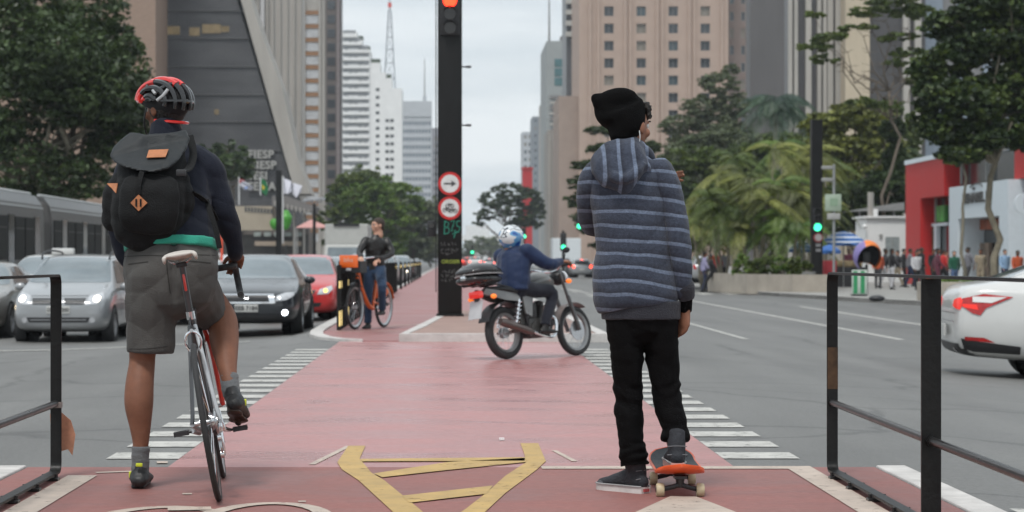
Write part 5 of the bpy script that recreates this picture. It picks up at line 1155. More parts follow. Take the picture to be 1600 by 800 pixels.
def hand(bm, wrist, fwd, pn, side, sc=1., curl=.5, spread=.0):
    """palm + four fingers + thumb added to an organic body. fwd: wrist->knuckles, pn: palm normal (fingers curl towards it), side: towards the thumb"""
    w, f, p, s = Vector(wrist), Vector(fwd).normalized(), Vector(pn).normalized(), Vector(side).normalized()
    L_ = .085*sc
    chain(bm, [(w-f*.02*sc, .026*sc, .020*sc), (w+f*L_*.35, .034*sc, .017*sc), (w+f*L_*.8, .041*sc, .015*sc), (w+f*L_, .040*sc, .013*sc)], xdir=s, n=12)
    for k, (o, ln) in enumerate(((.031, .072), (.0105, .080), (-.0105, .074), (-.031, .058))):
        b = w+f*L_*.85+s*o*sc; d = f.copy(); pts = [(b, .0092*sc)]; a = 0
        for j, seg in enumerate((.48, .30, .24)):
            a += curl*(.75 if j == 0 else .95); dd = f*math.cos(a)+p*math.sin(a)+s*spread*(1.5-k)*.25; b = b+dd.normalized()*ln*seg*sc*1.15; pts.append((b, (.0088-.0009*j)*sc))
        chain(bm, pts, xdir=s, n=8, sub=3)
    b = w+f*L_*.25+s*.026*sc; d1 = (f*.7+s*.65+p*.25).normalized(); d2 = (f*.85+s*.2+p*.5).normalized()
    chain(bm, [(b, .013*sc), (b+d1*.035*sc, .011*sc), (b+d1*.035*sc+d2*.032*sc, .0095*sc)], xdir=p, n=8, sub=3)
def head_chains(bm, c, fdir, up=(0, 0, 1), sc=1.):
    """skull, jaw, nose, brow, lips, ears; c = centre of skull, face towards fdir"""
    c = Vector(c); f = Vector(fdir).normalized(); u = Vector(up); u = (u-f*u.dot(f)).normalized(); s = f.cross(u)
    M3 = Matrix((s, f, u)).transposed()
    def e(off, r, ):
        m = Matrix.Translation(c+(s*off[0]+f*off[1]+u*off[2])*sc) @ M3.to_4x4() @ Matrix.Diagonal((r[0]*sc, r[1]*sc, r[2]*sc, 1))
        bmesh.ops.create_uvsphere(bm, u_segments=20, v_segments=14, radius=1, matrix=m)
    e((0, -.012, .02), (.076, .095, .088)); e((0, .012, -.045), (.060, .070, .062)); e((0, .045, -.085), (.032, .032, .026))
    e((0, .086, -.018), (.012, .016, .028)); e((0, .098, -.036), (.015, .014, .011)); e((0, .076, .020), (.050, .018, .012))
    e((0, .078, -.066), (.024, .013, .006)); e((0, .076, -.075), (.020, .012, .006))
    for k in (-1, 1): e((k*.078, -.005, -.012), (.009, .020, .030)); e((k*.045, .055, -.03), (.022, .022, .022))
    chain(bm, [(c+(u*-.06-f*.02)*sc, .056*sc), (c+(u*-.15-f*.035)*sc, .058*sc)], n=14)
def eyes(parent, c, fdir, sc=1.):
    c = Vector(c); f = Vector(fdir).normalized(); u = Vector((0, 0, 1)); u = (u-f*u.dot(f)).normalized(); s = f.cross(u)
    for k in (-1, 1):
        MB().sphere(c+(s*k*.031+f*.076+u*.004)*sc, .0115*sc, u=10, v=6).build('eye', mat('eye_white', (.6, .6, .58), .2), parent, world=True)
        MB().sphere(c+(s*k*.031+f*.0845+u*.004)*sc, .006*sc, u=8, v=5).build('iris', mat('iris_dark', (.03, .015, .008), .1), parent, world=True)
        MB().box(c+(s*k*.031+f*.085+u*.024)*sc, (.03*sc, .008*sc, .006*sc), rot=Matrix((s, f, u)).transposed()).build('eyebrow', M_HAIRD, parent, world=True)
# ---------------------------------------------------------------- bicycle parts
def bike_wheel(parent, ax, r, tw, tyre_m, rim_m, spk_m, spokes=20, depth=.022, name='wheel', hub=.022):
    w = bpy.data.objects.new(name, None); COL.objects.link(w); w.parent = parent; w.location = ax; w.empty_display_size = .1
    Mx = Matrix.Rotation(R(90), 4, 'Y')
    def tor(Rr, rr, nm, m, sq=1.): 
        prof = [(Rr+rr*math.cos(2*math.pi*i/10)*1.0, rr*sq*math.sin(2*math.pi*i/10)) for i in range(10)]; mb = MB(); mb.lathe(prof, Mx, 56, closed=True); return mb.build(nm, m, w)
    tor(r-tw, tw, 'tyre', tyre_m)
    mb = MB(); mb.lathe([(r-tw*1.7, -tw*.8), (r-tw*1.7, tw*.8), (r-tw*1.7-depth, tw*.45), (r-tw*1.7-depth, -tw*.45)], Mx, 56, closed=True); mb.build('rim', rim_m, w)
    mb = MB()
    for k in range(spokes):
        a = 2*math.pi*k/spokes; sd = (-1)**k*.022; a2 = a+(.35 if (k//2) % 2 else -.35)
        mb.cyl((sd, hub*math.cos(a2), hub*math.sin(a2)), (0, (r-tw*1.7-depth)*math.cos(a), (r-tw*1.7-depth)*math.sin(a)), .0013, n=5)
    mb.build('spokes', spk_m, w); mb = MB(); mb.cyl((-.05, 0, 0), (.05, 0, 0), .011, n=10); mb.cyl((-.028, 0, 0), (-.020, 0, 0), hub, n=14); mb.cyl((.020, 0, 0), (.028, 0, 0), hub, n=14); mb.build('hub', M_RIM, w)
    return w
M_CARB = mat('grey_carbon_frame', (.05, .052, .056), .3, .2, coat=.6, var=.1); M_SILF = mat('silver_frame_paint', (.42, .43, .44), .3, .4, coat=.5); M_REDF = mat('red_frame_paint', (.55, .03, .02), .3, coat=.6); M_TAPE = mat('bar_tape', (.02, .02, .021), .7, bump=.4, bscale=60)
bike = thing('road_bicycle', 'grey and white racing bicycle leaning under the helmeted cyclist', 'bicycle', (-.9986, 9.38, 0), rot=(0, R(-9.4), R(4.9)))
BM = Matrix.Translation((-.9986, 9.38, 0)) @ Matrix.Rotation(R(4.9), 4, 'Z') @ Matrix.Rotation(R(-9.4), 4, 'Y')
AX_R, AX_F, BB = Vector((0, 0, .345)), Vector((0, 1.0, .345)), Vector((0, .41, .275))
bike_wheel(bike, AX_R, .345, .0135, M_TYRE, mat('dark_rim', (.06, .06, .06), .3, .5), M_CHROME, depth=.026)
bike_wheel(bike, AX_F, .345, .0125, M_TYRE, M_RIM, M_CHROME, depth=.022)
ST = Vector((0, .235, .80)); HT0, HT1 = Vector((0, .865, .78)), Vector((0, .815, .93))
mb = MB(); mb.cyl(BB, ST, .0185, .0165); mb.cyl(ST+Vector((0, .01, -.05)), HT1-Vector((0, 0, .04)), .018, .019); mb.cyl(BB, HT0, .024, .022); mb.cyl(HT0-(HT1-HT0)*.1, HT1, .022, .020, 18); mb.cyl(BB-Vector((.037, 0, 0)), BB+Vector((.037, 0, 0)), .022, n=16); mb.build('frame', M_CARB, bike)
for s in (-1, 1):
    mb = MB(); mb.tube(catmull([ST+Vector((s*.012, -.005, -.04)), Vector((s*.030, .12, .60)), Vector((s*.052, .02, .40)), AX_R+Vector((s*.062, 0, 0))], 6), [.0105]*7+[.009]*12 if False else .0095, n=8); mb.build('seat_stay', M_CARB if s < 0 else M_SILF, bike)
    mb = MB(); mb.tube(catmull([BB+Vector((s*.028, 0, 0)), Vector((s*.045, .25, .30)), AX_R+Vector((s*.062, 0, 0))], 6), .0115, n=8); mb.build('chain_stay', M_SILF, bike)
    mb = MB(); mb.tube(catmull([HT0+Vector((s*.022, .01, -.04)), Vector((s*.045, .91, .62)), AX_F+Vector((s*.052, -.0, 0))], 6), .0125, n=8); mb.build('fork_blade', M_REDF if s > 0 else M_SILF, bike)
mb = MB(); mb.cyl(ST-Vector((0, .0, .02)), Vector((0, .175, 1.03)), .0145, n=14); mb.build('seat_post', M_CARB, bike); 
MB().box((0, .188, .965), (.012, .036, .10), bev=.004).build('post_badge', M_REDF, bike); MB().cyl(ST-Vector((0, 0, .01)), ST+Vector((0, -.006, .025)), .020).build('seat_clamp', M_CHROME, bike)
sad = organic('saddle', [], mat('white_saddle_leather', (.50, .46, .42), .5, var=.1), None, voxel=.005, smooth=5, world=False, extra=lambda bm: [chain(bm, [(Vector((0, .05, 1.075)), .050, .010), (Vector((0, .10, 1.078)), .072, .016), (Vector((0, .17, 1.072)), .060, .018), (Vector((0, .24, 1.068)), .028, .018), (Vector((0, .33, 1.062)), .018, .014)], n=14), chain(bm, [(Vector((s*.068, .07, 1.066)), .010, .016) for s in (1,)]+[(Vector((.070, .12, 1.058)), .008, .016)], n=8), chain(bm, [(Vector((-.068, .07, 1.066)), .010, .016), (Vector((-.070, .12, 1.058)), .008, .016)], n=8)])
sad.parent = bike
mb = MB()
for s in (-1, 1): mb.tube(catmull([(s*.05, .075, 1.055), (s*.022, .12, 1.038), (s*.022, .22, 1.036), (s*.012, .31, 1.05)], 5), .0035, n=6)
mb.build('saddle_rails', M_CHROME, bike); MB().box((0, .175, 1.033), (.05, .05, .022), bev=.005).build('saddle_clamp', M_BLKP, bike)
mb = MB(); mb.cyl(HT1, HT1+Vector((0, -.015, .06)), .016); mb.cyl(HT1+Vector((0, -.01, .045)), Vector((0, .90, .99)), .016); mb.build('stem', M_BLKP, bike)
bar = []
for s in (1, -1):
    pts = catmull([(0, .90, .99), (s*.10, .90, .99), (s*.19, .905, .99), (s*.215, .95, .985), (s*.218, .99, .95), (s*.22, .985, .89), (s*.222, .94, .855), (s*.224, .86, .85)], 6)
    MB().tube(pts, .0155, n=10).build('handlebar', M_TAPE, bike)
    h = organic('brake_hood', [], M_BLKP, None, .006, 3, world=False, extra=lambda bm: chain(bm, [(Vector((s*.213, .93, .99)), .016, .018), (Vector((s*.215, .975, .998)), .018, .022), (Vector((s*.216, 1.01, 1.015)), .014, .020)], n=10)); h.parent = bike
    MB().tube(catmull([(s*.216, 1.02, 1.0), (s*.22, 1.03, .95), (s*.222, 1.01, .89), (s*.224, 1.02, .86)], 5), .006, n=6).build('brake_lever', M_CHROME, bike)
def crank_side(s, py_, pz_):
    mb = MB(); a = BB+Vector((s*.055, 0, 0)); b = Vector((s*.078, py_, pz_)); mb.tube([a, a.lerp(b, .5), b], [.013, .011, .010], n=8); mb.build('crank_arm', M_CHROME if s > 0 else M_RIM, bike)
    p = MB(); c = Vector((s*.125, py_, pz_)); p.cyl((s*.08, py_, pz_), (s*.16, py_, pz_), .006); p.box(c+Vector((0, .028, 0)), (.062, .012, .018)); p.box(c-Vector((0, .034, .0)), (.05, .012, .018)); p.box(c+Vector((.028, -.003, 0)), (.010, .065, .020)); p.box(c-Vector((.028, .003, 0)), (.010, .065, .020)); p.build('pedal', M_BLKP, bike)
crank_side(1, .578, .252); crank_side(-1, .242, .298)
Mx90 = Matrix.Rotation(R(90), 4, 'Y')
def ringgear(name, c, r0, r1, w, m, teeth=0):
    mb = MB(); mb.lathe([(r0, -w/2), (r1, -w/2), (r1, w/2), (r0, w/2)], Matrix.Translation(c) @ Mx90, 40, closed=True)
    if teeth:
        for k in range(teeth): a = 2*math.pi*k/teeth; mb.box(Vector(c)+Vector((0, math.cos(a), math.sin(a)))*(r1+.002), (w*.7, .004, .004))
    return mb.build(name, m, bike)
ringgear('chainring', BB+Vector((.044, 0, 0)), .075, .104, .004, M_BLKP, 40); ringgear('chainring', BB+Vector((.037, 0, 0)), .06, .08, .004, M_RIM)
mb = MB()
for k in range(5): a = k*1.2566+.4; mb.tube([BB+Vector((.044, 0, 0)), BB+Vector((.044, .085*math.cos(a), .085*math.sin(a)))], .008, n=6)
mb.build('chainring_spider', M_CHROME, bike)
mb = MB()
for k in range(9): mb.lathe([(.012, -.001), (.022+.0035*k, -.001), (.022+.0035*k, .001), (.012, .001)], Matrix.Translation(AX_R+Vector((.046-.0037*k, 0, 0))) @ Mx90, 24, closed=True)
mb.build('cassette', M_CHROME, bike)
MB().tube(catmull([BB+Vector((.044, .0, .104)), Vector((.042, .20, .385)), AX_R+Vector((.040, .02, .045)), AX_R+Vector((.040, -.038, .0)), AX_R+Vector((.042, -.0, -.045)), AX_R+Vector((.045, .035, -.075)), AX_R+Vector((.045, .01, -.115)), AX_R+Vector((.045, .05, -.15)), Vector((.044, .22, .17)), BB+Vector((.044, .0, -.104)), BB+Vector((.044, .10, -.02)), BB+Vector((.044, .06, .085))], 4, closed=True), .0045, n=5, closed=True).build('chain', M_RIM, bike)
mb = MB(); d0 = AX_R+Vector((.062, .01, -.03)); mb.box(d0, (.03, .045, .04), bev=.006); mb.box(AX_R+Vector((.056, .03, -.10)), (.010, .022, .10), bev=.003); mb.cyl(AX_R+Vector((.036, .035, -.075)), AX_R+Vector((.052, .035, -.075)), .018, n=12); mb.cyl(AX_R+Vector((.036, .045, -.15)), AX_R+Vector((.052, .045, -.15)), .018, n=12); mb.tube(catmull([d0, d0+Vector((.01, -.07, .0)), AX_R+Vector((.066, -.06, .05))], 5), .0035, n=6); mb.build('rear_derailleur', M_CHROME, bike)
for (yy, zz, nm) in ((.055, .705, 'rear'), (.945, .705, 'front')):
    mb = MB()
    for s in (-1, 1): mb.tube(catmull([(s*.006, yy-.02, zz+.035), (s*.026, yy-.022, zz+.022), (s*.034, yy-.018, zz-.012), (s*.022, yy-.012, zz-.045)], 4), .0055, n=7); mb.box((s*.018, yy-.005, zz-.045), (.010, .045, .012))
    mb.cyl((0, yy-.04, zz+.04), (0, yy+.02, zz+.04), .008); mb.build('brake_caliper', M_CHROME, bike)
mb = MB(); mb.tube(catmull([ST+Vector((0, -.02, -.03)), Vector((.0, .13, .80)), Vector((0, .04, .765)), Vector((0.02, .035, .75))], 5), .0028, n=5); mb.build('brake_cable', M_BLKP, bike)
MB().box(Vector((0, .30, .22))+Vector((-.02, 0, 0)), (.03, .05, .04), bev=.008).build('bottle_cage', M_BLKP, bike) if False else None
# ---------------------------------------------------------------- cyclist
cy = thing('person', 'cyclist in red and black helmet, navy jersey and grey shorts, seen from behind', 'person', (-1.35, 9.95, 0))
HR, HL = BM @ Vector((.214, .965, 1.012)), BM @ Vector((-.214, .965, 1.012)); PR = BM @ Vector((.12, .578, .262))
HC = P(257, 170, 10.24); FD = Vector((-.80, .58, -.05))
kneeL, ankL = P(222, 560, 9.97), P(219, 703, 9.90); kneeR, ankR = P(339, 478, 10.26), P(359, 600, 9.95)
def cyc_body(bm):
    head_chains(bm, HC, FD, sc=1.02)
    chain(bm, [(P(268, 430, 9.95), .15, .11), (P(265, 340, 10.05), .14, .10), (P(262, 262, 10.17), .12, .08), (P(260, 215, 10.2), .055, .055)])
    for sh, el, wr in ((P(312, 262, 10.15), P(354, 330, 10.15), HR+Vector((.015, -.085, .03))), (P(205, 248, 10.15), P(182, 330, 10.2), HL+Vector((-.01, -.085, .03)))):
        chain(bm, [(sh, .038), (el, .036), (wr, .024)])
    chain(bm, [(P(236, 440, 9.95), .085), (P(230, 500, 9.96), .078), (P(223, 548, 9.965), .063), (kneeL+Vector((0, .0, -.02)), .060), (P(218, 602, 9.93), .0655), (P(217, 632, 9.91), .066), (P(219, 665, 9.905), .050), (P(220, 690, 9.90), .038), (ankL, .036), (P(219, 735, 9.90), .037)], n=18)
    chain(bm, [(P(300, 440, 9.97), .080), (P(322, 462, 10.13), .072), (kneeR, .060), (P(348, 500, 10.21), .068), (P(350, 525, 10.15), .070), (P(352, 550, 10.08), .060), (P(356, 580, 9.99), .042), (ankR, .037), (P(362, 620, 9.93), .036)], n=18)
    hand(bm, HR+Vector((.014, -.075, .03)), (0, 1, -.22), (-.25, -.1, -1), (-1, 0, -.2), 1.02, .75); hand(bm, HL+Vector((-.012, -.075, .03)), (0, 1, -.22), (.25, -.1, -1), (1, 0, -.2), 1.02, .75)
organic('body', [], SK1, cy, .0062, 4, extra=cyc_body); eyes(cy, HC, FD, 1.02)
fold = lambda a, fx, fz, off=0.: (lambda co: a*(nz3(co, fx, fx, fz, off)+.45*nz3(co, fx*2.3, fx*2.3, fz*2.2, off+7)))
def band(a, f, dirv, off=0.):
    d = Vector(dirv).normalized()
    def g_(co):
        w = co.dot(d)*f+1.5*nz3(co, 4, off=off); return a*(abs(math.sin(w))**.6-.5)*(.6+.8*nz3(co, 5, off=off+3))
    return g_
def add(*fs): return lambda co: sum(f(co) for f in fs)
organic('shorts', [dict(pts=[(P(268, 390, 9.97), .210, .132), (P(267, 420, 9.95), .218, .146), (P(268, 452, 9.95), .206, .136)], cap0='f'),
    dict(pts=[(P(238, 430, 9.94), .118, .13), (P(236, 480, 9.95), .118, .118), (P(236, 520, 9.96), .112, .108), (P(235, 551, 9.96), .106, .102)], cap1='f'),
    dict(pts=[(P(294, 425, 9.95), .112, .13), (P(306, 450, 10.02), .104, .12), (P(317, 470, 10.12), .094, .105), (P(329, 492, 10.22), .082, .09)], cap1='f')], M_SHORT, cy, .007, 4,
    disp=add(band(.007, 24, (.75, .2, .8), 2.), band(.006, 28, (-.7, .2, .8), 5.), fold(.006, 7, 9, 4.), lambda co: -.018*math.exp(-((co.x+1.255)/.016)**2)*(1 if co.y < 9.95 else 0)*sm(.80, .90, co.z)))
organic('undershirt_hem', [dict(pts=[(P(267, 392, 9.96), .219, .143), (P(267, 378, 9.97), .222, .145)], cap0='f', cap1='f')], M_TEAL, cy, .007, 3, disp=fold(.006, 6, 6, 9.))
organic('jersey', [dict(pts=[(P(264, 384, 9.98), .212, .142), (P(264, 345, 10.02), .202, .135), (P(262, 300, 10.1), .205, .13), (P(262, 262, 10.16), .190, .115), (P(261, 240, 10.18), .150, .10), (P(260, 220, 10.2), .105, .09), (P(259, 203, 10.2), .072, .074), (P(258, 193, 10.21), .068, .07)], cap0='f', cap1='f'),
    [(P(308, 248, 10.16), .070), (P(325, 260, 10.15), .064), (P(338, 292, 10.15), .060), (P(350, 328, 10.15), .056), (P(361, 362, 10.19), .049), (P(367, 390, 10.23), .042), (HR+Vector((.018, -.088, .035)), .036)],
    [(P(214, 248, 10.16), .070), (P(200, 265, 10.16), .062), (P(188, 300, 10.18), .058), (P(183, 335, 10.2), .054), (P(188, 375, 10.22), .048), (P(200, 405, 10.24), .042), (HL+Vector((-.016, -.088, .035)), .036)]], M_NAVY, cy, .007, 4,
    disp=add(band(.005, 38, (.5, .2, 1), 5.), fold(.007, 7, 10, 1.)))
organic('hair', [], M_HAIRD, cy, .008, 3, extra=lambda bm: bmesh.ops.create_uvsphere(bm, u_segments=20, v_segments=12, radius=1, matrix=Matrix.Translation(HC+Vector((.018, -.012, -.002))) @ Matrix.Rotation(R(54), 4, 'Z') @ Matrix.Diagonal((.083, .092, .085, 1))), disp=fold(.004, 40, 40))
shb_ = [o for o in cy.children if o.name.startswith('shorts')][0]; bm_ = bmesh.new(); bm_.from_mesh(shb_.data); bm_.transform(Matrix.Translation(cy.location)); shv = BVHTree.FromBMesh(bm_); bm_.free(); M_SEAM = mat('dark_seam', (.022, .02, .018), .9)
def line(nm, pts, w=.9, m_=None): 
    for (x0, y0), (x1, y1) in zip(pts[:-1], pts[1:]):
        d_ = Vector((x1-x0, y1-y0)).normalized(); n_ = Vector((-d_.y, d_.x))*w
        decal(nm, [((a-VX)*10/F, H-(b-HY)*10/F) for a, b in ((x0+n_.x, y0+n_.y), (x1+n_.x, y1+n_.y), (x1-n_.x, y1-n_.y), (x0-n_.x, y0-n_.y))], '+y', shv, m_ or M_SEAM, cy, .0015, .015, world=True)
line('back_seam', [(268, 396), (270, 425), (274, 458)], .7); line('pocket_seam', [(206, 413), (240, 409)], .9); line('pocket_seam', [(296, 407), (334, 411)], .9); line('yoke_seam', [(196, 401), (240, 399), (268, 400), (305, 398), (340, 399)], .6); line('hem_seam', [(203, 544), (236, 543), (266, 540)], .5)
for nm, a, b, c_ in (('sock', P(220, 697, 9.90), P(219, 735, 9.90), .041), ('sock', P(357.5, 587, 9.98), P(361, 612, 9.935), .043)):
    organic(nm, [dict(pts=[(a, c_+.001), (a.lerp(b, .5), c_), (b, c_)], cap0='f')], M_SOCK, cy, .006, 2, disp=fold(.003, 10, 60))
# cycling shoes
def shoe(parent, heel, toe, up, m, w=.042, h=.05, nm='shoe', ankle=None):
    heel, toe, up = Vector(heel), Vector(toe), Vector(up).normalized(); d = (toe-heel); s_ = d.cross(up).normalized()
    pts = [(heel+up*.032+d*.02, w*.72, .032), (heel+d*.15+up*.046, w*.82, .046), (heel+d*.38+up*.040, w*.85, .040), (heel+d*.62+up*.030, w*1.0, .030), (heel+d*.82+up*.025, w*1.02, .024), (heel+d*.95+up*.02, w*.8, .018)]
    ch = [dict(pts=pts, xdir=s_, n=16)]
    if ankle is not None: ch.append(dict(pts=[(heel+d*.16+up*.05, .037, .044), (Vector(ankle), .040, .046)], xdir=s_, cap1='f'))
    o = organic(nm, ch, m, parent, .006, 3, disp=fold(.0025, 30, 30)); return s_
hl = P(218, 764, 9.85); hl.z = .008
s_ = shoe(cy, hl, Vector((hl.x-.03, hl.y+.285, .008)), (0, 0, 1), M_SHOEB, .056, ankle=P(219, 727, 9.905))
MB().box(hl+Vector((-.012, .14, .003)), (.06, .24, .014), bev=.006).build('shoe_sole', M_BLKP, cy, world=True)
MB().box(hl+Vector((-.048, .05, .055)), (.012, .03, .03), bev=.004).build('shoe_buckle', M_NEON, cy, world=True); MB().box(hl+Vector((.0, -.012, .105)), (.03, .012, .016), bev=.003).build('heel_tab', M_NEON, cy, world=True)
toeR = PR+Vector((-.005, .10, .012)); heelR = PR+Vector((-.008, -.13, .082)); dR = toeR-heelR; upR = Vector((0, -dR.z, dR.y)).normalized()
shoe(cy, heelR, toeR, upR, M_SHOEB, .052, ankle=P(361, 612, 9.94))
organic('shoe_sole', [dict(pts=[(heelR+dR*.02, .026, .010), (heelR+dR*.16-upR*.004, .036, .010), (heelR+dR*.42-upR*.002, .032, .008), (heelR+dR*.70-upR*.006, .047, .010), (heelR+dR*.88-upR*.003, .042, .009), (heelR+dR*1.0, .022, .008)], xdir=(1, 0, 0), n=18), [(heelR+dR*.62-upR*.014, .016), (heelR+dR*.76-upR*.016, .016)]], mat('brown_carbon_sole', (.035, .018, .012), .4, var=.5, scale=30), cy, .0055, 1)
MB().box(heelR+Vector((.040, .09, .03)), (.014, .03, .03), bev=.004).build('shoe_buckle', M_NEON, cy, world=True)
MB().tube([P(327+q*5.6, 527-4.5*math.sin(q/8*3.0)+(-3 if q < 4 else -2), 10.15-.066*math.sin(math.pi*(q+.5)/9)-.006) for q in range(9)], .0022, n=5).build('calf_band_tattoo', mat('tattoo_ink', (.03, .035, .04), .6), cy, world=True) if False else None
# helmet
hm = bpy.data.objects.new('helmet', None); COL.objects.link(hm); hm.parent = cy; hm.location = HC+Vector((.004, 0, .028))-cy.location; hm.rotation_euler = (R(6), R(0), R(52))
M_HB = mat('helmet_black_shell', (.012, .012, .013), .2, coat=.6); M_HRD = mat('helmet_red_shell', (.62, .025, .02), .2, coat=.7); M_HG = mat('helmet_grey_accent', (.4, .41, .42), .3)
def ell(th, ph, k=1.): # th: 0 front .. 180 back, ph: side angle
    a, b, c = .106*k, .145*k, .108*k; return Vector((a*math.sin(R(ph)), b*math.cos(R(th))*math.cos(R(ph)), c*math.sin(R(th))*math.cos(R(ph))))
mb = MB(); mb.sphere((0, 0, 0), (.094, .133, .092), u=28, v=18); b2 = mb.bm; bmesh.ops.bisect_plane(b2, geom=b2.verts[:]+b2.edges[:]+b2.faces[:], plane_co=(0, 0, -.035), plane_no=(0, .22, -1), clear_outer=True); mb.build('inner_shell', mat('helmet_foam_black', (.008, .008, .009), .8), hm)
for i, ph in enumerate((-76, -54, -32, -11, 11, 32, 54, 76)):
    pts = [ell(th, ph, 1.0) for th in range(-4 if abs(ph) < 60 else 8, 196 if abs(ph) < 60 else 176, 9)]
    n_ = len(pts); w_ = [.0165*(.6+.4*math.sin(math.pi*k/(n_-1))) for k in range(n_)]
    MB().tube(pts, w_, n=8).build('shell_rib', M_HB, hm)
    if abs(ph) < 40: MB().tube([ell(th, ph, 1.014) for th in range(0, 128 if abs(ph) < 15 else 84, 9)], .0165, n=8).build('top_shell', M_HRD, hm)
    if abs(ph) > 40: MB().tube([ell(th, ph, 1.012) for th in range(0 if abs(ph) < 60 else 10, 40, 8)], .0145, n=8).build('front_shell', M_HRD, hm)
for th, m_, nm in ((-2, M_HRD, 'brow_band'), (60, M_HB, 'cross_rib'), (118, M_HB, 'cross_rib'), (172, M_HB, 'tail_band')):
    MB().tube([ell(th, ph, 1.0) for ph in range(-62, 63, 8)], .0105, n=7).build(nm, m_, hm)
for s in (-1, 1):
    MB().tube([ell(th, s*83, .99) for th in range(6, 176, 10)], .013, n=8).build('side_band', M_HB, hm)
    MB().tube([ell(135, s*40, 1.09), ell(150, s*55, 1.08), ell(168, s*70, 1.06)], .008, n=7).build('grey_accent', M_HG, hm); MB().tube([ell(100, s*62, 1.07), ell(125, s*66, 1.07)], .007, n=7).build('grey_accent', M_HG, hm)
MB().tube([Vector((.08*math.cos(R(a)), -.02-.115*math.sin(R(a)), -.085)) for a in range(0, 181, 12)], .007, n=6).build('retention_strap', M_HRD, hm)
MB().tube(catmull([(.09, .03, -.03), (.078, .05, -.09), (.04, .07, -.15), (0, .075, -.165), (-.04, .07, -.15), (-.078, .05, -.09), (-.09, .03, -.03)], 5), .004, n=6).build('chin_strap', M_BLKP, hm)
# backpack (its own thing)
bp = thing('backpack', 'black rolltop backpack with tan leather patches on the cyclist back', 'backpack', tuple(P(238, 372, 9.95)))
bo = organic('main_body', [], M_PACK, bp, .008, 6, extra=lambda bm: [
    chain(bm, [(P(232, 366, 9.88), .145, .07), (P(230, 348, 9.87), .160, .09), (P(232, 305, 9.88), .160, .10), (P(238, 264, 9.94), .150, .085), (P(244, 232, 10.0), .135, .05), (P(246, 220, 10.02), .115, .03)], n=24, cap1='f'),
    chain(bm, [(P(176, 345, 9.93), .05, .05), (P(180, 300, 9.93), .055, .06), (P(186, 285, 9.94), .045, .05)]), chain(bm, [(P(285, 352, 9.93), .042, .05), (P(287, 305, 9.93), .045, .055), (P(286, 285, 9.94), .035, .05)])],
    disp=add(band(.010, 22, (.5, 0, 1), 8.), band(.006, 30, (-.8, 0, .6), 1.), fold(.012, 8, 9, 3.)))
pk = organic('front_pocket', [], M_PACK, bp, .007, 5, extra=lambda bm: chain(bm, [(P(232, 356, 9.80), .12, .03), (P(232, 335, 9.78), .135, .045), (P(234, 300, 9.78), .135, .045), (P(236, 282, 9.80), .12, .03)], n=20), disp=add(band(.006, 26, (.2, 0, 1), 12.), fold(.006, 9, 10, 6.)))
def flapY(y): return lerp(9.95, 9.755, (y-206)/60)
fo = [(205, 207), (228, 210), (262, 208), (290, 204), (297, 216), (292, 232), (280, 250), (262, 263), (240, 269), (218, 267), (196, 262), (179, 254), (172, 244), (178, 230), (190, 216)]
def flap_geo(bm):
    t_ = [bm.verts.new(P(a, b, flapY(b)-.012+.05*((a-235)/65)**2)) for a, b in fo]; q_ = [bm.verts.new(P(a, b, flapY(b)+.03+.05*((a-235)/65)**2)) for a, b in fo]; n = len(fo)
    bm.faces.new(t_); bm.faces.new(q_[::-1])
    for i in range(n): bm.faces.new((t_[i], q_[i], q_[(i+1) % n], t_[(i+1) % n]))
fl = organic('top_flap', [], M_FLAP, bp, .007, 6, extra=flap_geo, disp=add(band(.005, 30, (1, 0, .5), 3.), fold(.008, 9, 9, 2.)))
def bvh_obj(o, off):
    bm = bmesh.new(); bm.from_mesh(o.data); bm.transform(Matrix.Translation(off)); b = BVHTree.FromBMesh(bm); bm.free(); return b
def wdec(name, pxs, Y, bvh, m, parent, off=.004): return decal(name, [((a-VX)*Y/F, H-(b-HY)*Y/F) for a, b in pxs], '+y', bvh, m, parent, off, .02, thick=.003, world=True)
wdec('leather_patch', [(229, 247), (230, 234), (261, 233), (259, 246)], 9.81, bvh_obj(fl, bp.location), M_LEATH, bp, .016)
pkb = bvh_obj(pk, bp.location); mbv = bvh_obj(bo, bp.location)
wdec('leather_diamond', [(217, 304), (231, 317), (217, 330), (204, 317)], 9.74, pkb, M_LEATH, bp)
for dx in (-3.5, 3.5): wdec('diamond_slot', [(217+dx-1.3, 311), (217+dx+1.3, 311), (217+dx+1.3, 323), (217+dx-1.3, 323)], 9.74, pkb, M_PACK, bp, .009)
wdec('leather_triangle', [(167, 287), (187, 287), (186, 303)], 9.90, mbv, M_LEATH, bp)
MB().tube(catmull([P(296, 212, 10.06), P(302, 240, 10.00), P(296, 262, 9.90), P(286, 268, 9.79)], 6), .01, n=6, flat=(.035, .008)).build('side_strap', M_PACK, bp, world=True)
MB().tube(catmull([P(222, 268, 9.75), P(216, 290, 9.73), P(217, 303, 9.73)], 5), .01, flat=(.022, .005)).build('closing_strap', M_PACK, bp, world=True)
MB().tube(catmull([P(300, 300, 9.90), P(318, 312, 9.97), P(330, 330, 10.06), P(338, 345, 10.1)], 5), .01, flat=(.028, .006)).build('lower_strap', M_PACK, bp, world=True)
MB().tube(catmull([P(288, 203, 10.02), P(300, 206, 10.05), P(314, 224, 10.05), P(322, 250, 10.06), P(325, 280, 10.06)], 5), .01, flat=(.045, .008)).build('shoulder_strap', M_PACK, bp, world=True) if False else None
MB().tube(catmull([P(322, 312, 10.0), P(330, 335, 9.96), P(338, 362, 9.93), P(343, 388, 9.92)], 5), .01, flat=(.024, .004)).build('hanging_strap', M_PACK, bp, world=True)
mb = MB(); mb.box(P(283, 270, 9.77), (.045, .02, .03), bev=.005); mb.build('buckle', M_BLKP, bp, world=True)
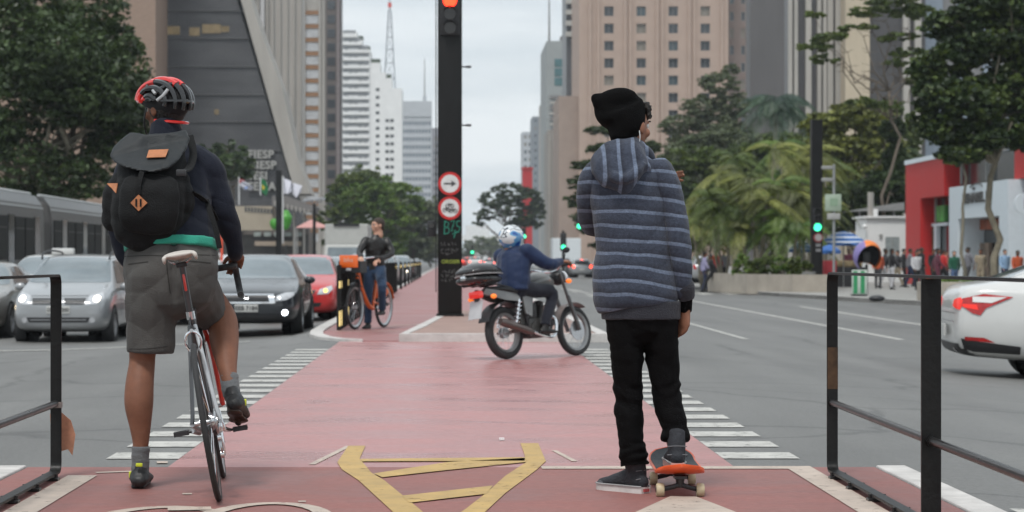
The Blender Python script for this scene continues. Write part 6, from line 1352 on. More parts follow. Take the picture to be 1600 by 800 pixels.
# ---------------------------------------------------------------- skateboard
sk = thing('skateboard', 'skateboard with black grip tape and neon orange underside under one foot', 'skateboard', (1.0, 9.8, 0))
M_ORG = mat('neon_orange_deck', (.85, .12, .03), .4, coat=.3, var=.05); M_GRIP = mat('grip_tape', (.055, .058, .062), .85, var=.25, scale=60, bump=.3)
def deck(z_off, th, inset, y0=9.43, y1=10.24, w=.108):
    rows = []; n = 26
    for i in range(n+1):
        y = lerp(y0+inset, y1-inset, i/n); e = min(y-(y0+inset), (y1-inset)-y); hw = (w-inset)*math.sqrt(max(.0004, 1-(max(0, .13-e)/.13)**2.2))
        kick = .0; a = y0+.16; b = y1-.17
        if y < a: kick = .042*((a-y)/.16)**1.4
        if y > b: kick = .05*((y-b)/.17)**1.4
        xc = lerp(1.0, 1.03, (y-y0)/(y1-y0))
        rows.append([(xc+hw*t, y, .108+z_off+kick+.006*t*t) for t in (-1, -.85, -.45, 0, .45, .85, 1)])
    mb = MB(); bm = mb.bm; T = [[bm.verts.new((x, y, z)) for x, y, z in r] for r in rows]; B = [[bm.verts.new((x, y, z-th)) for x, y, z in r] for r in rows]
    for i in range(n):
        for j in range(6): bm.faces.new((T[i][j], T[i][j+1], T[i+1][j+1], T[i+1][j])); bm.faces.new((B[i][j], B[i+1][j], B[i+1][j+1], B[i][j+1]))
        bm.faces.new((T[i][0], T[i+1][0], B[i+1][0], B[i][0])); bm.faces.new((T[i][6], B[i][6], B[i+1][6], T[i+1][6]))
    for j in range(6): bm.faces.new((T[0][j], B[0][j], B[0][j+1], T[0][j+1])); bm.faces.new((T[n][j], T[n][j+1], B[n][j+1], B[n][j]))
    return mb
deck(0, .011, 0).build('deck', M_ORG, sk, world=True, smooth=50); deck(.0022, .002, .009, w=.108).build('grip_tape', M_GRIP, sk, world=True, smooth=50)
mb = deck(-.0112, .0025, .001); mb.build('deck_underside', M_ORG, sk, world=True, smooth=50)
M_WHL = mat('urethane_wheel', (.50, .42, .27), .5, var=.15)
for ty_ in (9.545, 10.06):
    xc = lerp(1.0, 1.03, (ty_-9.43)/.81); mb = MB(); mb.box((xc, ty_, .088), (.055, .08, .012)); mb.cyl((xc, ty_, .088), (xc, ty_+.005, .042), .022, .014); mb.tube([(xc-.085, ty_, .032), (xc-.03, ty_, .045), (xc, ty_, .055), (xc+.03, ty_, .045), (xc+.085, ty_, .032)], .011, n=8); mb.build('truck', M_BLKP, sk, world=True)
    for s in (-1, 1):
        mb = MB(); mb.lathe([(.010, -.017), (.026, -.017), (.0305, -.010), (.0305, .010), (.026, .017), (.010, .017)], Matrix.Translation((xc+s*.088, ty_, .0305)) @ Mx90, 24); w = mb.build('wheel', M_WHL, sk, world=True)
        MB().cyl((xc+s*.070, ty_, .0305), (xc+s*.107, ty_, .0305), .0105, n=12).build('bearing', M_BLKP, sk, world=True)
# ---------------------------------------------------------------- skater
sp = thing('person', 'teenager in a black beanie and striped grey hoodie standing with one foot on a skateboard', 'person', (.80, 9.7, 0))
M_JEAN = cloth('black_jeans', (.0035, .0033, .0036), .9, bump=.3, sheen=0.); nodes_of(M_JEAN)[1].inputs['Specular IOR Level'].default_value = .1
def stripe_mat(name, vert=False):
    m = cloth(name, (.075, .085, .115), .9, bump=.35, bs=220); t, b = nodes_of(m); tc = N(t, 'ShaderNodeTexCoord'); sep = N(t, 'ShaderNodeSeparateXYZ'); t.links.new(tc.outputs['Object'], sep.inputs[0])
    n = N(t, 'ShaderNodeTexNoise'); n.inputs['Scale'].default_value = 3.; t.links.new(tc.outputs['Object'], n.inputs['Vector'])
    a = N(t, 'ShaderNodeMath', operation='MULTIPLY_ADD'); a.inputs[1].default_value = .06; t.links.new(n.outputs['Fac'], a.inputs[0]); t.links.new(sep.outputs['X' if vert else 'Z'], a.inputs[2])
    # the hem rises and falls around the body
    sx = N(t, 'ShaderNodeMath', operation='MULTIPLY_ADD'); sx.inputs[1].default_value = (0 if vert else .06); t.links.new(sep.outputs['X'], sx.inputs[0]); t.links.new(a.outputs[0], sx.inputs[2])
    x2 = N(t, 'ShaderNodeMath', operation='MULTIPLY'); t.links.new(sep.outputs['X'], x2.inputs[0]); t.links.new(sep.outputs['X'], x2.inputs[1])
    x3 = N(t, 'ShaderNodeMath', operation='MULTIPLY_ADD'); x3.inputs[1].default_value = 0 if vert else .3; t.links.new(x2.outputs[0], x3.inputs[0]); t.links.new(sx.outputs[0], x3.inputs[2])
    d = N(t, 'ShaderNodeMath', operation='DIVIDE'); d.inputs[1].default_value = .066 if vert else .0625; t.links.new(x3.outputs[0], d.inputs[0])
    f = N(t, 'ShaderNodeMath', operation='FRACT'); t.links.new(d.outputs[0], f.inputs[0])
    r = N(t, 'ShaderNodeValToRGB'); e = r.color_ramp.elements; e[0].position = 0; e[0].color = (.040, .049, .073, 1); e[1].position = .42; e[1].color = (.044, .053, .078, 1)
    for p_, c_ in ((.47, (.12, .15, .215, 1)), (.66, (.13, .16, .22, 1)), (.71, (.027, .031, .046, 1)), (1.0, (.038, .045, .066, 1))): q = e.new(p_); q.color = c_
    
    t.links.new(f.outputs[0], r.inputs['Fac'])
    n2 = N(t, 'ShaderNodeTexNoise'); n2.inputs['Scale'].default_value = 90; t.links.new(tc.outputs['Object'], n2.inputs['Vector']); ov = N(t, 'ShaderNodeMix', data_type='RGBA', blend_type='OVERLAY'); ov.inputs['Factor'].default_value = .5
    t.links.new(r.outputs['Color'], ov.inputs['A']); t.links.new(n2.outputs['Fac'], ov.inputs['B']); t.links.new(ov.outputs['Result'], b.inputs['Base Color']); return m
M_HOOD = stripe_mat('striped_hoodie_knit'); M_HOODV = stripe_mat('striped_hood_knit', True); M_RIB = cloth('charcoal_rib_knit', (.030, .031, .040), bump=.4)
YS = 9.7; SHC = P(985, 197, 9.74); SFD = Vector((.72, .69, -.02))
def sk_body(bm):
    head_chains(bm, SHC, SFD, sc=.98)
    chain(bm, [(P(1000, 480, YS), .13, .09), (P(990, 380, YS), .12, .09), (P(982, 280, YS), .15, .085), (P(985, 235, YS+.02), .055, .055)])
    chain(bm, [(P(1036, 280, 9.69), .036), (P(1055, 340, 9.665), .036), (P(1062, 395, 9.65), .034), (P(1070, 462, 9.69), .025), (P(1071, 487, 9.71), .024)])
    chain(bm, [(P(930, 280, 9.7), .036), (P(923, 325, 9.78), .034), (P(926, 353, 9.86), .034), (P(1000, 318, 9.92), .028), (P(1025, 300, 9.89), .025)])
    chain(bm, [(P(976, 490, YS), .07), (P(983, 630, YS), .05), (P(990, 725, YS+.015), .026)]); chain(bm, [(P(1030, 490, YS), .07), (P(1041, 620, 9.72), .05), (P(1056, 700, 9.66), .035)])
    hand(bm, P(1071, 480, 9.705), (-.10, .05, -1), (-.6, .6, 0), (-.6, .8, 0), .98, .38, .05)
    hand(bm, P(1029, 297, 9.865), (.62, -.42, .40), (.30, -1, -.25), (0, -.1, 1), .95, .40, .1)
organic('body', [], SK2, sp, .0062, 3, extra=sk_body); eyes(sp, SHC, SFD, .98)
jean_d = lambda co: (.0045+.009*sm(.75, .35, co.z))*nz3(co+Vector((0, 0, .25*co.x+.12*nz3(co, 6))), 8, 7, 22, 1.)+.003*nz3(co, 16, 16, 34, 5.)+.005*nz3(co, 7, 7, 6, 9.)
organic('trousers', [dict(pts=[(P(1002, 470, YS), .165, .115), (P(1003, 500, YS), .168, .115)], cap0='f'),
    dict(pts=[(P(974, 500, YS), .083, .095), (P(980, 560, YS), .072, .082), (P(982, 615, YS+.01), .066, .07), (P(983, 650, YS), .063, .066), (P(986, 690, YS-.01), .060, .064), (P(990, 712, YS-.01), .066, .068), (P(992, 727, YS-.01), .066, .064)], cap1='f'),
    dict(pts=[(P(1031, 500, YS), .084, .095), (P(1035, 560, YS+.01), .073, .082), (P(1041, 612, YS+.01), .066, .07), (P(1046, 640, YS-.0), .063, .063), (P(1053, 662, YS-.03), .060, .06), (P(1056, 676, YS-.04), .064, .062), (P(1056, 688, YS-.045), .060, .058)], cap1='f')], M_JEAN, sp, .007, 3, disp=jean_d)
organic('hoodie', [dict(pts=[(P(997, 481, YS), .180, .130), (P(995, 466, YS), .192, .146), (P(993, 436, YS-.0), .184, .142), (P(990, 395, YS), .172, .132), (P(985, 345, YS), .166, .126), (P(981, 305, YS), .172, .122), (P(980, 275, YS), .172, .112), (P(981, 256, YS), .138, .092), (P(983, 243, YS+.01), .09, .08)], cap0='f', n=28),
    [(P(1024, 270, 9.69), .062), (P(1036, 278, 9.69), .055)], [(P(935, 271, 9.7), .060), (P(925, 280, 9.7), .054)]], M_HOOD, sp, .0075, 2,
    disp=add(band(.006, 24, (-.75, 0, .7), 3.), fold(.010, 5, 7, 2.), lambda co: -.016*math.exp(-((co.z-.80-.5*(co.x-.85)**2)/.028)**2)*max(0, .9-abs(co.x-.86)*5)))
for ch_ in ([(P(1030, 271, 9.685), .066), (P(1042, 288, 9.675), .062), (P(1052, 325, 9.665), .055), (P(1059, 365, 9.65), .053), (P(1063, 395, 9.645), .052), (P(1066, 430, 9.66), .046), (P(1068, 458, 9.68), .040)],
    [(P(933, 271, 9.7), .062), (P(922, 290, 9.71), .056), (P(921, 325, 9.77), .052), (P(926, 352, 9.85), .050), (P(950, 345, 9.91), .046), (P(1000, 318, 9.92), .040), (P(1026, 300, 9.90), .035)]):
    organic('sleeve', [ch_], M_HOOD, sp, .0075, 2, disp=add(band(.004, 34, (-.2, 0, 1), 6.), fold(.008, 8, 10, 5.)))
organic('waistband', [dict(pts=[(P(1001, 499, YS), .176, .122), (P(1001, 470, YS), .180, .126)], cap0='f', cap1='f', n=28)], M_RIB, sp, .007, 2, disp=fold(.004, 9, 5))
organic('cuff', [dict(pts=[(P(1070, 448, 9.67), .046), (P(1072, 466, 9.69), .040)], cap1='f')], M_RIB, sp, .006, 2)
organic('undersleeve', [dict(pts=[(P(1072, 462, 9.69), .030), (P(1071.5, 487, 9.71), .028)], cap1='f')], M_JEAN, sp, .005, 2)
organic('hood', [dict(pts=[(P(983, 236, 9.70), .080, .072), (P(975, 248, 9.665), .122, .085), (P(970, 262, 9.625), .138, .075), (P(971, 275, 9.60), .112, .055), (P(974, 287, 9.59), .070, .040), (P(976, 296, 9.59), .032, .025)], n=24),
    [(P(943, 262, 9.66), .030), (P(952, 248, 9.66), .032), (P(968, 236, 9.66), .028), (P(990, 231, 9.66), .026), (P(1008, 238, 9.68), .028), (P(1018, 252, 9.70), .024)],
    [(P(945, 262, 9.60), .018), (P(958, 275, 9.55), .020), (P(974, 281, 9.54), .02), (P(990, 272, 9.55), .020), (P(1004, 256, 9.58), .018)]], M_HOODV, sp, .007, 3, disp=add(band(.007, 34, (.3, 0, 1), 4.), fold(.007, 12, 12, 8.)))
M_BEAN = cloth('black_beanie_knit', (.0035, .0034, .0036), .95, bump=.5, bs=200, sheen=0.); nodes_of(M_BEAN)[1].inputs['Specular IOR Level'].default_value = .1
organic('beanie', [dict(pts=[(P(969, 224, 9.71), .044, .075), (P(973, 212, 9.72), .066, .090), (P(976, 196, 9.73), .093, .104), (P(972, 180, 9.74), .108, .106), (P(966, 167, 9.74), .112, .092), (P(964, 158, 9.73), .098, .06)], n=24, cap0='f'), [(P(985, 156, 9.73), .024), (P(950, 155, 9.73), .028), (P(931, 154, 9.73), .022)], [(P(970, 185, 9.73), .08), (P(953, 172, 9.73), .060), (P(940, 161, 9.73), .040)]], M_BEAN, sp, .007, 7, disp=fold(.003, 7, 7, 4.))
def curls(bm):
    r_ = np.random.default_rng(6)
    for i in range(110):
        c = P(1005+r_.uniform(-13, 12), 172+r_.uniform(-13, 13), 9.79+r_.uniform(-.06, .06)); bmesh.ops.create_icosphere(bm, subdivisions=1, radius=float(r_.uniform(.007, .012)), matrix=Matrix.Translation(c))
organic('hair', [], M_HAIRD, sp, .0055, 1, extra=curls, disp=fold(.004, 70, 70))
MB().tube(catmull([P(999, 204, 9.655), P(1000, 214, 9.648), P(999, 226, 9.65), P(1001, 238, 9.64)], 5), .0022, n=5).build('earphone_cord', mat('white_cord', (.6, .6, .6), .5), sp, world=True)
# high-top shoes
M_HT = mat('charcoal_suede', (.022, .024, .03), .85, var=.3, scale=14, bump=.3, bscale=120); M_SOLE = mat('white_rubber', (.55, .52, .5), .6, var=.15, scale=12); M_PINKS = mat('pink_rubber', (.62, .32, .28), .6); M_FOX = mat('red_heel_label', (.35, .05, .05), .5)
def hightop(parent, heel, ang, ankle, solem, L_=.285):
    d = Vector((-math.sin(R(ang)), math.cos(R(ang)), 0)); s_ = Vector((d.y, -d.x, 0)); h0 = Vector(heel)
    at_ = lambda a, b, c: h0+d*a+s_*b+Vector((0, 0, c))
    out = [(.0, .030), (.03, .038), (.09, .037), (.15, .040), (.20, .046), (.245, .042), (.272, .028), (.283, .008)]
    ol = [(a, b) for a, b in out]+[(a, -b) for a, b in out[::-1]]
    mb = MB(); mb.prism([at_(a, b, 0) for a, b in ol], (0, 0, .028)); mb.build('shoe_sole', solem, parent, world=True, smooth=35)
    organic('shoe', [dict(pts=[(at_(.025, 0, .05), .033, .034), (at_(.09, 0, .060), .036, .044), (at_(.15, 0, .050), .038, .036), (at_(.21, 0, .038), .042, .026), (at_(.255, 0, .032), .032, .020)], xdir=s_, n=18), dict(pts=[(at_(.055, 0, .05), .040, .052), (at_(.058, 0, .10), .040, .052), (Vector(ankle), .043, .055)], xdir=s_, cap1='f', n=18)], M_HT, parent, .006, 3, disp=fold(.002, 24, 24))
    mb = MB(); mb.box(at_(-.0035, 0, .014), (.034, .008, .013), rot=Matrix.Rotation(R(ang), 3, 'Z')); mb.build('heel_label', M_FOX, parent, world=True)
    MB().tube([at_(.02, -.044, .062), at_(.0, 0, .068), at_(.02, .044, .062), at_(.075, .046, .050), at_(.13, .044, .066)], .0022, n=5).build('stitched_seam', mat('pale_stitching', (.16, .16, .17), .8), parent, world=True)
    MB().tube([at_(.02, -.043, .10), at_(.006, 0, .103), at_(.02, .043, .10)], .002, n=5).build('stitched_seam', MATS['pale_stitching'], parent, world=True)
    MB().tube([at_(a, b*1.03, .030) for a, b in out]+[at_(a, -b*1.03, .030) for a, b in out[::-1]], .004, n=6).build('foxing_stripe', mat('grey_foxing', (.3, .29, .29), .6), parent, world=True)
    organic('toe_cap', [dict(pts=[(at_(.222, 0, .034), .041, .020), (at_(.252, 0, .031), .036, .019), (at_(.272, 0, .028), .022, .014)], xdir=s_, n=16)], mat('grey_toe_suede', (.07, .072, .08), .8, var=.2), parent, .006, 2)
    lc = MB()
    for k in range(5):
        a = .085+k*.026; zt = .104-k*.013; lc.tube([at_(a, -.022, zt-.006), at_(a+.004, 0, zt+.002), at_(a, .022, zt-.006)], .0035, n=5)
    lc.build('laces', M_BLKP, parent, world=True)
h1 = P(1009, 771, 9.67); h1.z = .002
hightop(sp, h1, 44, P(991, 716, 9.70), M_SOLE)
h2 = Vector(P(1059, 730, 9.555)); h2.z = .119
hightop(sp, h2, 0, P(1057, 676, 9.64), M_PINKS)
# ================================================================ MOTORCYCLE AND RIDER
MY, MLEAN = -42, -8
MLOC = (.580, 22.66, .004); MSC = (.95, .95, .925)
MM = Matrix.Translation(MLOC) @ Matrix.Rotation(R(MY), 4, 'Z') @ Matrix.Rotation(R(MLEAN), 4, 'Y') @ Matrix.Diagonal((*MSC, 1))
moto = thing('motorcycle', 'dark grey motorcycle with a black top box crossing the red lane', 'motorcycle', MLOC, rot=(0, R(MLEAN), R(MY)))
moto.scale = MSC
M_ENG = mat('cast_engine_metal', (.10, .095, .09), .45, .7, var=.3, scale=12, bump=.2); M_GFAIR = mat('grey_fairing', (.16, .16, .155), .3, .2, coat=.5); M_SEAT = mat('black_vinyl', (.012, .012, .013), .45, bump=.15)
M_EXH = mat('dull_exhaust', (.16, .13, .12), .35, .8, var=.3); M_BOX = mat('top_box_black', (.014, .014, .015), .28, coat=.4, var=.2); M_AMBL = mat('amber_lens', (.75, .17, .02), .2, coat=.4, emit=(1, .22, .03), estr=.5)
bike_wheel(moto, (0, 0, .30), .30, .045, M_TYRE, mat('scuffed_rim', (.26, .26, .26), .4, .5), M_CHROME, spokes=28, depth=.03, name='wheel', hub=.065)
bike_wheel(moto, (0, 1.22, .295), .295, .036, M_TYRE, MATS['scuffed_rim'], M_CHROME, spokes=28, depth=.028, name='wheel', hub=.05)
MB().cyl((.05, 1.22, .295), (.057, 1.22, .295), .12, n=28).build('brake_disc', M_RIM, moto)
mb = MB(); mb.cyl((0, .86, .92), (0, .95, .72), .03); mb.tube(catmull([(0, .88, .86), (0, .65, .80), (0, .30, .74), (0, -.15, .78)], 5), .022, n=8); mb.tube(catmull([(0, .93, .76), (0, .88, .50), (0, .75, .28), (0, .40, .24)], 5), .02, n=8)
for s in (-1, 1): mb.tube(catmull([(0, .35, .74), (s*.10, .28, .52), (s*.09, .32, .30)], 5), .017, n=7)
mb.build('frame', M_BLKP, moto)
mb = MB(); mb.box((0, .50, .34), (.22, .36, .22), bev=.03); mb.cyl((-.12, .42, .33), (.13, .42, .33), .085); mb.cyl((.10, .58, .33), (.135, .58, .33), .07); mb.box((0, .36, .50), (.16, .30, .26), bev=.02); mb.build('engine', M_ENG, moto)
mb = MB()
for k in range(7): mb.box((0, .60+k*.007, .46+k*.022), (.17, .15, .009))
mb.cyl((0, .59, .44), (0, .65, .64), .055); mb.build('cylinder_fins', M_ENG, moto)
tk = organic('fuel_tank', [], M_GFAIR, None, .012, 4, world=False, extra=lambda bm: chain(bm, [(Vector((0, .42, .80)), .075, .06), (Vector((0, .55, .86)), .12, .095), (Vector((0, .70, .89)), .13, .10), (Vector((0, .84, .86)), .085, .07)], n=18)); tk.parent = moto
st_ = organic('seat', [], M_SEAT, None, .012, 4, world=False, extra=lambda bm: chain(bm, [(Vector((0, -.20, .795)), .09, .03), (Vector((0, 0, .785)), .125, .045), (Vector((0, .22, .75)), .13, .045), (Vector((0, .42, .755)), .09, .04)], n=16)); st_.parent = moto
for s in (-1, 1):
    mb = MB(); mb.prism([(s*.115, .40, .70), (s*.115, .22, .72), (s*.125, .24, .50), (s*.125, .34, .46)], (s*.02, 0, 0)); mb.build('side_cover', M_GFAIR, moto, smooth=False)
    mb = MB(); mb.prism([(s*.09, .20, .735), (s*.06, -.32, .80), (s*.05, -.36, .74), (s*.10, -.05, .66), (s*.115, .18, .64)], (s*.02, 0, 0)); mb.build('tail_fairing', M_GFAIR, moto, smooth=False)
    mb = MB(); mb.cyl((s*.13, .06, .36), (s*.13, .16, .66), .018); mb.tube([(s*.13+.038*math.cos(a*.9), .075+a*.0024+.0, .40+a*.0068+.038*0) if False else (s*.13+.036*math.cos(a*.9), .08+.036*math.sin(a*.9)+a*.0022, .40+a*.0066) for a in range(36)], .007, n=5); mb.build('rear_shock', M_CHROME, moto)
    MB().tube([(s*.09, .34, .32), (s*.09, 0, .30)], .02, n=8).build('swingarm', M_EXH, moto)
    mb = MB(); mb.cyl((s*.085, 1.22, .295), (s*.085, 1.07, .70), .024); mb.cyl((s*.085, 1.09, .63), (s*.085, .97, .96), .018); mb.build('fork_leg', mat('dull_fork', (.12, .12, .12), .35, .5), moto)
    MB().tube(catmull([(0, .92, .985), (s*.10, .92, 1.0), (s*.20, .86, 1.03), (s*.34, .78, 1.03)], 5), .012, n=8).build('handlebar', M_CHROME, moto); MB().cyl((s*.26, .815, 1.03), (s*.37, .77, 1.03), .019).build('grip', M_BLKP, moto)
    mb = MB(); mb.tube([(s*.25, .84, 1.03), (s*.30, .84, 1.16)], .006, n=6); m_ = mb.build('mirror_stalk', M_BLKP, moto); MB().sphere((s*.32, .84, 1.20), (.055, .014, .035)).build('mirror', M_BLKP, moto)
    for yy, zz in ((-.30, .70), (1.02, .86)):
        MB().cyl((s*.05, yy, zz), (s*.14, yy, zz), .008, n=6).build('indicator_stalk', M_BLKP, moto); MB().sphere((s*.165, yy, zz), (.032, .038, .028)).build('indicator', M_AMBL, moto)
    MB().tube([(s*.05, .45, .26), (s*.19, .48, .26)], .012, n=6).build('foot_peg', M_BLKP, moto)
MB().tube(catmull([(.06, .68, .50), (.09, .80, .42), (.12, .72, .24), (.15, .50, .24), (.16, .25, .30)], 6), .02, n=8).build('exhaust_pipe', M_CHROME, moto)
MB().tube([(.16, .30, .28), (.165, .22, .30), (.17, -.18, .40), (.17, -.24, .415)], [.028, .045, .048, .035], n=14).build('exhaust_silencer', M_EXH, moto)
M_FEND = mat('brown_grey_fender', (.14, .11, .10), .4)
for c, r_, a0, a1, w_, nm in (((1.22, .295), .325, 55, 175, .11, 'front_fender'), ((0, .30), .345, 55, 160, .15, 'rear_fender')):
    MB().tube([(0, c[0]+r_*math.cos(R(a)), c[1]+r_*math.sin(R(a))) for a in range(a0, a1, 8)], .01, flat=(w_, .008)).build(nm, M_FEND if 'front' in nm else M_BLKP, moto)
mb = MB(); mb.sphere((0, 1.03, .92), (.09, .085, .09)); mb.build('headlamp', M_BLKP, moto); MB().cyl((0, 1.08, .92), (0, 1.118, .92), .08, n=18).build('lamp_glass', M_LAMP, moto); MB().box((0, .96, 1.05), (.15, .05, .07), bev=.02).build('instruments', M_BLKP, moto)
tl = MB(); tl.box((0, -.40, .735), (.16, .08, .085), bev=.02); tl.build('tail_light', mat('moto_tail_lens', (.55, .02, .015), .15, coat=.6, emit=(1, .03, .02), estr=.25), moto)
MB().box((0, -.43, .565), (.18, .008, .22), rot=Matrix.Rotation(R(-18), 3, 'X')).build('number_plate', mat('plate_silver', (.42, .43, .44), .4), moto); MB().box((0, -.39, .66), (.06, .03, .12)).build('plate_bracket', M_BLKP, moto)
mb = MB()
for s in (-1, 1): mb.tube(catmull([(s*.09, .10, .80), (s*.10, -.20, .845), (s*.10, -.50, .845)], 4), .011, n=6)
for y in (-.48, -.34, -.2): mb.cyl((-.10, y, .835), (.10, y, .835), .009, n=6)
mb.build('luggage_rack', M_BLKP, moto)
tb = organic('box_base', [], M_BOX, None, .014, 5, world=False, extra=lambda bm: chain(bm, [(Vector((0, -.53, .90)), .16, .05), (Vector((0, -.44, .90)), .205, .065), (Vector((0, -.28, .90)), .21, .065), (Vector((0, -.13, .90)), .17, .05)], n=20))
tbt = thing('top_box', 'black plastic top box with a grey band fixed behind the motorcycle rider', 'luggage box', MLOC, rot=(0, R(MLEAN), R(MY))); tb.parent = tbt; tbt.scale = MSC
tl_ = organic('box_lid', [], M_BOX, None, .014, 5, world=False, extra=lambda bm: chain(bm, [(Vector((0, -.54, .985)), .15, .04), (Vector((0, -.44, .995)), .21, .085), (Vector((0, -.28, 1.0)), .215, .095), (Vector((0, -.12, .985)), .17, .06)], n=20)); tl_.parent = tbt
MB().tube(catmull([(.16, -.11, .955), (.213, -.22, .955), (.217, -.38, .955), (.18, -.50, .955), (0, -.575, .955), (-.18, -.50, .955), (-.217, -.38, .955), (-.213, -.22, .955), (-.16, -.11, .955)], 5), .01, flat=(.022, .012)).build('grey_band', mat('grey_trim', (.28, .28, .28), .4), tbt); MB().box((0, -.58, .92), (.07, .02, .05), bev=.006).build('latch', M_CHROME, tbt)
# helper: a person from joints
def mk_person(name, label, base, J, cols, fdir, voxel=.014, group=None, k=1., scarf=None, hairc=None, helmet=False, hands=True, hat=None, eyes_=True, bag=None, hairlen=.0, bulk=1.):
    """J: joint dict in world coordinates; cols: (skin, top, trousers, shoes)"""
    t = thing(name, label, 'person', base, group=group); sk_, top, tr, shm = cols; Pn = J
    hc_ = Pn['head']; f = Vector(fdir).normalized()
    def side(v): return Vector((v.y, -v.x, 0)).normalized()
    sd = (Pn['shR']-Pn['shL']).normalized(); hd = (Pn['hipR']-Pn['hipL']).normalized(); neck = (Pn['shR']+Pn['shL'])/2+Vector((0, 0, .06*k)); pel = (Pn['hipR']+Pn['hipL'])/2
    chest = (Pn['shR']+Pn['shL'])/2
    def body(bm):
        head_chains(bm, hc_, f, sc=k)
        chain(bm, [(pel, .11*k, .08*k), (pel.lerp(chest, .55), .11*k, .08*k), (chest-Vector((0, 0, .03)), .14*k, .08*k), (neck, .055*k, .055*k), (hc_-Vector((0, 0, .05*k)), .05*k, .05*k)], xdir=sd)
        for S_ in 'LR':
            chain(bm, [(Pn['sh'+S_], .045*k), (Pn['el'+S_], .038*k), (Pn['wr'+S_], .026*k)]); chain(bm, [(Pn['hip'+S_], .06*k), (Pn['kn'+S_], .040*k), (Pn['an'+S_], .030*k), (Pn['an'+S_]-Vector((0, 0, .05*k)), .028*k)])
            w, e = Pn['wr'+S_], Pn['el'+S_]; fd = (w-e).normalized(); pn = Pn.get('pn'+S_, (sd*(-1 if S_ == 'R' else 1))); pn = (pn-fd*pn.dot(fd)).normalized(); thumb = fd.cross(pn)*(1 if S_ == 'L' else -1)
            if hands: hand(bm, w, fd, pn, thumb, k, .55)
            else: chain(bm, [(w, .03*k, .02*k), (w+fd*.09*k, .035*k, .018*k), (w+fd*.16*k, .025*k, .015*k)], xdir=thumb)
    organic('body', [], sk_, t, voxel*.62 if hands else voxel, 2, extra=body)
    B_ = k*bulk
    organic('jacket', [dict(pts=[(pel-Vector((0, 0, .03*k)), .158*B_, .12*B_), (pel.lerp(chest, .3), .160*B_, .122*B_), (pel.lerp(chest, .75), .175*B_, .125*B_), (chest, .160*B_, .11*B_), (neck, .078*B_, .075*B_), (neck+Vector((0, 0, .035*k)), .066*B_, .066*B_)], xdir=sd, cap0='f', cap1='f')]+
        [[(Pn['sh'+S_], .070*B_), (Pn['el'+S_], .056*B_), (Pn['wr'+S_].lerp(Pn['el'+S_], .08), .042*k)] for S_ in 'LR'], top, t, voxel*.8, 3, disp=add(band(.005, 30, (.4, .2, 1), k*3), fold(.010, 7, 9, 1.)))
    organic('trousers', [dict(pts=[(pel+Vector((0, 0, .06*k)), .145*k, .11*k), (pel-Vector((0, 0, .05*k)), .155*k, .12*k)], xdir=hd)]+[dict(pts=[(Pn['hip'+S_], .092*k), (Pn['hip'+S_].lerp(Pn['kn'+S_], .5), .082*k), (Pn['kn'+S_], .068*k), (Pn['kn'+S_].lerp(Pn['an'+S_], .6), .058*k), (Pn['an'+S_], .058*k)], cap1='f') for S_ in 'LR'], tr, t, voxel*.8, 3, disp=fold(.006, 8, 14, 5.))
    for S_ in 'LR':
        a = Pn['an'+S_]; d = Pn.get('toe'+S_, f); d = Vector((d.x, d.y, d.z)).normalized(); up = (Vector((0, 0, 1))-d*d.z).normalized()
        organic('shoe', [dict(pts=[(a-up*.055*k-d*.05*k, .034*k, .035*k), (a-up*.055*k+d*.04*k, .040*k, .035*k), (a-up*.065*k+d*.12*k, .044*k, .024*k), (a-up*.068*k+d*.17*k, .032*k, .018*k)], xdir=d.cross(up)), [(a-up*.05*k, .038*k), (a, .042*k)]], shm, t, voxel*.7, 2)
    if not helmet:
        M3 = Matrix((f.cross(Vector((0, 0, 1))).normalized(), f, Vector((0, 0, 1)))).transposed()
        organic('hair', [], hairc or M_HAIRD, t, voxel*.7, 2, extra=lambda bm: [bmesh.ops.create_uvsphere(bm, u_segments=18, v_segments=12, radius=1, matrix=Matrix.Translation(hc_+f*-.022*k+Vector((0, 0, .035*k))) @ M3.to_4x4() @ Matrix.Diagonal((.084*k, .098*k, .084*k, 1))), bmesh.ops.create_uvsphere(bm, u_segments=14, v_segments=10, radius=1, matrix=Matrix.Translation(hc_+f*-.05*k+Vector((0, 0, -(.02+hairlen)*k))) @ M3.to_4x4() @ Matrix.Diagonal((.07*k, .05*k, (.07+hairlen)*k, 1)))], disp=fold(.006*k, 30, 30))
        if eyes_: eyes(t, hc_, f, k)
    return t
def mp_(x, y, z): return MM @ Vector((x, y, z))
M_BJ = cloth('blue_rain_jacket', (.008, .020, .062), .55, var=.15, bump=.2); M_DTR = cloth('dark_navy_trousers', (.012, .014, .022)); M_DSH = mat('dark_boot', (.012, .011, .011), .5)
J = dict(head=mp_(.0, .29, 1.36), shL=mp_(-.19, .31, 1.20), shR=mp_(.19, .31, 1.20), elL=mp_(-.30, .54, 1.05), elR=mp_(.31, .52, 1.04), wrL=mp_(-.33, .74, 1.06), wrR=mp_(.33, .72, 1.06), hipL=mp_(-.09, .24, .80), hipR=mp_(.09, .24, .80), knL=mp_(-.20, .66, .74), knR=mp_(.20, .66, .72), anL=mp_(-.17, .50, .36), anR=mp_(.18, .50, .35))
hd_ = Vector((-math.sin(R(MY)), math.cos(R(MY)), 0)); J['pnL'] = Vector((0, 0, -1)); J['pnR'] = Vector((0, 0, -1)); J['toeL'] = J['toeR'] = hd_
rd_ = mk_person('person', 'motorcycle rider in a blue jacket and a white and blue helmet', tuple(mp_(0, .24, 0)), J, (SK2, M_BJ, M_DTR, M_DSH), hd_, helmet=True, bulk=1.22)
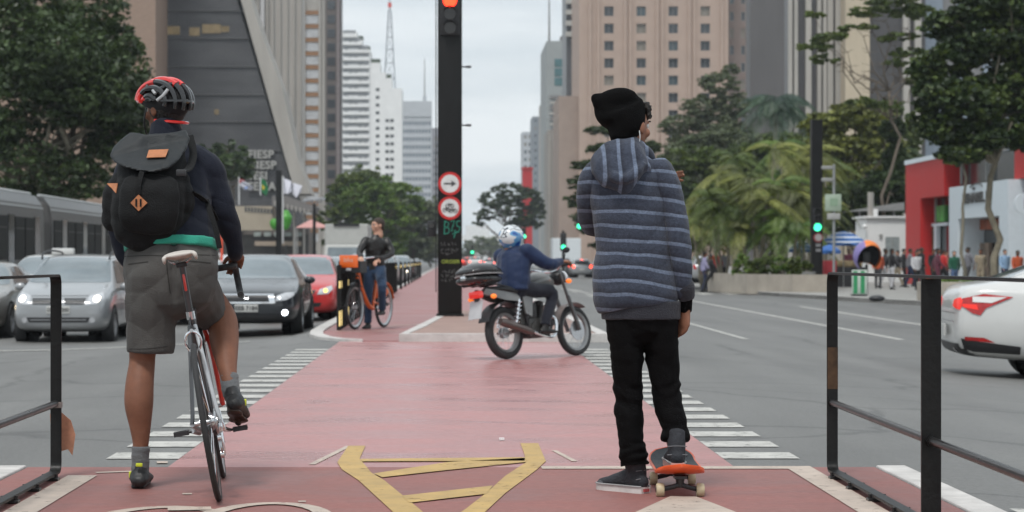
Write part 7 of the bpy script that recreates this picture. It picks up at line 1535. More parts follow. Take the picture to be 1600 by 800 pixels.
# full-face helmet with blue graphics
def helm_mat():
    m = mat('painted_helmet', (.5, .52, .55), .2, coat=.7); t, b = nodes_of(m); tc = N(t, 'ShaderNodeTexCoord'); n = N(t, 'ShaderNodeTexNoise'); n.inputs['Scale'].default_value = 5; n.inputs['Detail'].default_value = 1.; n.inputs['Distortion'].default_value = .5
    mpn = N(t, 'ShaderNodeMapping'); mpn.inputs['Scale'].default_value = (1, .6, 1.6); t.links.new(tc.outputs['Object'], mpn.inputs['Vector']); t.links.new(mpn.outputs['Vector'], n.inputs['Vector'])
    r = N(t, 'ShaderNodeValToRGB'); r.color_ramp.interpolation = 'CONSTANT'; e = r.color_ramp.elements; e[0].position = 0; e[0].color = (.02, .08, .30, 1); e[1].position = .40; e[1].color = (.10, .28, .50, 1)
    for p_, c_ in ((.46, (.60, .62, .63, 1)), (.56, (.03, .03, .04, 1)), (.59, (.55, .58, .6, 1)), (.68, (.04, .12, .35, 1))): q = e.new(p_); q.color = c_
    t.links.new(n.outputs['Fac'], r.inputs['Fac']); t.links.new(r.outputs['Color'], b.inputs['Base Color']); return m
hh = J['head']; Mh = Matrix.Rotation(R(MY), 4, 'Z')
hel = organic('helmet', [], helm_mat(), rd_, .010, 3, extra=lambda bm: [bmesh.ops.create_uvsphere(bm, u_segments=24, v_segments=16, radius=1, matrix=Matrix.Translation(hh+Vector((0, 0, .03))) @ Mh @ Matrix.Diagonal((.128, .150, .132, 1))), bmesh.ops.create_uvsphere(bm, u_segments=24, v_segments=16, radius=1, matrix=Matrix.Translation(hh+hd_*.035+Vector((0, 0, -.05))) @ Mh @ Matrix.Diagonal((.108, .125, .085, 1)))])
MB().sphere(hh+hd_*.025+Vector((0, 0, .015)), (.120, .130, .048), Mh.to_3x3(), u=24, v=14).build('visor', M_GLASSK, rd_, world=True)
# ================================================================ ORANGE HIRE BICYCLE AND RIDER
HB_ = (-1.02, 32.93, .018); HRZ_ = 159.5
hb_ = thing('hire_bicycle', 'orange hire bicycle with a front basket standing on the far cycle path', 'bicycle', HB_, R(HRZ_))
HM = Matrix.Translation(HB_) @ Matrix.Rotation(R(HRZ_), 4, 'Z')
M_OR = mat('orange_enamel', (.75, .13, .015), .35, coat=.5, var=.06)
for ax in ((0, 0, .33), (0, 1.12, .33)): bike_wheel(hb_, ax, .33, .022, M_TYRE, M_RIM, M_CHROME, spokes=24, name='wheel', hub=.035)
mb = MB(); mb.tube(catmull([(0, 1.0, .82), (0, .88, .60), (0, .62, .36), (0, .44, .30)], 6), .036, n=12); mb.tube([(0, .44, .30), (0, .27, .80)], .024, n=10); mb.tube([(0, .46, .40), (0, .20, .36), (0, 0, .33)], .020, n=8); mb.cyl((0, 1.03, .74), (0, .96, .96), .028); mb.build('frame', M_OR, hb_)
mb = MB()
for s in (-1, 1): mb.tube([(s*.03, .30, .68), (s*.06, 0, .33)], .010, n=6)
mb.build('seat_stays', M_BLKP, hb_); mb = MB(); mb.cyl((0, .98, .70), (0, 1.03, .80), .03); mb.tube([(0, 1.02, .76), (.05, 1.05, .68), (.055, 1.12, .33)], .014, n=7); mb.tube([(0, 1.02, .76), (-.05, 1.05, .68), (-.055, 1.12, .33)], .014, n=7); mb.build('fork', M_BLKP, hb_)
for c, a0, a1, m_ in ((0, 20, 170, M_OR), (1.12, 60, 150, M_BLKP)): MB().tube([(0, c+.355*math.cos(R(a)), .33+.355*math.sin(R(a))) for a in range(a0, a1, 8)], .01, flat=(.065, .01)).build('mudguard', m_, hb_)
mb = MB(); mb.prism([(-.012, -.26, .60), (-.012, .20, .64), (-.012, .02, .40)], (.024, 0, 0)); mb.build('chain_guard', M_OR, hb_, smooth=False)
MB().tube([(0, .27, .80), (0, .24, .92)], .014).build('seat_post', M_CHROME, hb_); MB().sphere((0, .20, .95), (.09, .13, .035)).build('saddle', M_SEAT, hb_)
MB().tube(catmull([(-.30, .80, 1.06), (-.20, .86, 1.06), (0, .94, 1.04), (.20, .86, 1.06), (.30, .80, 1.06)], 5), .013, n=8).build('handlebar', M_CHROME, hb_)
for s in (-1, 1): MB().cyl((s*.20, .855, 1.06), (s*.31, .795, 1.06), .019).build('grip', M_BLKP, hb_)
mb = MB(); mb.box((0, 1.20, .84), (.33, .25, .018)); [mb.box(c, d) for c, d in (((0, 1.325, .92), (.33, .016, .17)), ((0, 1.075, .92), (.33, .016, .17)), ((.165, 1.20, .92), (.016, .25, .17)), ((-.165, 1.20, .92), (.016, .25, .17)))]; mb.build('basket', M_BLKP, hb_)
MB().box((0, 1.345, 1.0), (.29, .018, .18), bev=.006).build('advert_panel', M_OR, hb_); text_part('panel_mark', 'bike', .09, mat('pale_ink', (.6, .4, .3), .5), hb_, Matrix.Translation((0, 1.357, 1.02)) @ Matrix.Rotation(math.pi, 4, 'Z') @ FACE_CAM, .001)
MB().box((0, 1.35, .88), (.08, .03, .04), bev=.01).build('front_lamp', M_LAMP, hb_)
for s, y_, z_ in ((1, .60, .24), (-1, .28, .36)): MB().tube([(s*.06, .44, .30), (s*.09, y_, z_)], .010, n=6).build('crank_arm', M_CHROME, hb_); MB().box((s*.14, y_, z_), (.10, .08, .025)).build('pedal', M_BLKP, hb_)
M_LJ = mat('black_leather_jacket', (.009, .0075, .007), .42, bump=.2, var=.3); M_BJN = cloth('blue_jeans', (.022, .045, .09))
g0 = Vector((P(575, 500, 32.5).x, 32.5, .10))
J = dict(head=P(590, 352, 32.48), shL=P(604, 377, 32.5), shR=P(572, 376, 32.45), elL=P(611, 396, 32.40), elR=P(562, 392, 32.30), wrL=P(592, 406, 32.12), wrR=P(564, 402, 32.05), hipL=P(594, 420, 32.52), hipR=P(578, 420, 32.50), knL=P(597, 448, 32.16), knR=P(575, 463, 32.45), anL=P(597, 483, 32.36), anR=g0, pnL=Vector((0, 0, -1)), pnR=Vector((0, 0, -1)))
fd_ = Vector((-.35, -.94, 0)); J['toeL'] = J['toeR'] = fd_
br = mk_person('person', 'young man in a black leather jacket and jeans on the orange hire bicycle, looking left', tuple(g0-Vector((0, 0, .085))), J, (SK3, M_LJ, M_BJN, M_DSH), Vector((-.85, -.50, .03)), voxel=.014, bulk=.93, hairc=mat('brown_hair', (.035, .02, .012), .6, var=.4, scale=30, bump=.6))
# ================================================================ BARRIERS, SIGNALS, STREET FURNITURE
M_BAR = mat('black_painted_steel', (.006, .0058, .0055), .42, 0, var=.35, scale=14, bump=.12, bscale=50, spec=.3); M_RUST = mat('worn_brown_steel', (.075, .04, .02), .5, .4, var=.5, scale=12); M_PIPE = mat('dark_steel_pipe', (.03, .028, .028), .3, .4, var=.2, scale=9)
def rrect(y0, y1, z0, z1, r, n=6):
    pts = []
    for cy_, cz_, a0 in ((y1-r, z1-r, 0), (y0+r, z1-r, 90), (y0+r, z0+r, 180), (y1-r, z0+r, 270)):
        for i in range(n+1): a = R(a0+90*i/n); pts.append((cy_+r*math.cos(a), cz_+r*math.sin(a)))
    return pts
def barrier(name, label, x, y0, y1, top, mids, w=.052, th=.012, group=None, x1=None):
    t = thing(name, label, 'barrier', (x, y1, 0), group=group, rz=0)
    pts = rrect(y0-y1, 0, .03, top, .045); 
    mb = MB(); bm = mb.bm; rings = []; n = len(pts)
    for i, (yy, zz) in enumerate(pts):
        a, b = pts[i-1], pts[(i+1) % n]; d = Vector((0, b[0]-a[0], b[1]-a[1])).normalized(); nn = Vector((0, -d.z, d.y)); c = Vector((0, yy, zz)); X_ = Vector((w/2, 0, 0))
        rings.append([bm.verts.new(c+X_+nn*th/2), bm.verts.new(c-X_+nn*th/2), bm.verts.new(c-X_-nn*th/2), bm.verts.new(c+X_-nn*th/2)])
    for i in range(n):
        A, B = rings[i], rings[(i+1) % n]
        for j in range(4): bm.faces.new((A[j], A[(j+1) % 4], B[(j+1) % 4], B[j]))
    bmesh.ops.recalc_face_normals(bm, faces=bm.faces); bmesh.ops.bevel(bm, geom=[e for e in bm.edges if len(e.link_faces) == 2 and e.calc_face_angle() > R(60)], offset=.0018, segments=2, affect='EDGES')
    mb.build('frame', M_BAR, t, smooth=35)
    MB().cyl((0, -.006, .355), (0, y0-y1+.006, .345), .0165, n=16).build('mid_rail', M_PIPE, t)
    for m_ in mids:
        mb = MB(); b = MB().bm; mb.tube([(0, m_-y1, .036), (0, m_-y1, .4), (0, m_-y1, top-.006)], .01, flat=(w, th)); mb.build('post', M_BAR, t, smooth=False); MB().cyl((0, m_-y1-.02, .35), (0, m_-y1+.02, .35), .021, n=14).build('rail_collar', M_BAR, t)
    for yy in (y1-.16, y1-.62, y1-1.1, y1-1.6, y0+.5):
        mb = MB(); mb.box((0, yy-y1, .010), (.085, .06, .012), bev=.002); mb.cyl((.028, yy-y1, .016), (.028, yy-y1, .034), .010, n=6); mb.cyl((-.028, yy-y1, .016), (-.028, yy-y1, .034), .010, n=6); mb.build('foot_plate', M_PIPE, t, smooth=False)
    return t
b1 = barrier('barrier', 'black steel barrier frame with a thick middle post beside the white saloon', 1.84, 6.25, 10.45, .975, [])
mb = MB(); mb.tube([(0, 8.30-10.45, .036), (0, 8.30-10.45, .35), (0, 8.30-10.45, .7), (0, 8.30-10.45, .967)], .01, flat=(.075, .014)); mb.build('post', M_BAR, b1, smooth=False); MB().cyl((0, -2.18, .35), (0, -2.12, .35), .022, n=14).build('rail_collar', M_BAR, b1)
MB().box((.001, -.0065, .52), (.05, .0012, .20)).build('worn_patch', M_RUST, b1, smooth=False)
b1.location.x = 1.83; 
b2 = barrier('barrier', 'black steel barrier frame beside the cyclist with torn tape on its post', -1.885, 6.3, 10.38, .965, [8.3])
mb = MB(); mb.cyl((0, -.0, .335), (0, 0, .362), .031, n=16); mb.build('tape_band', mat('grey_tape', (.3, .26, .24), .6, var=.4, scale=30), b2)
lf = thing('paper_scrap', 'torn orange paper scrap hanging behind the left barrier post', 'paper', (-1.87, 10.42, 0))
mb = MB(); mb.prism([(.00, .01, .31), (.045, .02, .27), (.065, .03, .20), (.05, .035, .10), (.03, .03, .13), (-.01, .02, .12), (-.05, .02, .19), (-.055, .02, .30), (-.03, .01, .27)], (0, .003, 0)); mb.build('scrap', mat('faded_orange_paper', (.5, .24, .15), .8, var=.3, scale=12), lf, smooth=False)
# posts-and-rail fence along the far cycle path
fence_mats = M_BAR
M_GLINT = mat('reflector_glint', (.8, .62, .25), .25, emit=(1, .75, .3), estr=.35)  # emission stands in for light thrown back by the reflectors
def fence_unit():
    t = thing('guard_rail', 'tmp', 'barrier', (0, 0, 0), group='black guard rails along the far cycle path')
    mb = MB(); mb.tube([(0, .03, .93), (0, 1.97, .93)], .01, flat=(.05, .03)); mb.build('top_rail', M_BAR, t, smooth=False)
    MB().tube([(0, .0, .33), (0, 2.0, .33)], .017, n=8).build('mid_rail', M_PIPE, t)
    for y in (0, .5, 1.0, 1.5, 2.0): MB().box((0, y, .465), (.065, .02, .93)).build('post', M_BAR, t, smooth=False)
    mb = MB(); mb.box((.0, 1, .655), (.012, 1.94, .50)); mb.build('panel', mat('dark_mesh_panel', (.012, .012, .013), .6), t, smooth=False)
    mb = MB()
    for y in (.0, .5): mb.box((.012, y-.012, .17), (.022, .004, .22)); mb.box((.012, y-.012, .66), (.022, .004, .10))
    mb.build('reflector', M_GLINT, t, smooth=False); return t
fu = fence_unit()
nth = ['nearest', 'second', 'third', 'fourth', 'fifth', 'sixth', 'seventh', 'eighth', 'ninth', 'tenth', 'eleventh', 'twelfth']
for i in range(12):
    o = fu if i == 0 else copy_tree(fu)
    if i > 1:
        for c_ in kids(o):
            if c_.name.startswith('reflector'): bpy.data.objects.remove(c_)
    y = 31.4+i*2.35+(max(0, i-4)*1.2)
    o.location = (-1.62-.012*i, y, .022); o['label'] = 'black guard rail beside the far cycle path, %s from the kerb curve' % nth[i]
mbp = None
for i in range(9):
    y = 70+i*7; t = thing('bollard', 'thin black post beyond the last guard rail, %s along the path' % nth[i], 'bollard', (-1.78, y, .012), group='posts at the far end of the cycle path'); MB().cyl((0, 0, 0), (0, 0, .95), .05, n=8).build('post', M_BAR, t); MB().box((.0, -.052, .8), (.03, .006, .1)).build('reflector', M_GLINT, t)
# signal column with the red light, signs and graffiti
M_COL = mat('signal_column_black', (.006, .006, .006), .45, spec=.3, var=.3, scale=5, bump=.15, bscale=30, stretch=(1, 1, .3)); M_OFF = mat('unlit_lens', (.012, .008, .007), .2, coat=.5)
def lens(parent, c, r, m, nrm=-1, nm='lamp'):
    mb = MB(); mb.cyl(c, Vector(c)+Vector((0, nrm*.02, 0)), r, n=24); o = mb.build(nm, m, parent)
    mb = MB(); n = 12; pts = [Vector(c)+Vector((math.cos(R(a))*(r+.012), nrm*.02, math.sin(R(a))*(r+.012))) for a in range(-10, 191, 10)]
    for i in range(len(pts)-1): mb.prism([pts[i], pts[i+1], pts[i+1]+Vector((0, nrm*.16, -.0)), pts[i]+Vector((0, nrm*.16, 0))], Vector((0, 0, .004)))
    mb.build('visor', M_BLKP, o); return o
SY = 36.4; SX = X(703, SY)
sc_ = thing('signal_column', 'black square signal column with a red light, two round signs and chalk graffiti', 'traffic light', (SX, SY+.2, .095))
MB().box((0, 0, 2.95), (.405, .40, 5.9), bev=.012).build('column', M_COL, sc_)
MB().box((0, 0, .02), (.46, .46, .04), bev=.006).build('base_plate', M_BAR, sc_)
def ZS(py): return Zp(py, SY)-.095
mb = MB(); mb.box((.0, -.225, ZS(10)), (.33, .05, .98), bev=.02); mb.build('signal_head', M_BLKP, sc_)
M_REDL = mat('lit_red_signal', (.9, .05, .02), .3, emit=(1, .035, .008), estr=3)
lens(sc_, (0, -.25, ZS(1)), .115, M_REDL); lens(sc_, (0, -.25, ZS(22)), .10, M_OFF); lens(sc_, (0, -.25, ZS(44)), .10, M_OFF)
for i, (py, nm) in enumerate(((287, 'arrow'), (325, 'bicycle'))):
    z = ZS(py); sg = MB().cyl((.0, -.205, z), (.0, -.215, z), .196, n=40).build('round_sign', mat('sign_red', (.50, .02, .02), .4), sc_); sg['label'] = ('red-ringed white sign with a black arrow', 'red-ringed white sign with bicycles')[i]
    MB().cyl((.0, -.2155, z), (.0, -.218, z), .150, n=40).build('sign_face', mat('sign_white', (.62, .61, .60), .5), sg)
    if i == 0:
        mb = MB(); mb.prism([(-.10, -.219, z+.014), (.03, -.219, z+.014), (.02, -.219, z+.055), (.105, -.219, z), (.02, -.219, z-.055), (.03, -.219, z-.014), (-.10, -.219, z-.014)], (0, -.002, 0)); mb.build('arrow', M_INK, sg, smooth=False)
    else:
        mb = MB()
        def ring(cx, cz, r): mb.tube([(cx+r*math.cos(a*.524), -.2195, cz+r*math.sin(a*.524)) for a in range(12)], .0065, n=5, closed=True)
        for ox, oz in ((-.06, -.035), (.045, -.05), (-.01, .035)):
            ring(ox-.03, z+oz, .028); ring(ox+.045, z+oz, .028); mb.tube([(ox-.03, -.2195, z+oz), (ox+.005, -.2195, z+oz+.035), (ox+.045, -.2195, z+oz)], .006, n=5); mb.tube([(ox-.01, -.2195, z+oz+.05), (ox+.01, -.2195, z+oz), (ox+.035, -.2195, z+oz+.045)], .006, n=5)
        mb.build('bicycle_pictogram', M_INK, sg)
def chalk(strokes, m, nm, th=.007):
    mb = MB()
    for s in strokes: mb.tube([((px-703)*SY/F, -.204, ZS(py)) for px, py in s], th, n=5)
    mb.build(nm, m, sc_)
M_TEALP = mat('teal_chalk', (.03, .26, .18), .8, var=.3, scale=20); M_LIME = mat('lime_chalk', (.26, .32, .05), .8); M_GREYC = mat('grey_chalk', (.13, .13, .13), .9, var=.4, scale=20)
chalk([[(695, 345), (694, 366)], [(695, 346), (701, 348), (700, 354), (695, 355), (702, 357), (701, 364), (694, 366)], [(704, 346), (710, 345), (708, 352), (705, 361), (712, 360)], [(719, 345), (713, 347), (714, 353), (719, 355), (717, 362), (711, 364)], [(707, 366), (713, 361), (709, 372)]], M_TEALP, 'teal_graffiti', .008)
me = text_mesh('ORGIER', .088, .002, .001); me.transform(Matrix.Translation(((704-703)*SY/F, -.204, ZS(409))) @ FACE_CAM); me.materials.append(M_LIME); mesh_obj('lime_graffiti', me, sc_)
rg = random.Random(4)
for k, (y0, nn) in enumerate(((381, 5), (391, 6), (397, 4), (424, 6), (431, 5), (438, 4))):
    st__ = []
    for q in range(nn):
        x0 = 690+q*4.8+rg.uniform(-1, 1); st__.append([(x0+rg.uniform(-1, 3.5), y0+rg.uniform(-3, 3)) for _ in range(4)])
    chalk(st__, M_GREYC, 'grey_chalk_scribble', .0045)
for py in (102, 194):
    mb = MB(); mb.tube([(.20, .1, ZS(py)), (.30, .1, ZS(py))], .012, n=6); mb.cyl((.27, .1, ZS(py)), (.36, .1, ZS(py)), .02, n=8); mb.build('side_bracket', M_BLKP, sc_)
MB().tube([(-.235, .05, .4), (-.235, .05, 5.6)], .008, n=6).build('cable', M_BLKP, sc_)
MB().box((-.31, .12, ZS(357)), (.14, .14, .26), bev=.01).build('pedestrian_signal', M_BLKP, sc_); MB().cyl((-.31, .04, ZS(352)), (-.31, .03, ZS(352)), .045, n=12).build('unlit_lamp', M_OFF, sc_)
# other signal columns
M_GRN = mat('lit_green_signal', (.1, .9, .5), .3, emit=(.05, 1, .45), estr=1.6)
def column(name, label, px, Y, top, w=.42, lampy=None, base=-.2, r=.12, sign=None):
    x = X(px, Y); t = thing(name, label, 'traffic light', (x, Y+w/2, base)); h = Zp(top, Y)-base; MB().box((0, 0, h/2), (w, w, h), bev=.01).build('column', M_COL, t, smooth=False); MB().box((0, 0, .02), (w+.06, w+.06, .04)).build('base_plate', M_BAR, t, smooth=False)
    if lampy:
        z = Zp(lampy, Y)-base; MB().box((0, -w/2-.02, z+.28), (w*.8, .05, .95), bev=.01).build('signal_head', M_BLKP, t); lens(t, (0, -w/2-.05, z), r, M_GRN); lens(t, (0, -w/2-.05, z+.3), r, M_OFF); lens(t, (0, -w/2-.05, z+.6), r, M_OFF)
    return t, w
t, w = column('signal_column', 'tall dark signal column with a green light beside the planter wall', 1277, 86, 187, .43, 355, -.19, .15)
z = Zp(371, 86)+.19; MB().cyl((.03, -.225, z), (.03, -.24, z), .19, n=24).build('round_sign', mat('faded_red_sign', (.25, .03, .03), .5), t); MB().cyl((.04, -.241, z), (.04, -.246, z), .14, n=24).build('sign_face', mat('grey_sign_face', (.35, .33, .33), .5), t)
for py in (383, 391): MB().box((.04, -.222, Zp(py, 86)+.19), (.2, .01, .12)).build('sticker', mat('grey_sticker', (.2, .2, .21), .6), t)
column('signal_column', 'dark signal column standing before the lattice office block beside the white flags', 435.5, 155, 266, .42, None, -.25)
def pole_signal(name, label, px, Y, lampy, base=-.3, poleh=None, off=0, r=.13, arm=0):
    x = X(px, Y); t = thing(name, label, 'traffic light', (x, Y, base)); z = Zp(lampy, Y)-base
    MB().cyl((arm, 0, 0), (arm, 0, z+.9), .07, n=10).build('pole', M_COL, t)
    if arm: MB().cyl((arm, 0, z+.5), (0, 0, z+.5), .05, n=8).build('arm', M_COL, t)
    MB().box((0, -.10, z+.28), (.34, .12, 1.0), bev=.01).build('signal_head', M_BLKP, t); lens(t, (0, -.165, z), r, M_GRN); lens(t, (0, -.165, z+.3), r*.9, M_OFF); lens(t, (0, -.165, z+.6), r*.9, M_OFF); return t
pole_signal('traffic_light', 'green traffic light on an arm just left of the skater', 905, 130, 353.5, r=.15, arm=1.2)
pole_signal('traffic_light', 'small green traffic light in front of the white delivery truck', 880, 120, 386, r=.12)
pole_signal('traffic_light', 'small green traffic light between the helmet and the red pillar', 819, 200, 369.5, r=.17)
pole_signal('traffic_light', 'tiny green traffic light beside the signal column above the top box', 738, 260, 394, r=.17)
# sign post with cameras and green box
sp_ = thing('sign_post', 'grey post carrying a pale green box and small plates right of the green signal', 'sign post', (X(1303, 84), 84, -.19))
def Z84(py): return Zp(py, 84)+.19
MB().cyl((0, 0, 0), (0, 0, Z84(257)), .055, n=10).build('post', mat('galvanised_post', (.30, .31, .31), .5, .3), sp_)
MB().box((-.05, -.1, Z84(317)), (.62, .12, .66), bev=.02).build('green_box', mat('pale_green_plate', (.34, .42, .33), .6, var=.1), sp_); MB().box((-.03, -.165, Z84(316)), (.3, .01, .3)).build('printed_panel', mat('faint_panel', (.25, .36, .25), .6), sp_)
MB().box((-.03, -.1, Z84(338)), (.5, .05, .24), bev=.01).build('grey_plate', mat('grey_plate', (.38, .38, .37), .5), sp_)
for py in (262, 281): MB().box((-.28, -.08, Z84(py)), (.42, .1, .14), bev=.02).build('camera', M_FRAME, sp_)
# street lamp left
sl_ = thing('street_lamp', 'dark street lamp with clustered heads before the banded tower', 'street lamp', (X(491, 150), 150, -.25))
MB().cyl((0, 0, 0), (0, 0, Zp(318, 150)+.25), .13, .10, 10).build('pole', M_COL, sl_)
for a in (-.6, -.2, .25, .6): mb = MB(); mb.box((a, 0, Zp(312, 150)+.25+.1*a), (.34, .3, .2), bev=.04); mb.tube([(0, 0, Zp(320, 150)+.25), (a, 0, Zp(314, 150)+.25)], .03, n=6); mb.build('lamp_head', mat('grey_lamp_head', (.3, .31, .33), .4), sl_)
# flags
def flag(name, label, px, Y, ptop, pbot, polys):
    t = thing(name, label, 'flag', (X(px, Y), Y, Zp(pbot, Y))); MB().cyl((0, 0, 0), (0, 0, (pbot-ptop)*Y/F), .05, n=8).build('pole', mat('white_pole', (.6, .6, .6), .5), t)
    for pts, m, off in polys:
        mb = MB(); q = [((a-px)*Y/F, off+.25*math.sin(a*.5), (pbot-b)*Y/F) for a, b in pts]; mb.prism([Vector(v) for v in q], (0, .02, 0)); mb.build('cloth', m, t, smooth=False)
    return t
FW = cloth('white_flag', (.58, .58, .64)); FG = cloth('green_flag', (.02, .16, .06)); FYE = cloth('yellow_flag', (.5, .4, .04)); FR = cloth('red_flag', (.5, .04, .05)); FB = cloth('blue_flag', (.2, .28, .5))
flag('flagpole', 'flagpole with two large white flags at the foot of the lattice block', 442, 160, 275, 380, [([(443, 278), (455, 283), (456, 299), (450, 303), (443, 302)], FW, 0), ([(457, 285), (472, 290), (470, 300), (463, 309), (457, 303)], FW, .2)])
flag('flagpole', 'flagpole with a green and yellow flag before the white letters', 407, 165, 276, 305, [([(408, 278), (416, 284), (419, 296), (416, 306), (408, 300)], FG, 0), ([(410, 288), (414, 292), (413, 297), (410, 295)], FYE, -.06)])
flag('flagpole', 'flagpole with a white flag touched with red and blue, nearest the cyclist elbow', 373.5, 165, 276, 320, [([(375, 281), (383, 284), (396, 292), (394, 297), (380, 296), (375, 290)], FW, 0), ([(375, 280), (382, 281), (381, 286), (375, 286)], FR, -.06), ([(380, 291), (388, 292), (386, 296), (380, 295)], FB, -.06)])
# bright green inflatable, pink tent, red post
gi = thing('green_inflatable', 'bright green inflatable shape under the white flags', 'inflatable', (X(440, 190), 190, -.25))
def gy(px, py): q = P(px, py, 190); return q
organic('balloon_body', [[(gy(430, 352), .42), (gy(429, 349), .45)], [(gy(446, 352), .42), (gy(447, 340), .55), (gy(447, 334), .35)]], mat('lime_vinyl', (.05, .27, .02), .4, var=.2), gi, .07, 3)
MB().cyl((.4, 0, 0), (.4, 0, 2.6), .06, n=8).build('stand', M_BLKP, gi)
pt = thing('pink_tent', 'pink peaked tent roof left of the box truck', 'tent', (X(486, 170), 170, -.25)); mb = MB(); w = 1.15; zt = Zp(343, 170)+.25; zb_ = Zp(356, 170)+.25
mb.quads([(-w, -w, zb_), (w*1.4, -w, zb_), (w*1.4, w, zb_), (-w, w, zb_), (0, 0, zt)], [(0, 1, 4), (1, 2, 4), (2, 3, 4), (3, 0, 4), (3, 2, 1, 0)]); mb.build('roof', mat('pink_canvas', (.50, .26, .24), .8), pt, smooth=False)
for a, b in ((-w, -w), (w*1.4, -w), (-w, w), (w*1.4, w)): MB().cyl((a, b, 0), (a, b, zb_), .05, n=6).build('post', M_FRAME, pt)
rp_ = thing('red_post', 'thin orange-red post visible beside the cyclist arm', 'post', (X(346.5, 60), 60, -.36)); MB().cyl((0, 0, 0), (0, 0, Zp(352, 60)+.36), .035, n=8).build('post', mat('orange_red_paint', (.7, .09, .04), .5), rp_)
# ================================================================ RIGHT PAVEMENT
# shop front with red frame and white portal; facade in the plane X = 24
M_REDW = mat('red_shop_cladding', (.50, .018, .018), .5, var=.06); M_SHG = mat('shop_glass', (.035, .04, .04), .1, var=.7, scale=.5, spec=.8); M_PORT = mat('pale_blue_white_portal', (.68, .75, .80), .5, var=.04)
sh = thing('red_shop_building', 'shop building with a red frame, dark glass and a white portal behind the crowd', 'building', (24, 70, -.2))
def yb(px, x=0): return (24+x)*F/(px-VX)-70
def shb(name, p0, p1, z0, z1, m, x=0, d=.3, lab=None):
    y0, y1 = sorted((yb(p0, min(x, 0)), yb(p1, min(x, 0)))); o = MB().box((x+d/2, (y0+y1)/2, (z0+z1)/2), (d, y1-y0, z1-z0)).build(name, m, sh, smooth=False)
    if lab: o['label'] = lab
    return o
MB().box((6.2, 22, 3.0), (12, 46, 6.0)).build('wall', M_SHG, sh, smooth=False)
ztop = Zp(262, 24*F/(1415-VX))+.2
shb('red_frame', 1415, 1475, 4.3, ztop, M_REDW, -.6, .79); shb('red_frame', 1415, 1438, 0, 4.3, M_REDW, -.6, .79)
shb('roof_edge', 1413, 1640, ztop, ztop+.22, M_PORT, -.7, .9); shb('red_frame', 1585, 1640, 4.6, ztop, M_REDW, -.5, .69)
zt = Zp(298, 24*F/(1483-VX))+.2
shb('white_portal', 1483, 1575, 3.1, zt, M_PORT, -1.0, 1.19); shb('white_portal', 1483, 1497, 0, 3.1, M_PORT, -1.0, 1.19); shb('white_portal', 1561, 1575, 0, 3.1, M_PORT, -1.0, 1.19)
for w_, pa, pb in (('RENAREL', 1539, 1505), ('IN', 1549, 1541.5)):
    me = text_mesh(w_, 1., .02, .05); bb_ = [v.co.x for v in me.vertices]; hh_ = [v.co.y for v in me.vertices]
    L0, L1 = yb(pa, -1), yb(pb, -1); k1 = abs(L1-L0)/(max(bb_)-min(bb_)); k2 = .46/(max(hh_)-min(hh_))
    me.transform(Matrix.Translation((-1.03, (L0+L1)/2, 3.95)) @ Matrix.Rotation(R(-90), 4, 'Z') @ FACE_CAM @ Matrix.Diagonal((k1, k2, 1, 1))); me.materials.append(M_INK); mesh_obj('shop_sign_lettering', me, sh)
mb = MB(); mb.tube([(-1.03, yb(1526, -1)-1.1*math.cos(a*.25)*1., 4.42+.16*math.sin(a*.25)) for a in range(13)], .03, n=5); mb.build('shop_logo_arc', M_INK, sh); MB().sphere((-1.02, yb(1522, -1), 4.38), (.03, .3, .07)).build('shop_logo', M_INK, sh)
for i, (a, b, m) in enumerate(((1443, 1447, M_PORT), (1459, 1463, M_PORT), (1578, 1581, M_PORT), (1592, 1595, M_PORT))): shb('door_frame', a, b, 0, 2.9, m, -.05, .2)
shb('door_frame', 1443, 1480, 2.9, 3.05, M_PORT, -.05, .2); shb('door_frame', 1580, 1640, 2.9, 3.05, M_PORT, -.05, .2)
shb('wood_door', 1448, 1457, 0, 2.85, mat('brown_door', (.16, .09, .04), .6), -.02, .16); shb('display_poster', 1463, 1476, 3.1, 3.9, mat('green_poster', (.07, .30, .05), .6, var=.6, scale=1.5), -.02, .16)
shb('interior_panel', 1520, 1545, 0, 2.0, mat('warm_interior', (.22, .16, .12), .7, var=.6, scale=1.2), -.02, .16); shb('interior_panel', 1515, 1558, 2.6, 3.05, mat('orange_interior_panel', (.35, .10, .05), .7, var=.5, scale=1), -.02, .16); shb('interior_panel', 1500, 1514, 0, 3.0, mat('grey_interior', (.3, .3, .3), .7), -.02, .14)
shb('mullion', 1460, 1461, 3.1, ztop, M_FRAME, -.04, .1); shb('mullion', 1500, 1501, 4.8, ztop, M_FRAME, -.04, .1); shb('mullion', 1540, 1541.2, 4.8, ztop, M_FRAME, -.04, .1)
rs2 = thing('round_sign', 'round white sign projecting from the shop front at the right edge', 'sign', (23.05, 87.5, Zp(318, 87)))
MB().cyl((0, 0, 0), (0, -.12, 0), .43, n=32).build('disc', M_PORT, rs2); MB().box((0, -.125, 0), (.08, .02, .42)).build('mark', M_INK, rs2); MB().box((.18, -.125, 0), (.08, .02, .42)).build('mark', M_INK, rs2); MB().cyl((.42, -.06, .0), (.95, -.06, 0), .04, n=8).build('bracket', M_BLKP, rs2)
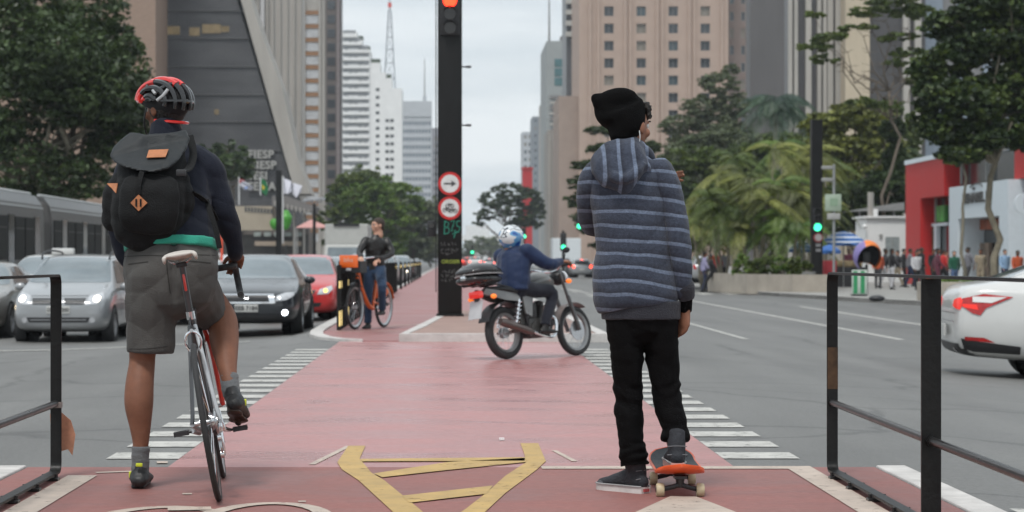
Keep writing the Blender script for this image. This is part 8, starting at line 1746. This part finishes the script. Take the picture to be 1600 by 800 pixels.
# white kiosk
ki = thing('white_kiosk', 'white single-storey kiosk with a window between the phone hood and the red frame', 'kiosk', (X(1384, 118), 118, -.19))
def kx(px): return X(px, 118)-X(1384, 118)
def kz(py): return Zp(py, 118)+.19
MB().box(((kx(1353)+kx(1418))/2, 1.5, kz(342)/2), (kx(1418)-kx(1353), 3, kz(342)), bev=.02).build('wall', M_WHT, ki, smooth=False); MB().box(((kx(1350)+kx(1418))/2, 1.5, kz(341)+.06), (kx(1418)-kx(1350)+.1, 3.3, .12)).build('roof', M_WHT, ki, smooth=False)
w_ = MB().box((kx(1394), -.02, kz(386)), (.75, .06, 1.1)).build('window', mat('curtained_window', (.28, .31, .31), .4, var=.2), ki, smooth=False); MB().box((kx(1394), -.06, kz(386)), (.04, .03, 1.1)).build('frame', M_FRAME, w_, smooth=False); MB().box((kx(1376), -.06, kz(368)), (.16, .12, .14)).build('meter_box', M_FRAME, ki, smooth=False); MB().sphere((kx(1350), -.2, kz(354)), .13).build('wall_lamp', M_WHT, ki)
MB().cyl((kx(1362), .3, kz(341)), (kx(1362), .3, kz(300)), .17, n=10).build('chimney', M_CONC, ki); MB().box((kx(1369), .2, kz(333)), (.25, .2, .45), bev=.05).build('roof_camera', M_WHT, ki)
gc = thing('grey_canopy', 'flat grey awning roof above the white kiosk', 'canopy', (X(1370, 124), 124, -.19)); mb = MB(); a = X(1326, 124)-X(1370, 124); b = X(1413, 124)-X(1370, 124); z1 = Zp(330, 124)+.19; z2 = Zp(316, 124)+.19
mb.prism([(a, 0, z1), (b, 0, z1+.05), (b, 0, z2), (a+1.0, 0, z2-.35)], (0, 3, 0)); mb.build('roof', mat('grey_membrane', (.22, .22, .215), .7), gc, smooth=False); MB().cyl((b-.3, 1.5, 0), (b-.3, 1.5, z1), .07, n=8).build('post', M_FRAME, gc); MB().cyl((a+.9, 1.5, 0), (a+.9, 1.5, z1), .07, n=8).build('post', M_FRAME, gc)
# umbrellas
def umb(label, px, Y, top, rim, half, cols, seed=0):
    x = X(px, Y); t = thing('parasol', label, 'parasol', (x, Y, -.19)); zt = Zp(top, Y)+.19; zr = Zp(rim, Y)+.19; r = half*Y/F; n = 8; mb = MB()
    for k, (f0, f1) in enumerate(((0, .3), (.3, .42), (.42, .62), (.62, .74), (.74, .9), (.9, 1.))):
        mb.mi = k % 2
        zf = lambda f: zt-(zt-zr)*f**1.7
        for i in range(n*2):
            a0, a1 = math.pi*i/n, math.pi*(i+1)/n; v = [(r*f*math.cos(a), r*f*math.sin(a), zf(f)) for f, a in ((f0, a0), (f1, a0), (f1, a1), (f0, a1))]
            mb.poly(v if f0 > 0 else [v[0], v[1], v[2]])
    me = mb.mesh('canopy'); [me.materials.append(q) for q in cols]; mesh_obj('canopy', me, t); MB().tube([(r*math.cos(a*math.pi/8), r*math.sin(a*math.pi/8), zr-.05) for a in range(16)], .01, closed=True, flat=(.012, .14)).build('valance', cols[0], t)
    MB().cyl((0, 0, 0), (0, 0, zt), .025, n=8).build('pole', M_FRAME, t)
C1, C2 = cloth('blue_parasol_cloth', (.03, .12, .36)), cloth('white_parasol_cloth', (.5, .55, .62))
umb('large blue and white striped parasol right of the green signal', 1318, 96, 361, 380, 38, (C1, C2)); umb('smaller blue parasol half hidden behind the sign post', 1296, 90, 382, 392, 18, (C1, cloth('mid_blue_parasol_cloth', (.08, .17, .42)))); umb('blue parasol left of the green signal behind the palms', 1252, 97, 376, 390, 20, (C1, C2))
# phone booth hood
ob = thing('phone_booth', 'orange egg-shaped public phone hood on a post with a dark inside', 'phone booth', (X(1355, 78), 78, -.19))
zc = Zp(400, 78)+.19; Mo = Matrix.Translation((0, 0, zc)) @ Matrix.Rotation(R(12), 4, 'Z') @ Matrix.Rotation(R(24), 4, 'X')
def hood_geo(r, m, nm, y0=-.36):
    mb = MB(); mb.sphere((0, 0, 0), (r, r*1.05, r*1.15), u=28, v=20); b = mb.bm; bmesh.ops.bisect_plane(b, geom=b.verts[:]+b.edges[:]+b.faces[:], plane_co=(0, -r*.45, 0), plane_no=(0, -1, 0), clear_outer=True); bmesh.ops.bisect_plane(b, geom=b.verts[:]+b.edges[:]+b.faces[:], plane_co=(0, 0, -r*.85), plane_no=(0, 0, -1), clear_outer=True)
    b.transform(Mo); return mb.build(nm, m, ob)
mo = mat('orange_fibreglass', (.75, .22, .03), .4, var=.08); t_o, b_o = nodes_of(mo)
tcx = N(t_o, 'ShaderNodeTexCoord'); sepx = N(t_o, 'ShaderNodeSeparateXYZ'); t_o.links.new(tcx.outputs['Object'], sepx.inputs[0]); rr_ = N(t_o, 'ShaderNodeValToRGB'); rr_.color_ramp.interpolation = 'CONSTANT'; rr_.color_ramp.elements[0].color = (.22, .18, .42, 1); rr_.color_ramp.elements[1].position = .36; rr_.color_ramp.elements[1].color = (.75, .20, .03, 1)
mrx = N(t_o, 'ShaderNodeMapRange'); mrx.inputs['From Min'].default_value = -.5; mrx.inputs['From Max'].default_value = .5; t_o.links.new(sepx.outputs['X'], mrx.inputs['Value']); t_o.links.new(mrx.outputs['Result'], rr_.inputs['Fac']); t_o.links.new(rr_.outputs['Color'], b_o.inputs['Base Color'])
hood_geo(.50, mo, 'outer_shell'); hood_geo(.425, M_DARKIN, 'inner_shell'); MB().cyl((0, .12, 0), (0, .12, zc-.3), .05, n=10).build('post', M_BLKP, ob); MB().box((0, .15, zc-.05), (.25, .15, .4), bev=.02).build('telephone', M_BLKP, ob)
# bins and boxes
bn = thing('litter_bin', 'round grey litter bin standing left of the green signal column', 'bin', (X(1262, 84), 84, -.19)); MB().cyl((0, 0, 0), (0, 0, .72), .26, .30, 18).build('body', mat('grey_bin', (.28, .29, .29), .6, var=.2), bn); MB().cyl((0, 0, .72), (0, 0, .77), .31, .31, 18).build('rim', M_FRAME, bn)
rb_ = thing('red_crate', 'red crate beside the foot of the green signal column', 'crate', (X(1296, 88), 88, -.19)); MB().box((0, 0, .75), (.5, .5, .9), bev=.02).build('box', mat('red_plastic', (.35, .02, .03), .5), rb_); MB().box((0, 0, .15), (.4, .4, .3)).build('stand', M_BLKP, rb_)
gb_ = thing('green_sign_board', 'green and white striped board standing under the orange phone hood', 'sign board', (X(1343, 74), 74, -.19)); MB().box((0, 0, .47), (.52, .06, .84), bev=.01).build('board', mat('white_board', (.45, .5, .45), .5), gb_)
for a in (-.145, .1): MB().box((a, -.035, .47), (.14, .01, .76)).build('green_stripe', mat('green_board', (.02, .24, .09), .5), gb_)
MB().box((0, .1, .03), (.5, .4, .06)).build('foot', M_BLKP, gb_)
st3 = thing('street_stall', 'dark street stall with goods under the striped parasol', 'stall', (X(1318, 99), 99, -.19)); MB().box((0, 0, .45), (2.0, .8, .9)).build('counter', M_BLKP, st3, smooth=False); MB().box((.1, -.1, 1.05), (1.4, .5, .3), bev=.05).build('goods', mat('mixed_goods', (.2, .15, .08), .7, var=.7, scale=5), st3)
pw = thing('low_planter', 'low concrete planter with a strip of grass behind the white saloon', 'planter', (X(1475, 66), 66, -.19)); MB().box((1.6, 0, .28), (4.6, 1.2, .56), bev=.02).build('wall', mat('planter_concrete', (.3, .3, .3)), pw, smooth=False); me = leaf_cloud([(1.6, 0, .58, 2.1, .5, .10, 2200)], .07, np.random.default_rng(3)); [me.materials.append(q) for q in LF['lime']]; g_ = mesh_obj('grass', me, pw)
mh = thing('dark_stone', 'small dark lump lying on the kerb of the right pavement', 'stone', (X(1370, 66), 66, -.19)); MB().sphere((0, 0, .06), (.25, .2, .1)).build('lump', M_BLKP, mh)
# ================================================================ PEDESTRIANS
def ped_joints(x, y, z, h, ang, stride, arm=.3, bend=0.):
    """standing/walking person: ang = heading in degrees from +Y towards +X"""
    f = Vector((math.sin(R(ang)), math.cos(R(ang)), 0)); s = Vector((f.y, -f.x, 0)); k = h/1.72; o = Vector((x, y, z)); u = Vector((0, 0, 1))
    q = lambda a, b, c: o+(s*a+f*b+u*c)*k
    return dict(head=q(0, .03+bend, 1.60), shL=q(-.17, bend*.9, 1.38), shR=q(.17, bend*.9, 1.38), elL=q(-.23, -.03-arm*.35, 1.12), elR=q(.23, -.03+arm*.35, 1.12), wrL=q(-.21, .05-arm*.6, .90), wrR=q(.21, .05+arm*.75, .92), hipL=q(-.085, 0, .90), hipR=q(.085, 0, .90),
        knL=q(-.09, .06+stride*.5, .49), knR=q(.09, .06-stride*.35, .49), anL=q(-.09, stride*.9, .09), anR=q(.09, -stride*.9, .09+abs(stride)*.12)), f, k
PC_ = {n: cloth('ped_'+n, c) for n, c in dict(black=(.015, .015, .017), charcoal=(.05, .05, .055), white=(.5, .5, .52), lilac=(.36, .34, .52), red=(.5, .03, .03), coral=(.55, .12, .10), green=(.02, .10, .06), maroon=(.12, .03, .05), navy=(.02, .03, .07), beige=(.3, .25, .18), orange=(.5, .10, .04), denim=(.08, .13, .24), grey=(.18, .18, .2), lightblue=(.25, .38, .55)).items()}
def ped(label, px, Y, h, ang, stride, top, bot, skin, grp='pedestrians on the right pavement', arm=.3, z=-.19, bend=0., hairlen=0.):
    x = X(px, Y); J, f, k = ped_joints(x, Y, z, h, ang, stride, arm, bend)
    return mk_person('person', label, (x, Y, z), J, (skin, PC_[top], PC_[bot], PC_['black']), f, voxel=.026, group=grp, k=k, hands=False, eyes_=False, hairlen=hairlen)
ped('crossing pedestrian in a lilac shirt and dark trousers', 1101, 93, 1.72, 95, .12, 'lilac', 'navy', SK2, 'people crossing on the right', z=-.33)
ped('crossing pedestrian in black with one leg stretched back', 1113, 91.5, 1.62, -80, .42, 'black', 'black', SK4, 'people crossing on the right', z=-.33, bend=.06)
ped('pedestrian with a bright red top behind the crossing pair', 1119, 97, 1.7, 20, .1, 'red', 'charcoal', SK2, 'people crossing on the right', z=-.19)
ped('person in a pale grey top at the end of the planter wall', 1131, 100, 1.72, 180, .05, 'grey', 'black', SK3, 'people crossing on the right')
spec = [(1302, 104, 'beige', 'charcoal', SK2, 'stallholder in beige right of the sign post', 200), (1326, 103, 'maroon', 'black', SK4, 'person in maroon under the striped parasol', 170), (1383, 96, 'charcoal', 'white', SK4, 'person in a charcoal top left of the kiosk window', 100), (1393, 90, 'black', 'white', SK2, 'person in black with pale trousers walking past the kiosk', 80),
  (1403, 99, 'charcoal', 'beige', SK3, 'person in charcoal and beige by the kiosk corner', 260), (1372, 92, 'orange', 'charcoal', SK2, 'person in orange standing beside the phone hood', 190), (1432, 88, 'white', 'black', SK2, 'woman in a white top and black skirt before the red frame', 170), (1440, 94, 'black', 'charcoal', SK4, 'person in black beside the woman in white', 130),
  (1434, 100, 'maroon', 'black', SK3, 'person in dark maroon behind the woman in white', 90), (1465, 86, 'maroon', 'maroon', SK2, 'person in maroon walking before the glass doors', 95), (1473, 92, 'red', 'black', SK2, 'person in a red top partly behind the maroon one', 80), (1478, 97, 'coral', 'navy', SK3, 'person in coral near the white portal', 110),
  (1491, 87, 'green', 'denim', SK3, 'person in a dark green jacket and blue jeans before the portal', 185), (1513, 92, 'grey', 'charcoal', SK4, 'person in grey walking right of the sapling', 260), (1459, 102, 'black', 'black', SK2, 'person in black in the shop doorway', 180), (1532, 93, 'beige', 'beige', SK2, 'person in beige inside the white portal', 200),
  (1570, 89, 'lightblue', 'navy', SK3, 'person in light blue right of the slender tree trunk', 170), (1578, 94, 'navy', 'black', SK4, 'person in navy beside the one in light blue', 190), (1590, 82, 'orange', 'black', SK4, 'man in an orange-red shirt at the right edge', 175), (1412, 104, 'black', 'black', SK3, 'small figure in black beyond the kiosk corner', 90), (1422, 97, 'grey', 'navy', SK2, 'person in grey and navy at the foot of the red frame', 100),
  (1552, 99, 'charcoal', 'charcoal', SK2, 'person in charcoal just left of the tree trunk', 100)]
for i, (px, Y, a, b, sk_, lab, ang) in enumerate(spec):
    ped(lab, px, Y, 1.60+.035*((i*5) % 6), ang, (.24, .1, .3, .05)[i % 4]*(1 if i % 2 else -1), a, b, sk_, hairlen=.06 if i % 3 == 0 else 0)
# small people far left under the flags
for i, (px, c, lab) in enumerate(((384, 'white', 'small figure in white before the dark shopfront'), (398, 'navy', 'small figure in navy before the dark shopfront'), (480, 'white', 'small figure in a pale top beside the pink tent'), (412, 'red', 'small figure in red before the dark shopfront'))):
    ped(lab, px, 165, 1.7, 90*i, .2, c, 'charcoal', SK2, 'people on the left pavement', z=-.24)
# fallen bits on the path
lt = thing('litter_scrap', 'tiny pale scrap lying near the yellow marking', 'litter', tuple(GP(784, 689))); MB().box((0, 0, .012), (.03, .03, .012)).build('scrap', M_WHT, lt)
# ================================================================ AIR
hz = MB(); hz.box((0, 900, 110), (1700, 1890, 226)); ho = hz.mesh('haze'); hm_ = bpy.data.materials.new('haze_air'); hm_.use_nodes = True; ht = hm_.node_tree; ht.nodes.clear()
hv = N(ht, 'ShaderNodeVolumePrincipled'); hv.inputs['Color'].default_value = (.86, .92, 1, 1); hv.inputs['Density'].default_value = .0002; hv.inputs['Anisotropy'].default_value = .1
hout = N(ht, 'ShaderNodeOutputMaterial'); ht.links.new(hv.outputs['Volume'], hout.inputs['Volume']); ho.materials.append(hm_); hz_ = mesh_obj('haze', ho); hz_['kind'] = 'stuff'; hz_.display_type = 'WIRE'
